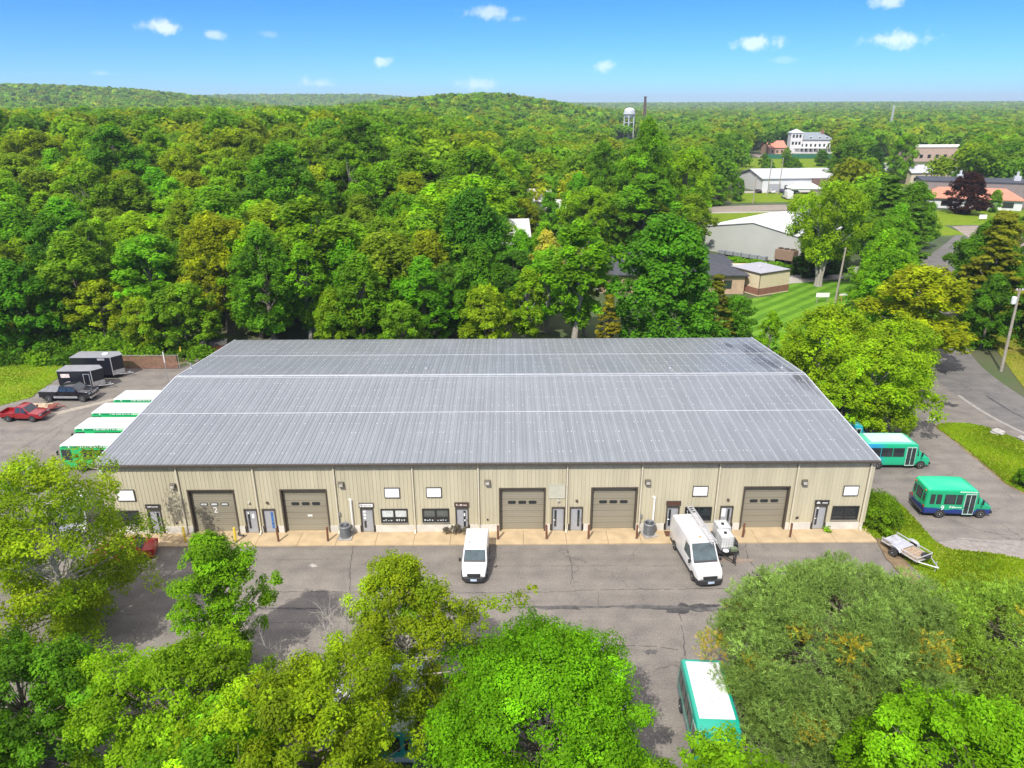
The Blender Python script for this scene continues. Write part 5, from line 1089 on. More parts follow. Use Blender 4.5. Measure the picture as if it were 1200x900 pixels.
# victorian inn, salmon house
inn=thing('white_inn','large white three storey house with a grey hipped roof far right','inn',(212,535,0),math.radians(-5))
hip(inn,26,14,9,4.6,WHITEW,pm('blue_grey_slate',(.20,.23,.25),.8,var=.12),.8)
for z in (1.2,4.2): facade_windows(inn,-12,12,8,z,z+1.9,-7,1.3)
for x in (-8,-2,4,9): 
    mb=MB(); mb.box(x-.9,-6.2,9.4,x+.9,-3,11); o=mb.build('dormer',WHITEW,inn); mb=MB(); mb.box(x-.6,-6.3,9.7,x+.6,-6.15,10.7); mb.build('pane',GLASS,o)
tw=MB(); tw.box(-16,-8,0,-8,0,13.5); o=tw.build('tower',WHITEW,inn); mb=MB(); mb.add([(-16.6,-8.6,13.5),(-7.4,-8.6,13.5),(-7.4,.6,13.5),(-16.6,.6,13.5),(-12,-4,16)],[(0,1,4),(1,2,4),(2,3,4),(3,0,4),(3,2,1,0)]); mb.build('roof',pm('pale_roof',(.5,.52,.54),.8),o)
facade_windows(inn,-15.4,-8.6,3,10.2,12.4,-8,1.4); facade_windows(inn,-15.4,-8.6,3,5.6,7.6,-8,1.4)
mb=MB(); mb.box(6,-2,10,7.5,-.5,15.4); mb.build('chimney',REDB,inn)
mb=MB(); mb.box(-13,-10,0,13,-7.05,.5); mb.box(-13,-10,3.2,13,-7.05,3.5); 
for k in range(9): mb.box(-13+k*3.2,-9.9,.5,-12.7+k*3.2,-9.6,3.2)
mb.build('porch',WHITEW,inn)
rh=thing('salmon_house','salmon tiled house left of the large white inn','house',(181,520,0),math.radians(4)); gable(rh,12,14,4.6,4.0,pm('tan_wall',(.42,.28,.20),.8),SALM,.6); facade_windows(rh,-5,5,3,1.2,2.8,-7,1.4)
gs=thing('green_fence','long green windscreen fence behind the grey roofed store','fence',(182,470,0),math.radians(3)); mb=MB(); mb.box(-24,-.06,.3,24,.06,3.0); mb.build('screen',pm('green_windscreen',(.02,.13,.08),.7),gs)
for k in range(9): mb=MB(); mb.tube([(-24+k*6,.15,0),(-24+k*6,.15,3.3)],.07,6); mb.build('post',TRIM,gs)
# red roofed long building with flat dark roof behind
E1=at(1087,243); E2=at(1186,247)
rb=thing('red_roof_building','long white building with a red tiled front roof and flat dark rear roof','building',((E1[0]+E2[0])/2+2,(E1[1]+E2[1])/2+4,0),math.atan2(E2[1]-E1[1],E2[0]-E1[0]))
Lr=math.dist(E1[:2],E2[:2]); hip(rb,Lr+4,9,3.3,3.1,WHITEW,SALM,.8)
for x in (-.3,.1,.42): 
    mb=MB(); mb.box(Lr*x-1.6,-4.6,.8,Lr*x+1.6,-4.45,2.5); f=mb.build('window',TRIM,rb); mb=MB(); mb.box(Lr*x-1.45,-4.63,.95,Lr*x+1.45,-4.5,2.35); mb.build('pane',GLASS,f)
mb=MB(); mb.box(-Lr/2-2,4.7,0,Lr/2+26,22,7.4); mb.build('rear_wall',pm('grey_brown_block',(.20,.18,.17),.8),rb); mb=MB(); mb.box(-Lr/2-2.3,4.6,7.4,Lr/2+26.3,22.3,7.9); rf=mb.build('flat_roof',pm('dark_membrane',(.045,.05,.06),.8,var=.15,scale=.3),rb)
for x in (-.08,.62): mb=MB(); mb.box(Lr*x-1,12,7.9,Lr*x+1,14,9.4); mb.tube([(Lr*x,13,9.4),(Lr*x,13,10.8)],.4,8); mb.build('rooftop_unit',BRIGHT,rf)
p_=at(1108,253); ss=thing('yard_sign','small white sign on the lawn before the red roofed building','sign',(139,214.5,0),0); mb=MB(); mb.box(-1.1,-.08,.5,1.1,.08,1.7); mb.build('board',SWHITE,ss); mb=MB(); mb.box(-.9,-.05,0,-.75,.05,.5); mb.box(.75,-.05,0,.9,.05,.5); mb.build('post',TRIM,ss)
# long pale building in the trees, pale houses in the wood
lp=thing('pale_flat_building','long pale flat roofed building half lost in trees at right','building',(265,455,0),.02); mb=MB(); mb.box(-26,-9,0,26,9,8.0); mb.build('wall',pm('pink_beige',(.45,.33,.27),.8),lp); mb=MB(); mb.box(-26.4,-9.4,8.0,26.4,9.4,8.7); mb.build('roof',pm('pale_roof_sheet',(.70,.66,.60),.7),lp)
facade_windows(lp,-24,24,10,2,4,-9,2)
hs_=[(628,212,200,'white house with a pale roof glimpsed in the wood above the roof centre',.2),(658,228,186,'white gabled house showing brightest through the wood',-.3),(548,222,196,'white house glimpsed low between trunks in the wood, left of the others',.5),(596,262,150,'pale house wall showing between trunks behind the flowering tree',.1)]
for k,(px,py,Y,lb,rz) in enumerate(hs_):
    d=ray(px,py); t=Y/d[1]; x=d[0]*t; z=float(terrain(x,Y)); zt=HC+d[2]*t
    h=thing('house',lb,'house',(x,Y,z-.3),rz,'pale houses glimpsed in the wood'); gable(h,7.5,7,min(6.5,max(4.2,zt-z-1)),2.6,WHITEW,pm('pale_shingle',(.5,.49,.47),.8),.5,z0=-3)
    facade_windows(h,-4,4,3,2.2,3.6,-4,1.1)
for k,(x,y,lb) in enumerate(((93,262,'low grey stone wall at the bend of the far road'),)):
    pass
for k,(px,py,yy,lb) in enumerate(((1022,196,330,'pale house front glimpsed left under the very dark tree'),(1078,200,320,'cream house front glimpsed right of the very dark tree'),(1118,200,318,'pale gabled house behind the red roofed building, at its middle'),(1168,203,318,'tan house showing right of the round green tree'))):
    d=ray(px,py); t=yy/d[1]; h=thing('house',lb,'house',(d[0]*t,yy,0),.1*k,'houses behind the red roofed building'); gable(h,13,9,5,2.6,pm('cream_house',(.55,.47,.36),.8),GREYR,.5); facade_windows(h,-6,6,4,1.5,3,-4.5,1.3)
# water tower, chimney, mast
tx,ty=ray(736,165)[0]/ray(736,165)[1]*640,640.0
wt=thing('water_tower','white water tower on tall legs rising above the treetops','water tower',(tx,ty,0),0)
ztop=HC+ray(736,126)[2]/ray(736,126)[1]*640; 
WT=pm('tower_white',(.50,.51,.51),.45,var=.05)
mb=MB(); mb.lathe([(.8,ztop-9.2),(3.2,ztop-8.4),(4.6,ztop-6.4),(4.9,ztop-4.4),(4.4,ztop-2),(2.8,ztop-.5),(.5,ztop),(.01,ztop)],'z',n=24); mb.build('tank',WT,wt,smooth=True)
mb=MB(); mb.lathe([(4.95,ztop-5.2),(5.5,ztop-5.2),(5.5,ztop-4.9),(4.95,ztop-4.9)],'z',n=24); mb.build('balcony',WT,wt)
for k in range(6): t=2*PI*k/6+.3; mb=MB(); mb.tube([(4.9*math.cos(t),4.9*math.sin(t),0),(4.5*math.cos(t),4.5*math.sin(t),ztop-6)],.42,6); mb.build('leg',WT,wt)
mb=MB(); mb.tube([(0,0,0),(0,0,ztop-8)],.9,8); mb.build('riser_pipe',WT,wt)
mb=MB()
for z in (10,18): 
    P=[(4.75*math.cos(2*PI*k/6+.3),4.75*math.sin(2*PI*k/6+.3),z) for k in range(7)]; mb.tube(P,.22,5)
mb.build('brace',WT,wt)
d=ray(756,120); Y=900; x=d[0]/d[1]*Y; zt=HC+ray(756,113)[2]/ray(756,113)[1]*Y
ch=thing('brick_chimney','tall dark brick chimney stack right of the water tower','chimney',(x,Y,0),0); mb=MB(); mb.tube([(0,0,0),(0,0,zt-1)],[2.0,1.4],10); mb.build('shaft',pm('dark_brick',(.09,.05,.04),.9),ch,smooth=True); mb=MB(); mb.lathe([(1.4,zt-1.2),(1.8,zt-.9),(1.8,zt),(1.2,zt)],'z',n=12); mb.build('cap',TRIM,ch)
d=ray(1045,140); Y=700; x=d[0]/d[1]*Y; zt=HC+ray(1045,123)[2]/ray(1045,123)[1]*Y
ms=thing('lattice_mast','thin grey lattice mast above the distant trees at right','mast',(x,Y,0),0); mb=MB()
for k in range(3): t=2*PI*k/3; mb.tube([(1.6*math.cos(t),1.6*math.sin(t),0),(.5*math.cos(t),.5*math.sin(t),zt)],.28,5)
mb.build('leg_frame',pm('mast_grey',(.40,.41,.42),.5),ms); mb=MB()
for k in range(12):
    z=zt*k/12; r=1.6-1.1*k/12; mb.tube([(r*math.cos(2*PI*j/3),r*math.sin(2*PI*j/3),z) for j in range(4)],.14,4)
mb.build('brace',MATS['mast_grey'],ms)
for k,(x,y,h,lb) in enumerate(((97,279,13,'thin pole before the left half of the grey roofed store'),(101.5,280,13.5,'thin pole before the middle of the grey roofed store'),(84,255,9,'pale wooden pole on the verge at the far road bend'))): 
    t=upole(lb,x,y,h,.2,False)
# ------------------------------------------------------------------ vegetation
def unit(a): return a/np.maximum(np.linalg.norm(a,axis=-1,keepdims=True),1e-9)
def fastmesh(name,verts,nv,mat,tint=None):           # verts (n*nv,3): n faces of nv corners each
    n=len(verts)//nv; me=bpy.data.meshes.new(name)
    me.vertices.add(len(verts)); me.vertices.foreach_set('co',np.ascontiguousarray(verts,dtype=np.float32).ravel())
    me.loops.add(n*nv); me.loops.foreach_set('vertex_index',np.arange(n*nv,dtype=np.int32))
    me.polygons.add(n); me.polygons.foreach_set('loop_start',np.arange(0,n*nv,nv,dtype=np.int32))
    me.update(calc_edges=True); me.materials.append(mat)
    if tint is not None:
        a=me.attributes.new('tint','FLOAT_COLOR','FACE'); c=np.ones((n,4),np.float32); c[:,:3]=tint; a.data.foreach_set('color',c.ravel())
    return me
def leaves(rng,pos,nrm,size,asp=.62,fold=.0):
    n=len(pos); t=rng.normal(size=(n,3)); t=unit(t-(t*nrm).sum(1,keepdims=True)*nrm); b=np.cross(nrm,t)
    s=(size*rng.uniform(.6,1.35,n))[:,None]; wv=s*asp
    return np.stack([pos-t*s, pos+b*wv-t*s*.1, pos+t*s, pos-b*wv-t*s*.1],1).reshape(-1,3)
def leaves_d(rng,pos,nrm,size,asp):                    # five-sided leaf sprays read rounder than diamonds
    n=len(pos); t=rng.normal(size=(n,3)); t=unit(t-(t*nrm).sum(1,keepdims=True)*nrm); b=np.cross(nrm,t)
    s=(size*rng.uniform(.6,1.35,n))[:,None]; out=[]
    for k in range(5):
        a=2*PI*k/5; r=rng.uniform(.55,1.15,(n,1)); out.append(pos+t*s*r*math.cos(a)+b*s*r*asp*math.sin(a)+nrm*s*rng.uniform(-.18,.18,(n,1)))
    return np.stack(out,1).reshape(-1,3)
SHP={'round':lambda t:np.sqrt(np.clip(1-(2*t-1)**2,0,1))**.8,'oval':lambda t:np.clip(np.sin(PI*np.clip(t,0,1)**.75),0,1)**.7,'cone':lambda t:(1-t)**.75*np.clip(t*6,0,1)*1.0+.04,
     'vase':lambda t:np.clip(np.sin(PI*np.clip(t,0,1)**1.35),0,1)**.6,'wide':lambda t:np.sqrt(np.clip(1-t**2.2,0,1))*np.clip(.35+t*3,0,1)}
def gen_tree(seed,H,Rr,shape='round',base=.25,nblob=45,nsub=7,nleaf=9000,ls=.34,col=(.07,.13,.02),colvar=.16,brs=.30,asp=.62,flat=1.0,sub_k=.42,fine=False,upb=.7,off=(0,0),lobes=.22,extra=None,bark=BARK,trunk_r=None,limb=True,hue=.0,stems=1,loose=.25):
    rng=np.random.default_rng(seed)
    if not fine and flat>.9: flat=1.25
    if fine: flat=.85; ls*=.85; nleaf=int(nleaf*1.32)
    t=rng.uniform(0,1,nblob)**.85; t[:3]=(.93,.84,.76); ph=np.arange(nblob)*2.39996+rng.uniform(0,.6,nblob)
    lob=1+lobes*np.sin(2*ph+seed)+lobes*.7*np.sin(3*ph+seed*1.7)*np.cos(5*t+seed)
    rad=Rr*SHP[shape](t)*lob; fr=rng.uniform(.45,1,nblob)**.7; br=Rr*brs*rng.uniform(.65,1.35,nblob); br=np.minimum(br,.25*Rr+rad*.7)
    rc=np.maximum(rad*fr-br*.55,0); 
    bc=np.stack([rc*np.cos(ph)+off[0]*t,rc*np.sin(ph)+off[1]*t,H*(base+(1-base)*t)-br*.4],1)
    if extra is not None: bc=np.vstack([bc,np.array([e[:3] for e in extra])]); br=np.append(br,[e[3] for e in extra]); nblob=len(bc)
    bt=np.exp(rng.normal(0,colvar,nblob)); bh=rng.normal(0,hue,nblob)
    d=unit(rng.normal(size=(nblob,nsub,3))); d[...,2]=np.abs(d[...,2])*.9-.25+.1*d[...,2]; d=unit(d)
    sr=br[:,None]*sub_k*rng.uniform(.6,1.4,(nblob,nsub)); scn=bc[:,None,:]+d*(br[:,None,None]*rng.uniform(.6,1.05,(nblob,nsub,1)))*np.array([1,1,min(flat,1.05)])
    st_=np.exp(rng.normal(0,colvar*.6,(nblob,nsub)))
    w_=(sr**2).ravel(); idx=rng.choice(nblob*nsub,nleaf,p=w_/w_.sum()); bi=idx//nsub
    ld=unit(rng.normal(size=(nleaf,3))); lr=sr.ravel()[idx]*rng.uniform(.35,1,nleaf)**.5*np.where(rng.random(nleaf)<loose,rng.uniform(1,1.5,nleaf),1)
    pos=scn.reshape(-1,3)[idx]+ld*lr[:,None]*np.array([1,1,flat])
    nrm=unit(ld*(.55 if fine else .4)+unit(pos-bc[bi])*.55+np.array([0,0,upb])+rng.normal(size=(nleaf,3))*(.42 if fine else .32))
    tint=np.array(col)[None]*(bt[bi]*st_.ravel()[idx]*np.exp(rng.normal(0,.13 if fine else .09,nleaf)))[:,None]
    hv=bh[bi][:,None]+rng.normal(0,.05,(nleaf,1)); tint=np.clip(tint*(1+hv*np.array([[1.0,.25,-.6]])),.002,1.6)
    if fine: me=fastmesh('crown',leaves_d(rng,pos,nrm,ls,asp),5,LEAF,tint)
    else: me=fastmesh('crown',leaves(rng,pos,nrm,ls,asp),4,LEAF,tint)
    tr=trunk_r or .018*H+.05; mb=MB(); r=random.Random(seed)
    for sI in range(stems):
        ang=2*PI*sI/max(stems,1)+seed; sp=0 if stems==1 else Rr*.28; sx,sy=math.cos(ang)*sp,math.sin(ang)*sp; q0=.25 if stems>1 else 0
        P=[(sx*q0,sy*q0,-.6)]+[(off[0]*z_*.8+sx*(q0+z_*.9)+r.uniform(-1,1)*.018*H,off[1]*z_*.8+sy*(q0+z_*.9)+r.uniform(-1,1)*.018*H,H*z_) for z_ in (.1,.25,.45,.65,.82)]
        mb.tube(P,[tr*1.25,tr,tr*.85,tr*.62,tr*.4,tr*.12],8 if fine else 6,cap=False)
        if limb:
            for k in range(sI,min(nblob,60 if fine else 26),stems):
                z_=max(base*.55,min(.78,(bc[k][2]/H)*r.uniform(.55,.8))); a=Vector((off[0]*z_*.8+sx*(q0+z_*.9),off[1]*z_*.8+sy*(q0+z_*.9),H*z_)); b=Vector(bc[k])
                mid=a.lerp(b,.55)+Vector((r.uniform(-.3,.3),r.uniform(-.3,.3),-.04*(b-a).length)); rr=tr*.35*(1-z_*.5)
                mb.tube([a,mid,b],[rr,rr*.6,rr*.2],5,cap=False)
                if fine:
                    for j in range(min(nsub,4)): mb.tube([b,b.lerp(Vector(scn[k,j]),.55)+Vector((0,0,.05)),Vector(scn[k,j])],[rr*.28,rr*.18,.008],4,cap=False)
    tm=bpy.data.meshes.new('trunk'); tm.from_pydata(mb.v,[],mb.f); tm.materials.append(bark)
    for p in tm.polygons: p.use_smooth=True
    return me,tm
def gen_pine(seed,H,Rr,nbr=120,ntuft=6000,nn=12,nl=.24,nw=.022,col=(.08,.12,.045),yel=None,yfrac=.12,base=.08,power=.75):
    rng=np.random.default_rng(seed); r=random.Random(seed); mb=MB(); mb.tube([(0,0,-.5),(.1,.05,H*.4),(.0,.1,H*.75),(0,0,H*.96)],[.24,.19,.1,.03],8,cap=False)
    P=[];D=[];C=[]
    wgt=[];brs=[]
    for k in range(nbr):
        t=(k+.5)/nbr; z=H*(base+(.98-base)*t); a=k*2.39996+r.uniform(-.3,.3); L_=Rr*((1-t)**power)*r.uniform(.78,1.12)*(1+.16*math.sin(2*a+seed))+.35; 
        up=r.uniform(.05,.38)+.5*t; d=Vector((math.cos(a),math.sin(a),0)); s0=Vector((0,0,z-.1*L_)); mid=s0+d*L_*.5+Vector((0,0,L_*up*.3)); e=s0+d*L_+Vector((0,0,L_*up))
        mb.tube([s0,mid,e],[.05*L_/3+.015,.03*L_/3+.01,.008],5,cap=False); yl=rng.random()<yfrac; brs.append((s0,mid,e,L_,yl,math.exp(r.gauss(0,.16)))); wgt.append(L_**1.35)
    wgt=np.array(wgt)/sum(wgt); cnt=rng.multinomial(ntuft,wgt)
    for (s0,mid,e,L_,yl,bt),n in zip(brs,cnt):
        d=(e-s0).normalized(); lat=d.cross(Vector((0,0,1))).normalized()
        for j in range(n):
            u=r.random()**.62; u=.18+.84*u; q=s0.lerp(mid,u*2) if u<.5 else mid.lerp(e,min(1,(u-.5)*2)); sw=L_*.33*(1.12-u)+.10
            o=lat*r.uniform(-1,1)*sw+Vector((0,0,r.uniform(-.10,.24)+.06*abs(r.gauss(0,1)))); P.append(q+o); D.append((d*.7+o.normalized()*.45+Vector((0,0,.75))).normalized())
            yy=yl and u<.8; C.append((np.array(yel) if yy and yel is not None else np.array(col))*bt*math.exp(r.gauss(0,.14)))
    P=np.array([tuple(p) for p in P]);D=np.array([tuple(p) for p in D]);C=np.array(C); n=len(P)
    nd=unit(D[:,None,:]*.75+rng.normal(size=(n,nn,3))*.62); ln=nl*rng.uniform(.6,1.2,(n,nn,1)); sd_=unit(np.cross(nd,rng.normal(size=(n,nn,3))))*nw
    st=P[:,None,:]-D[:,None,:]*rng.uniform(0,.14,(n,nn,1)); tip=st+nd*ln
    V=np.stack([st-sd_*.6,st+nd*ln*.55-sd_,tip,st+nd*ln*.55+sd_],2).reshape(-1,3)
    tint=np.clip((C[:,None,:]*np.exp(rng.normal(0,.12,(n,nn,1)))).reshape(-1,3),.002,.9)
    me=fastmesh('crown',V,4,NEEDLE,tint); tm=bpy.data.meshes.new('trunk'); tm.from_pydata(mb.v,[],mb.f); tm.materials.append(BARK)
    return me,tm
def gen_pine2(seed,H,Rr,nblob,ntuft,nn,nl,nw,col,yel,yf,base=.06,shape='round',brs=.17):
    rng=np.random.default_rng(seed); t=rng.uniform(0,1,nblob)**.9; t[:3]=(.96,.9,.82); ph=np.arange(nblob)*2.39996+rng.uniform(0,.8,nblob)
    br_in=rng.uniform(.5,1,nblob)
    lob=1+.16*np.sin(2*ph+seed)+.12*np.sin(5*ph+seed); rad=Rr*SHP[shape](t*.96+.04)*lob*rng.uniform(.62,1,nblob)**.7; br=Rr*brs*rng.uniform(.65,1.35,nblob)
    bc=np.stack([rad*np.cos(ph),rad*np.sin(ph),H*(base+(1-base)*t)-br*.3],1); bt=np.exp(rng.normal(0,.2,nblob)); yl=rng.random(nblob)<yf*np.where(t<.62,1.7,.3)
    bi=rng.choice(nblob,ntuft,p=br**2/np.sum(br**2)); d=unit(rng.normal(size=(ntuft,3))+np.array([0,0,.35])); P=bc[bi]+d*br[bi][:,None]*rng.uniform(.45,1.12,(ntuft,1))*np.array([1.1,1.1,.72])
    D=unit(d*.6+unit(bc[bi]*np.array([1,1,.25]))*.35+np.array([0,0,.75])); C=np.where((yl[bi]&(rng.random(ntuft)<.75))[:,None],np.array(yel)[None],np.array(col)[None])*(bt[bi]*np.exp(rng.normal(0,.16,ntuft)))[:,None]
    n=ntuft; nd=unit(D[:,None,:]*.8+rng.normal(size=(n,nn,3))*.55); ln=nl*rng.uniform(.6,1.2,(n,nn,1)); sd_=unit(np.cross(nd,rng.normal(size=(n,nn,3))))*nw
    st=P[:,None,:]-D[:,None,:]*rng.uniform(0,.16,(n,nn,1)); V=np.stack([st-sd_*.6,st+nd*ln*.55-sd_,st+nd*ln,st+nd*ln*.55+sd_],2).reshape(-1,3)
    tint=np.clip((C[:,None,:]*np.exp(rng.normal(0,.12,(n,nn,1)))).reshape(-1,3),.002,1.2); me=fastmesh('crown',V,4,NEEDLE,tint)
    mb=MB(); mb.tube([(0,0,-.5),(.1,.05,H*.4),(0,.1,H*.75),(0,0,H*.95)],[.24,.19,.1,.03],8,cap=False)
    for k in range(nblob):
        b=Vector(bc[k]); a=Vector((0,0,max(.3,b.z*.88-.25))); mb.tube([a,a.lerp(b,.5)+Vector((0,0,-.1)),b],[.028,.018,.008],5,cap=False)
    tm=bpy.data.meshes.new('trunk'); tm.from_pydata(mb.v,[],mb.f); tm.materials.append(BARK); return me,tm
def plant(name,label,cat,proto,x,y,z=0,s=1,rz=0,col=(1,1,1),group=None,sz=None):
    t=thing(name,label,cat,(x,y,z),rz,group); t.scale=(s,s,sz or s)
    for nm,me in (('crown',proto[0]),('trunk',proto[1])):
        o=bpy.data.objects.new(nm,me); COL.objects.link(o); o.parent=t
        if nm=='crown': o.color=(*col,1)
    return t
G_MID=(.078,.150,.018); G_BR=(.105,.215,.016); G_YG=(.160,.205,.014); G_DK=(.042,.098,.018); G_OL=(.125,.155,.020)
# ---- foreground trees, each its own mesh
K=dict(fine=True)
fg=[]
def fgt(label,x,y,proto,s=1,rz=0,name='tree',cat='tree'): return plant(name,label,cat,proto,x,y,0,s,rz)
fgt('tall yellow green tree at the left, hiding parked cars by the warehouse corner',-28.5,37.4,gen_tree(11,12.5,6.0,'round',.10,130,8,56000,.105,(.15,.205,.018),.2,.17,hue=.08,bark=BARKL,lobes=.35,loose=.4,**K))
fgt('dark green tree at the left edge behind the tall yellow green one',-39.5,44.0,gen_tree(12,9.5,4.0,'round',.12,60,7,22000,.14,G_DK,.18,.28,**K))
fgt('slim bright green tree rising alone into the yard shadows, left of centre',-17.2,34.3,gen_tree(13,9.7,2.9,'oval',.12,80,8,34000,.095,(.095,.185,.014),.18,.24,lobes=.3,**K))
fgt('bright green tree low at the left bottom, before the slim one',-16.6,27.0,gen_tree(14,7.7,4.6,'round',.15,110,9,56000,.10,(.115,.195,.014),.22,.18,lobes=.3,**K))
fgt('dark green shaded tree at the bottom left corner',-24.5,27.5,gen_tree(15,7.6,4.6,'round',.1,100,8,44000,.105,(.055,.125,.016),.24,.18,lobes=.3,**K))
fgt('olive feathery tree left of the round maple, one thin bough reaching over the yard',-5.8,31.0,gen_tree(16,10.6,4.0,'oval',.12,110,8,42000,.09,(.135,.180,.016),.2,.17,hue=.08,lobes=.38,loose=.4,extra=[(3.2,.9,6.6,.75),(4.2,1.3,6.5,.7),(5.2,1.6,6.5,.6),(6.2,1.8,6.6,.5),(2.3,.6,6.7,.85),(6.9,2.3,7.0,.3),(3.9,.4,6.0,.6)],bark=BARKL,**K))
fgt('big round bright green maple at the bottom centre',1.3,24.6,gen_tree(17,9.7,7.8,'wide',.08,170,10,150000,.088,(.085,.190,.010),.20,.145,lobes=.2,sub_k=.40,loose=.18,**K))
fgt('bright green maple lobe tree at the bottom, right of the big round maple',8.0,18.6,gen_tree(18,9.6,4.3,'round',.1,100,9,52000,.095,(.105,.20,.012),.2,.17,**K))
fgt('yellowish olive tree at the bottom, left of the big round maple',-8.8,23.8,gen_tree(19,10.0,4.6,'round',.1,120,8,60000,.092,(.145,.200,.015),.22,.17,hue=.07,lobes=.32,loose=.35,**K))
fgt('broad soft needled pine with yellowing boughs, at the bottom right',17.7,30.7,gen_pine2(20,8.9,6.0,340,30000,13,.26,.0145,(.100,.152,.105),(.27,.205,.05),.07,brs=.145),name='pine_tree',cat='pine')
fgt('dense greener pine at the bottom right edge beside the broad pine',26.8,30.0,gen_pine2(21,8.2,5.2,250,22000,12,.22,.016,(.108,.172,.06),(.25,.22,.04),.10),name='pine_tree',cat='pine')
fgt('bright green tree in the bottom right corner below the pines',19.2,22.0,gen_tree(22,9.2,4.2,'round',.1,110,9,54000,.095,(.10,.20,.012),.2,.18,**K))
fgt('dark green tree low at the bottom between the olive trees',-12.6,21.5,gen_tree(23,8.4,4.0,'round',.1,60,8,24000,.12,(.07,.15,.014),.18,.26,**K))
# bare dead boughs
t=thing('dead_tree','bare pale dead boughs standing left of the olive tree','dead tree',(-10.8,31.2,0)); mb=MB(); rg=random.Random(8)
def bough(p,d,l,r,dep):
    pts=[p]; q=p.copy(); dd=d.copy()
    for k in range(4): dd=(dd+Vector((rg.gauss(0,.16),rg.gauss(0,.16),rg.gauss(.05,.12)))).normalized(); q=q+dd*l/4; pts.append(q.copy())
    mb.tube(pts,[r,r*.85,r*.7,r*.55,r*.3],5,cap=False)
    if dep:
        for k in (1,2,3,4):
            for _ in range(1 if k<3 else 2): bough(pts[k],(dd+Vector((rg.gauss(0,.7),rg.gauss(0,.7),rg.gauss(.1,.4)))).normalized(),l*rg.uniform(.4,.62),r*.45,dep-1)
for k in range(4): bough(Vector((k*.15-.3,0,0)),Vector((rg.gauss(0,.25),rg.gauss(.1,.2),1)).normalized(),4.4,.07,3)
mb.build('branches',pm('dead_wood',(.27,.25,.22),.9,var=.15),t,smooth=True)
# ---- shrub by the corner and low plants
shp=gen_tree(31,2.3,2.3,'wide',.02,80,8,24000,.085,(.085,.150,.016),.18,.25,fine=True,trunk_r=.05)
o=plant('shrub','wide rounded green shrub at the right front corner of the warehouse','shrub',shp,30.3,50.9,.05,1); o.scale=(.85,1.25,1)
shp2=gen_tree(32,1.3,1.0,'wide',.02,30,6,4000,.08,(.06,.13,.015),.2,.3,fine=True,trunk_r=.04)
p_=at(1198,570); plant('shrub','small dark round shrub on the right edge of the street island','shrub',shp2,p_[0],p_[1],.08,1.3)
wd=gen_tree(33,.62,.45,'vase',.05,12,5,260,.09,(.12,.22,.02),.2,.4,fine=True,trunk_r=.012)
x,y=bw(57.8,-.12); plant('weed','small leafy weed in the wall crack right of the rightmost door','weed',wd,x,y,.11,.8)
wd2=gen_tree(34,.75,.5,'vase',.05,14,5,240,.08,(.10,.115,.085),.3,.45,fine=True,trunk_r=.02)
for k,(u,lb) in enumerate(((27.1,'grey green weed clump left under the grey screened window'),(27.9,'largest grey weed clump in the middle under the grey screened window'),(28.7,'grey weed clump right under the grey screened window'))):
    x,y=bw(u,-.2); plant('weed',lb,'weed',wd2,x,y,.11,.85+.25*(k==1),k,(.95,.72,2.6),group='weeds under the grey screened window')
x,y=bw(22.9,WY-.05); mb=MB(); 
sheet_o=mb
# ---- prototypes for the wood
PR={}
def pr(k,*a,**b): PR[k]=gen_tree(*a,**b)
W1=(1,1,1)
pr('oak1',41,21,6.2,'round',.20,110,8,26000,.225,W1,.19,.185,hue=.03); pr('oak2',42,19,5.8,'wide',.16,110,8,26000,.22,W1,.19,.19,hue=.03)
pr('maple1',43,19,4.9,'oval',.14,110,8,24000,.205,W1,.17,.20,hue=.03); pr('maple2',44,17,5.2,'round',.12,120,8,26000,.205,W1,.17,.185,hue=.03)
pr('birch1',45,18,3.9,'oval',.2,80,7,15000,.205,W1,.18,.21,hue=.05,bark=BARKL,loose=.5); pr('ash1',46,22,4.8,'vase',.22,90,7,18000,.22,W1,.18,.20,hue=.04,bark=BARKL,loose=.45)
pr('edge1',47,15,4.6,'oval',.03,120,8,26000,.195,W1,.2,.18,hue=.04); pr('edge2',48,12,4.2,'round',.03,110,8,22000,.185,W1,.2,.19,hue=.05)
pr('dense1',49,14,5.6,'wide',.05,170,9,36000,.19,W1,.15,.16,lobes=.14); pr('fir1',50,17,3.6,'cone',.05,120,6,16000,.22,W1,.16,.19,flat=.5,upb=.5)
pr('multi1',51,13,6.2,'round',.10,130,9,34000,.18,W1,.2,.17,hue=.05,bark=BARKL,stems=5,loose=.45,lobes=.3); pr('tall1',52,25,6.4,'oval',.18,130,8,30000,.22,W1,.18,.18,hue=.03)
pr('open1',55,18,6.6,'round',.30,120,9,32000,.19,W1,.2,.18,hue=.04,bark=BARKL,stems=4,loose=.5,lobes=.3)
pr('oak3',53,20,5.2,'oval',.15,100,8,24000,.215,W1,.22,.2,hue=.03,lobes=.4,off=(1.2,.4)); pr('maple3',54,16,4.6,'wide',.10,100,8,22000,.2,W1,.2,.2,hue=.04,lobes=.35,off=(-.8,.6),loose=.4)
PH={'open1':(18,6.6),'oak3':(20,5.2),'maple3':(16,4.6),'oak1':(21,6.2),'oak2':(19,5.8),'maple1':(19,4.9),'maple2':(17,5.2),'birch1':(18,3.9),'ash1':(22,4.8),'edge1':(15,4.6),'edge2':(12,4.2),'dense1':(14,5.6),'fir1':(17,3.6),'multi1':(13,6.2),'tall1':(25,6.4)}
PLACED=[]
def tree_at(kind,x,y,h,col,label,group=None,wide=1.0,name='tree',cat='tree',rz=None):
    H,Rr=PH[kind]; s=h/H; z=float(terrain(x,y)); t=plant(name,label,cat,PR[kind],x,y,z-.1,s*wide,rz if rz is not None else (x*7.3+y*3.1)%6.28,col,group,s); PLACED.append((x,y,Rr*s*wide)); return t
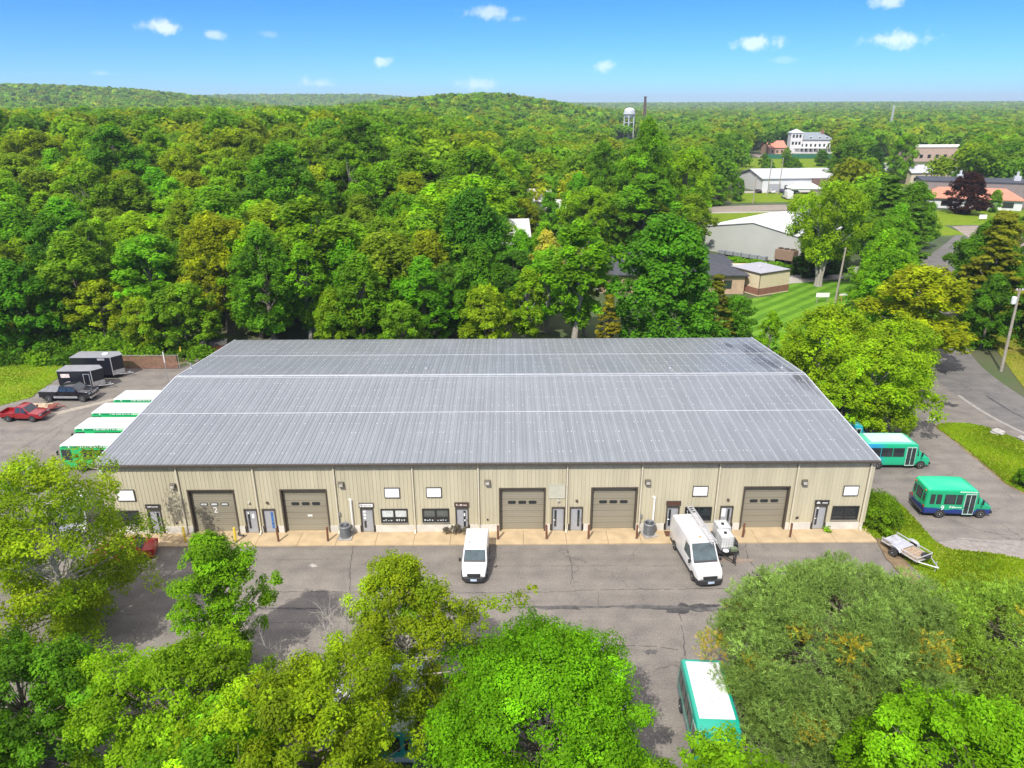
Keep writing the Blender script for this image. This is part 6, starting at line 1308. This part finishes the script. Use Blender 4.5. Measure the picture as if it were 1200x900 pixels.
def px_tree(kind,px,py_base,h,col,label,**k):
    p=at(px,py_base); return tree_at(kind,p[0],p[1],h,col,label,**k)
# ---- trees one can single out, right and centre
T=tree_at
T('multi1',35.6,77.0,11.2,(.155,.225,.016),'bright green many stemmed tree leaning on the right end of the roof',wide=1.05,rz=.4)
T('multi1',37.4,68.6,9.8,(.150,.225,.016),'bright green tree hanging over the white roofed green bus',wide=1.1,rz=2)
T('multi1',44.0,78.0,9.4,(.145,.215,.016),'green tree between the roof end tree and the yellow maple',wide=1.1,rz=3)
T('birch1',33.0,87.5,8.0,(.12,.22,.014),'slim green tree behind the right rear corner of the roof')
T('oak2',52.4,89.5,13.2,(.20,.225,.014),'yellow maple overhanging the street bend at right',wide=1.6)
T('dense1',61.0,114.5,13.0,(.075,.165,.018),'dark green tree overhanging the street behind the yellow maple',wide=1.2)
T('edge1',72.5,105.5,12.5,(.06,.13,.018),'dark green tree overhanging the right side of the street',wide=1.35)
T('maple2',67.0,128.0,13.5,(.085,.175,.018),'mid green tree deep in the street bend',wide=1.25)
T('edge1',81.5,124.0,13.0,(.07,.145,.018),'dark tree across the street below the bronze conifer',wide=1.2)
T('maple2',54.0,101.0,13.0,(.095,.20,.016),'mid green maple touching the left of the yellow maple',wide=1.2)
T('maple1',57.5,110.0,14.0,(.11,.21,.015),'tall mid green maple behind the yellow maple',wide=1.15)
T('edge2',33.2,66.2,8.4,(.145,.225,.016),'low green tree leaning over the hidden teal bus by the warehouse wall',wide=.95)
rq=random.Random(31)
for k_,(x_,y_) in enumerate(((120,345),(134,352),(146,340),(158,356),(128,372),(144,384),(166,380),(150,408),(172,415),(136,402),(182,440),(160,436))):
    T(('edge2','maple3','edge1')[k_%3] if False else ('edge2','edge1')[k_%2],x_,y_,rq.uniform(6.5,9.5),rq.choice(((.085,.17,.018),(.12,.19,.018),(.06,.135,.018))),'small tree between the grey roofed store and the white inn',wide=1.25,group='small trees between the store and the inn')
T('fir1',70.5,104.0,17.5,(.125,.132,.022),'bronze tinged conifer above the transformer pole',wide=1.35,name='conifer',cat='conifer')
T('fir1',75.0,97.0,14,(.085,.12,.02),'dark conifer at the right edge behind the transformer pole',wide=1.3,name='conifer',cat='conifer')
T('edge1',66.5,96.5,10.5,(.055,.125,.018),'dark green tree just left of the transformer pole top',wide=1.1)
T('edge2',73.0,91.0,9.5,(.06,.13,.018),'dark green tree right of the transformer pole at the frame edge',wide=1.1)
T('edge2',81.0,104.0,13,(.065,.14,.018),'dark green tree deep at the right frame edge',wide=1.1)
T('open1',58.2,133.5,19.0,(.14,.215,.016),'large yellow green tree with pale stems at the far edge of the mown lawn',wide=.9,rz=1)
T('fir1',58.5,140.0,10,(.03,.07,.02),'very dark hemlock beside the flat block at the lawn edge',wide=1.5,name='conifer',cat='conifer')
T('fir1',62.5,141.0,8,(.03,.07,.02),'low dark hemlock nearest the flat block drive',wide=1.6,name='conifer',cat='conifer')
T('dense1',67,152,17,(.062,.135,.02),'dark rounded tree right of the large yellow green one',wide=1.0)
T('fir1',76.5,149,19,(.065,.13,.03),'tall dark pine with layered boughs left of the red roofed building',wide=1.6,name='conifer',cat='conifer')
T('fir1',83.5,150,13,(.06,.12,.03),'layered dark pine lower right beside the forecourt',wide=1.7,name='conifer',cat='conifer')
T('maple1',72,135,14.5,(.085,.19,.016),'mid green tree before the tall dark pine',wide=1.2)
T('edge1',65,118,11,(.10,.20,.016),'round green tree right of the white board on the lawn',wide=1.1)
T('edge2',60.5,113,8.0,(.09,.20,.016),'small green tree below the white board pole',wide=1.1)
T('oak2',93.0,137.0,13.5,(.16,.165,.022),'bronze yellow tree at the right edge below the forecourt',wide=1.1)
T('fir1',87.0,131.0,12,(.12,.125,.025),'bronze conifer below the forecourt',wide=1.4,name='conifer',cat='conifer')
T('edge1',107,148,13,(.09,.17,.02),'green tree at the right edge beside the bronze yellow tree',wide=1.1)
T('dense1',141.6,228,12.5,(.030,.010,.016),'round dark purple beech on the lawn before the red roofed building',wide=1.3,name='copper_beech',cat='tree')
T('edge2',152.5,231,7.0,(.10,.19,.02),'small green tree right of the purple beech',wide=.9)
T('edge2',172,232,13,(.07,.16,.02),'green tree at the right frame edge beside the red roofed building',wide=.9)
T('dense1',20.6,94.0,18.4,(.058,.155,.022),'big dense dark green maple behind the right half of the roof',wide=1.1,rz=1)
T('fir1',28.6,97.5,10.5,(.10,.105,.028),'olive bronze conifer right of the big dark maple',wide=1.25,name='conifer',cat='conifer')
T('edge2',32.0,99.0,7.0,(.06,.15,.02),'small dark green tree behind the rear right roof corner',wide=1.1)
T('fir1',13.0,92.5,9.0,(.15,.135,.03),'brownish small conifer left of the big dark maple',wide=1.15,name='conifer',cat='conifer')
T('tall1',30.5,169,29,(.085,.175,.016),'tallest tree of the centre, bare trunk over a grass patch',wide=.95)
T('oak1',41.5,176,22,(.13,.215,.014),'yellow green tree right of the tallest centre tree',wide=1.05)
T('tall1',22.0,178,24,(.07,.15,.018),'dark tree left of the tallest centre tree',wide=.95)
T('ash1',40,162,15,(.10,.20,.016),'light green tree at the left end of the metal hall',wide=1.15)
T('dense1',-6.5,118,19.0,(.045,.125,.020),'dense round dark green maple above the middle of the roof',wide=.92)
T('edge1',-4.5,98,14.5,(.060,.140,.018),'dark olive tree below the round dark maple',wide=1.05)
T('birch1',5.5,112,14,(.27,.25,.12),'pale flowering tree above the roof centre',wide=1.15)
T('ash1',11,103,13,(.155,.175,.02),'thin olive tree with bare boughs above the roof centre right',wide=1.2)
T('dense1',150,310,16,(.028,.075,.026),'very dark round tree in front of pale far houses',wide=1.0)
T('dense1',134,300,19,(.062,.125,.02),'dark olive round tree left of the very dark one',wide=1.15)
T('maple2',166,318,20,(.11,.205,.016),'light green tree right of the very dark round one',wide=.95)
T('dense1',193,308,20,(.085,.18,.018),'big green round tree behind the red roofed building',wide=1.2)
T('maple2',212,318,18,(.105,.195,.016),'green tree at the right edge behind the red roofed building',wide=1.2)
T('edge2',119,262,6,(.05,.12,.018),'dark round bush on the verge at the far road',name='bush',cat='bush',wide=1.1)
T('edge2',80.5,262,8,(.07,.15,.018),'green bush left of the far road bend',name='bush',cat='bush',wide=1.0)
T('edge2',137,284,13,(.11,.19,.018),'green tree before the right end of the grey roofed store',wide=1.1)
T('edge1',84,300,15,(.07,.155,.018),'dark green tree left behind the grey roofed store',wide=1.3)
T('maple1',66,268,17,(.085,.175,.018),'mid green tree left of the far road bend',wide=1.2)
T('dense1',92,330,18,(.055,.125,.02),'dark round tree right behind the left end of the grey roofed store',wide=1.1)
T('edge2',70,250,10,(.09,.18,.018),'low green tree at the left end of the far road',wide=1.2)
T('edge1',49,204,14,(.10,.185,.018),'green tree behind the left corner of the metal hall',wide=1.2)
T('maple1',76,114,15,(.06,.13,.018),'dark green tree behind the bronze tinged conifer',wide=1.3)
T('edge1',81,104,14,(.055,.125,.018),'dark leafy tree between the two right edge conifers',wide=1.2)
T('edge2',89,113,14,(.07,.14,.018),'dark green rounded tree high at the right frame edge',wide=1.3)
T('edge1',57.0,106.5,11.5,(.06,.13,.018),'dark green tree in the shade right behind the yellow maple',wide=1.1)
T('multi1',82,170,15,(.10,.19,.018),'green spreading tree behind the tall dark pine',wide=1.2)
T('dense1',95,172,15,(.075,.155,.018),'rounded green tree left of the red roofed building forecourt',wide=1.1)
T('maple2',74,290,17,(.075,.16,.018),'dark green tree left of the grey roofed store',wide=1.1)
# clipped hedge before the metal hall
hg=MB(); 
rng=np.random.default_rng(77)
def leafbox(name,label,cat,a,b,hgt,wid,n,ls,col,loc_z=0,struct_=False):
    a=np.array(a);b=np.array(b); t=rng.uniform(0,1,n); w_=rng.uniform(-1,1,n); z=rng.uniform(0,1,n); d=(b-a)/np.linalg.norm(b-a); nn=np.array([-d[1],d[0]])
    face=rng.random(n); z=np.where(face<.5,1,z); w2=np.where(face<.5,w_,np.sign(w_))
    pos=np.stack([a[0]+(b[0]-a[0])*t+nn[0]*w2*wid/2,a[1]+(b[1]-a[1])*t+nn[1]*w2*wid/2,z*hgt*(1+.12*np.sin(t*40))+loc_z],1)+rng.normal(0,.12,(n,3))
    nr=unit(np.stack([nn[0]*w2*(face>=.5),nn[1]*w2*(face>=.5),(face<.5)*1.0+.3],1)+rng.normal(0,.5,(n,3)))
    me=fastmesh(name,leaves(rng,pos,nr,ls),4,LEAF,np.array(col)[None]*np.exp(rng.normal(0,.2,(n,1)))); o=bpy.data.objects.new(name,me); COL.objects.link(o); return tag(o,label,cat)
leafbox('hedge','clipped green hedge before the grey metal hall','hedge',(A[0]-6,A[1]-10.5),(B[0]+1,B[1]-11.5),1.25,2.0,9000,.26,(.09,.185,.018))
leafbox('hedge','dark tall hedge behind the flat block drive','hedge',(57,141.5),(68,146),3.2,3,5000,.3,(.035,.08,.018))
# ---- the wood behind the roof
PROT=[(826,240,938,300,150),(838,224,960,243,246),(860,306,914,347,118),(868,328,985,366,100),(876,190,966,224,292),(890,158,972,186,505),(1085,213,1200,250,232),(1088,246,1152,288,160),(725,124,748,158,630),(645,219,660,228,170),(838,296,866,318,100),(1032,166,1082,178,440),(1110,168,1126,178,440),(716,296,744,330,127),(625,205,638,220,198),(592,257,604,267,148)]
def blocked(x,y,z,h,r):
    u0,v0,dp=proj(x,y,z+h); u1,v1,_=proj(x,y,z); rp=F*r/dp
    for a,b,c,d,Y in PROT:
        if y<Y and u0+rp*.85>a and u0-rp*.85<c and v0<d and v1>b: return True
    return False
def built(x,y,m=4):
    for (a,b,c,d) in ((12,124,50,147),(40,118,70,142),(44,140,112,200),(88,276,138,322),(108,204,205,270),(66,226,150,264),(112,165,158,206),(174,505,232,548),(236,440,296,470)):
        if a-m<x<c+m and b-m<y<d+m: return True
    return False
rg=random.Random(99); cand=[]
def clear(x,y,r):
    for a,b,c in PLACED:
        if (a-x)**2+(b-y)**2<((c+r)*.58)**2: return False
    return True
SPEC=[('oak1',(.145,.205,.014),'yellow green oak'),('oak2',(.135,.195,.016),'yellow green spreading oak'),('maple1',(.085,.180,.018),'mid green maple'),('maple2',(.095,.195,.016),'fresh green rounded maple'),('birch1',(.115,.205,.018),'light green slim birch'),('ash1',(.105,.185,.018),'tall loose green ash'),('tall1',(.065,.140,.018),'dark green tall tree'),('oak2',(.105,.155,.020),'olive spreading oak'),('maple2',(.055,.125,.020),'dark green rounded maple'),('oak3',(.140,.205,.014),'yellow green lopsided oak'),('maple3',(.090,.180,.018),'mid green uneven maple'),('oak3',(.095,.165,.018),'olive green lopsided oak')]
EDGE=[('edge1',(.065,.150,.018),'dark leafy edge tree'),('edge2',(.085,.185,.018),'fresh green low edge tree'),('edge1',(.120,.175,.018),'olive leafy edge tree'),('maple1',(.075,.165,.018),'mid green maple'),('birch1',(.11,.20,.018),'light green slim birch'),('edge2',(.15,.185,.022),'yellow green low edge tree')]
def grid(y0,y1,sp,amin,amax):
    y=y0
    while y<y1:
        x=amin*y
        while x<amax*y: yield x+rg.uniform(-.38,.38)*sp,y+rg.uniform(-.38,.38)*sp; x+=sp
        y+=sp*.87
def yedge(x):                                              # front line of the wood
    if x<-57: return 93.5
    if x<-41: return 92.0
    return 87.0
for x,y in grid(87,215,7.0,-.80,.70):
    a=x/y
    if y<yedge(x): continue
    if a>.17 and y<112: continue
    if built(x,y): continue
    edge=y<yedge(x)+8
    k,c_,dn=rg.choice(EDGE if edge else SPEC if y<150 else SPEC[:2]*2+SPEC)
    if a>.17 and rg.random()<.25: continue
    H,Rr=PH[k]; h=H*rg.uniform(.66,1.02)*(.95 if not edge else .92); r=Rr*h/H; z=float(terrain(x,y))
    if edge and x<-41: h*=.95
    if not clear(x,y,r) or blocked(x,y,z,h,r): continue
    u,v,dp=proj(x,y,z+h)
    if u<-70 or u>1270: continue
    wv_=rg.uniform(1.1,1.7) if not edge else rg.uniform(1.05,1.4)
    cand.append((y,x,k,h,tuple(q*rg.uniform(.86,1.16) for q in c_),dn,u,v,wv_)); PLACED.append((x,y,r))
cand.sort()
NMAX=300-len(PLACED)+len(cand)-15
ind=cand[:NMAX]; rest=cand[NMAX:]
# labels: kind + row + what it stands above in the picture
LM=[(-80,40,'the red pickup'),(40,100,'the black trailers'),(100,150,'the white bus roofs'),(150,205,'the brown fence'),(205,290,'the left rear roof corner'),(290,360,'the left part of the roof'),(360,440,'the second overhead door'),(440,520,'the left roof vent'),(520,600,'the white compact van'),(600,680,'the middle overhead door'),(680,750,'the fourth overhead door'),(750,830,'the right roof vent'),(830,900,'the flat block'),(900,990,'the mown lawn'),(990,1080,'the yellow maple'),(1080,1300,'the transformer pole')]
ROWS=[(0,95,'front row of wood'),(95,104,'second row of wood'),(104,115,'third row of wood'),(115,128,'fourth row of wood'),(128,144,'middle of wood'),(144,164,'upper wood slope'),(164,400,'far wood slope')]
used={}
for (y,x,k,h,c_,dn,u,v,wv_) in ind:
    lm=next(n for a,b,n in LM if a<=u<b); rw=next(n for a,b,n in ROWS if a<=y<b); used.setdefault((dn,rw,lm),[]).append((u,y))
for (y,x,k,h,c_,dn,u,v,wv_) in ind:
    lm=next(n for a,b,n in LM if a<=u<b); rw=next(n for a,b,n in ROWS if a<=y<b); L_=sorted(used[(dn,rw,lm)]); lb=f'{dn}, {rw}, above {lm}'
    if len(L_)>1:
        q=L_.index((u,y)); lb=f'{("left" if q==0 else "right" if q==len(L_)-1 else "middle")} {dn}, {rw}, above {lm}'
    T(k,x,y,h,c_,lb,group='trees of the wood behind the warehouse',wide=wv_)
# ---- the far woods: one mass
def lodproto(seed,nl,ls):
    r=np.random.default_rng(seed); nb=max(5,nl//14); d=unit(r.normal(size=(nb,3))); d[:,2]=np.abs(d[:,2])*.9+.02; bc=d*np.array([.62,.62,.62])*r.uniform(.7,1,(nb,1))
    bi=r.integers(0,nb,nl); ld=unit(r.normal(size=(nl,3))+np.array([0,0,.45])); br=r.uniform(.28,.42,nb)
    pos=bc[bi]+ld*br[bi][:,None]; nr=unit(ld*.8+np.array([0,0,.5])+r.normal(size=(nl,3))*.4)
    tn=np.exp(r.normal(0,.15,nb))[bi]*np.exp(r.normal(0,.10,nl)); return leaves(r,pos,nr,ls,.7).reshape(nl,4,3),tn
VS=[];TS=[]; nprng=np.random.default_rng(5)
COLS=np.array([(.145,.210,.016),(.135,.200,.016),(.085,.180,.018),(.10,.195,.018),(.115,.205,.018),(.105,.185,.020),(.065,.140,.020),(.125,.165,.022),(.055,.120,.020),(.17,.20,.02)])
def mass(y0,y1,sp,nl,ls,Rm,Hm,extra=()):
    protos=[lodproto(1000+nl+i,nl,ls) for i in range(6)]; pts=list(extra)
    for x,y in grid(y0,y1,sp,-.82,.82):
        if built(x,y,3) : continue
        z=float(terrain(x,y)); h=Hm*rg.uniform(.82,1.15)
        if blocked(x,y,z,h,Rm): continue
        pts.append((x,y,z,h,None))
    for i,(x,y,z,h,c_) in enumerate(pts):
        P_,tn=protos[i%6]; a=rg.uniform(0,6.28); ca_,sa_=math.cos(a),math.sin(a); r=Rm*rg.uniform(.8,1.22)
        Q=P_*r; X_=Q[...,0]*ca_-Q[...,1]*sa_; Y_=Q[...,0]*sa_+Q[...,1]*ca_; Z_=Q[...,2]*1.05+h-r*1.05
        VS.append(np.stack([X_+x,Y_+y,Z_+z],-1).reshape(-1,3).astype(np.float32)); cc=np.array(c_) if c_ is not None else COLS[rg.randrange(10)]*rg.uniform(.68,1.0)
        TS.append((cc[None]*tn[:,None]).astype(np.float32))
mass(214,340,8.6,820,.095,7.2,18,[(x,y,float(terrain(x,y)),h,c_) for (y,x,k,h,c_,dn,u,v,wv_) in rest])
mass(340,640,10.4,280,.155,8.0,18.5)
mass(640,1500,12.5,70,.29,8.6,17.5)
mass(1500,4000,22,26,.5,13.5,16)
me=fastmesh('far_woods',np.concatenate(VS),4,LEAF,np.concatenate(TS)); o=bpy.data.objects.new('far_woods',me); COL.objects.link(o); tag(o,'mass of distant green woodland rolling to the horizon','woodland',kind='stuff'); del VS,TS
# ---- undergrowth along the wood's edge
pos=[];tn=[]
def under(cx,cy,r,h,n,c_):
    z=float(terrain(cx,cy)); d=unit(rng.normal(size=(n,3))); d[:,2]=np.abs(d[:,2]); k=rng.uniform(.6,1,n)[:,None]; pos.append(np.array([cx,cy,z])+d*k*np.array([r,r,h])); tn.append(np.array(c_)[None]*np.exp(rng.normal(0,.2,(n,1))))
for x in np.arange(-82,36,1.9):
    for row in range(4):
        y=yedge(x)-2.5+row*2.4+rg.uniform(-.8,.8)
        if -54<x<-35 and y<92: continue
        c_=rg.choice(((.055,.12,.018),(.08,.16,.018),(.10,.18,.02),(.04,.09,.016))); under(x,y,rg.uniform(1.4,2.4),rg.uniform(1.0,(4.6,3.6,2.6,1.8)[3-row] if x<-36 else 2.6),330,c_)
for k in range(90):
    x=rg.uniform(60,100); y=rg.uniform(96,145)
    if built(x,y,1) or abs(x-(60+(y-88)*.62))<7: continue
    under(x,y,rg.uniform(1.5,2.5),rg.uniform(1,2.5),180,rg.choice(((.05,.11,.018),(.07,.14,.018))))
pos=np.concatenate(pos); tn=np.concatenate(tn); nr=unit(rng.normal(size=pos.shape)*.6+np.array([0,-.2,.8])); me=fastmesh('undergrowth',leaves(rng,pos,nr,.22),4,LEAF,tn); o=bpy.data.objects.new('undergrowth',me); COL.objects.link(o); tag(o,'low leafy undergrowth along the edge of the wood','undergrowth',kind='stuff')
# ---- grass blades on the yard's lawns
def inpoly(P,pts):
    P=np.array(P); x,y=pts[:,0],pts[:,1]; c=np.zeros(len(pts),bool); j=len(P)-1
    for i in range(len(P)):
        xi,yi=P[i];xj,yj=P[j]; c^=((yi>y)!=(yj>y))&(x<(xj-xi)*(y-yi)/(yj-yi+1e-12)+xi); j=i
    return c
gp=[];gc=[]
for P_,n,z in ((isl,26000,.10),(strip,26000,.09),(vr,16000,.06),([(-78,66),(-61,74.3),at(36,466)[:2],at(64,446)[:2],(-57.6,86.5),(-59,92.5),(-78,92.5)],20000,.05)):
    P_=[p[:2] for p in P_]; Q=grow(P_,.22); q=np.array(Q); pts=np.stack([rng.uniform(q[:,0].min(),q[:,0].max(),n),rng.uniform(q[:,1].min(),q[:,1].max(),n)],1); pts=pts[inpoly(Q,pts)]; ins=inpoly(P_,pts)
    gp.append(np.column_stack([pts,np.where(ins,z,.012)])); k=rng.random((len(pts),1)); f=.5+.5*np.sin(pts[:,:1]*.7+1.3*np.sin(pts[:,1:]*.5))
    gc.append((np.array([.095,.165,.012])*(1-k)+np.array([.16,.19,.025])*k)*(.75+.5*f))
gp=np.concatenate(gp);gc=np.concatenate(gc); n=len(gp); h=rng.uniform(.05,.15,(n,1)); a=rng.uniform(0,6.28,n); t_=np.stack([np.cos(a),np.sin(a),np.zeros(n)],1)*.05; up_=np.column_stack([rng.normal(0,.35,(n,2)),np.ones(n)])*h
me=fastmesh('grass',np.stack([gp-t_,gp+t_,gp+t_*.6+up_,gp-t_*.6+up_],1).reshape(-1,3),4,LEAF,gc); o=bpy.data.objects.new('grass',me); COL.objects.link(o); tag(o,'rough grass blades on the yard lawns and verges','grass',kind='stuff')
# ------------------------------------------------------------------ air
HAZE=True
if HAZE:
    mb=MB(); mb.box(-8800,-290,-1.2,8800,11500,140); m=bpy.data.materials.new('haze'); m.use_nodes=True; nt=m.node_tree; nt.nodes.remove(nt.nodes['Principled BSDF']); v=N(nt,'ShaderNodeVolumePrincipled'); v.inputs['Color'].default_value=(.74,.87,1,1); v.inputs['Density'].default_value=.00014; v.inputs['Anisotropy'].default_value=.2
    nt.links.new(v.outputs[0],nt.nodes['Material Output'].inputs['Volume']); o=mb.build('haze',m); tag(o,'thin pale blue air over the whole scene','haze',kind='stuff')
sc.cycles.use_denoising=True; sc.cycles.max_bounces=8; sc.cycles.diffuse_bounces=5; sc.cycles.glossy_bounces=2; sc.cycles.transmission_bounces=5; sc.cycles.volume_bounces=0; sc.cycles.caustics_reflective=False; sc.cycles.caustics_refractive=False
sc.cycles.sample_clamp_indirect=4
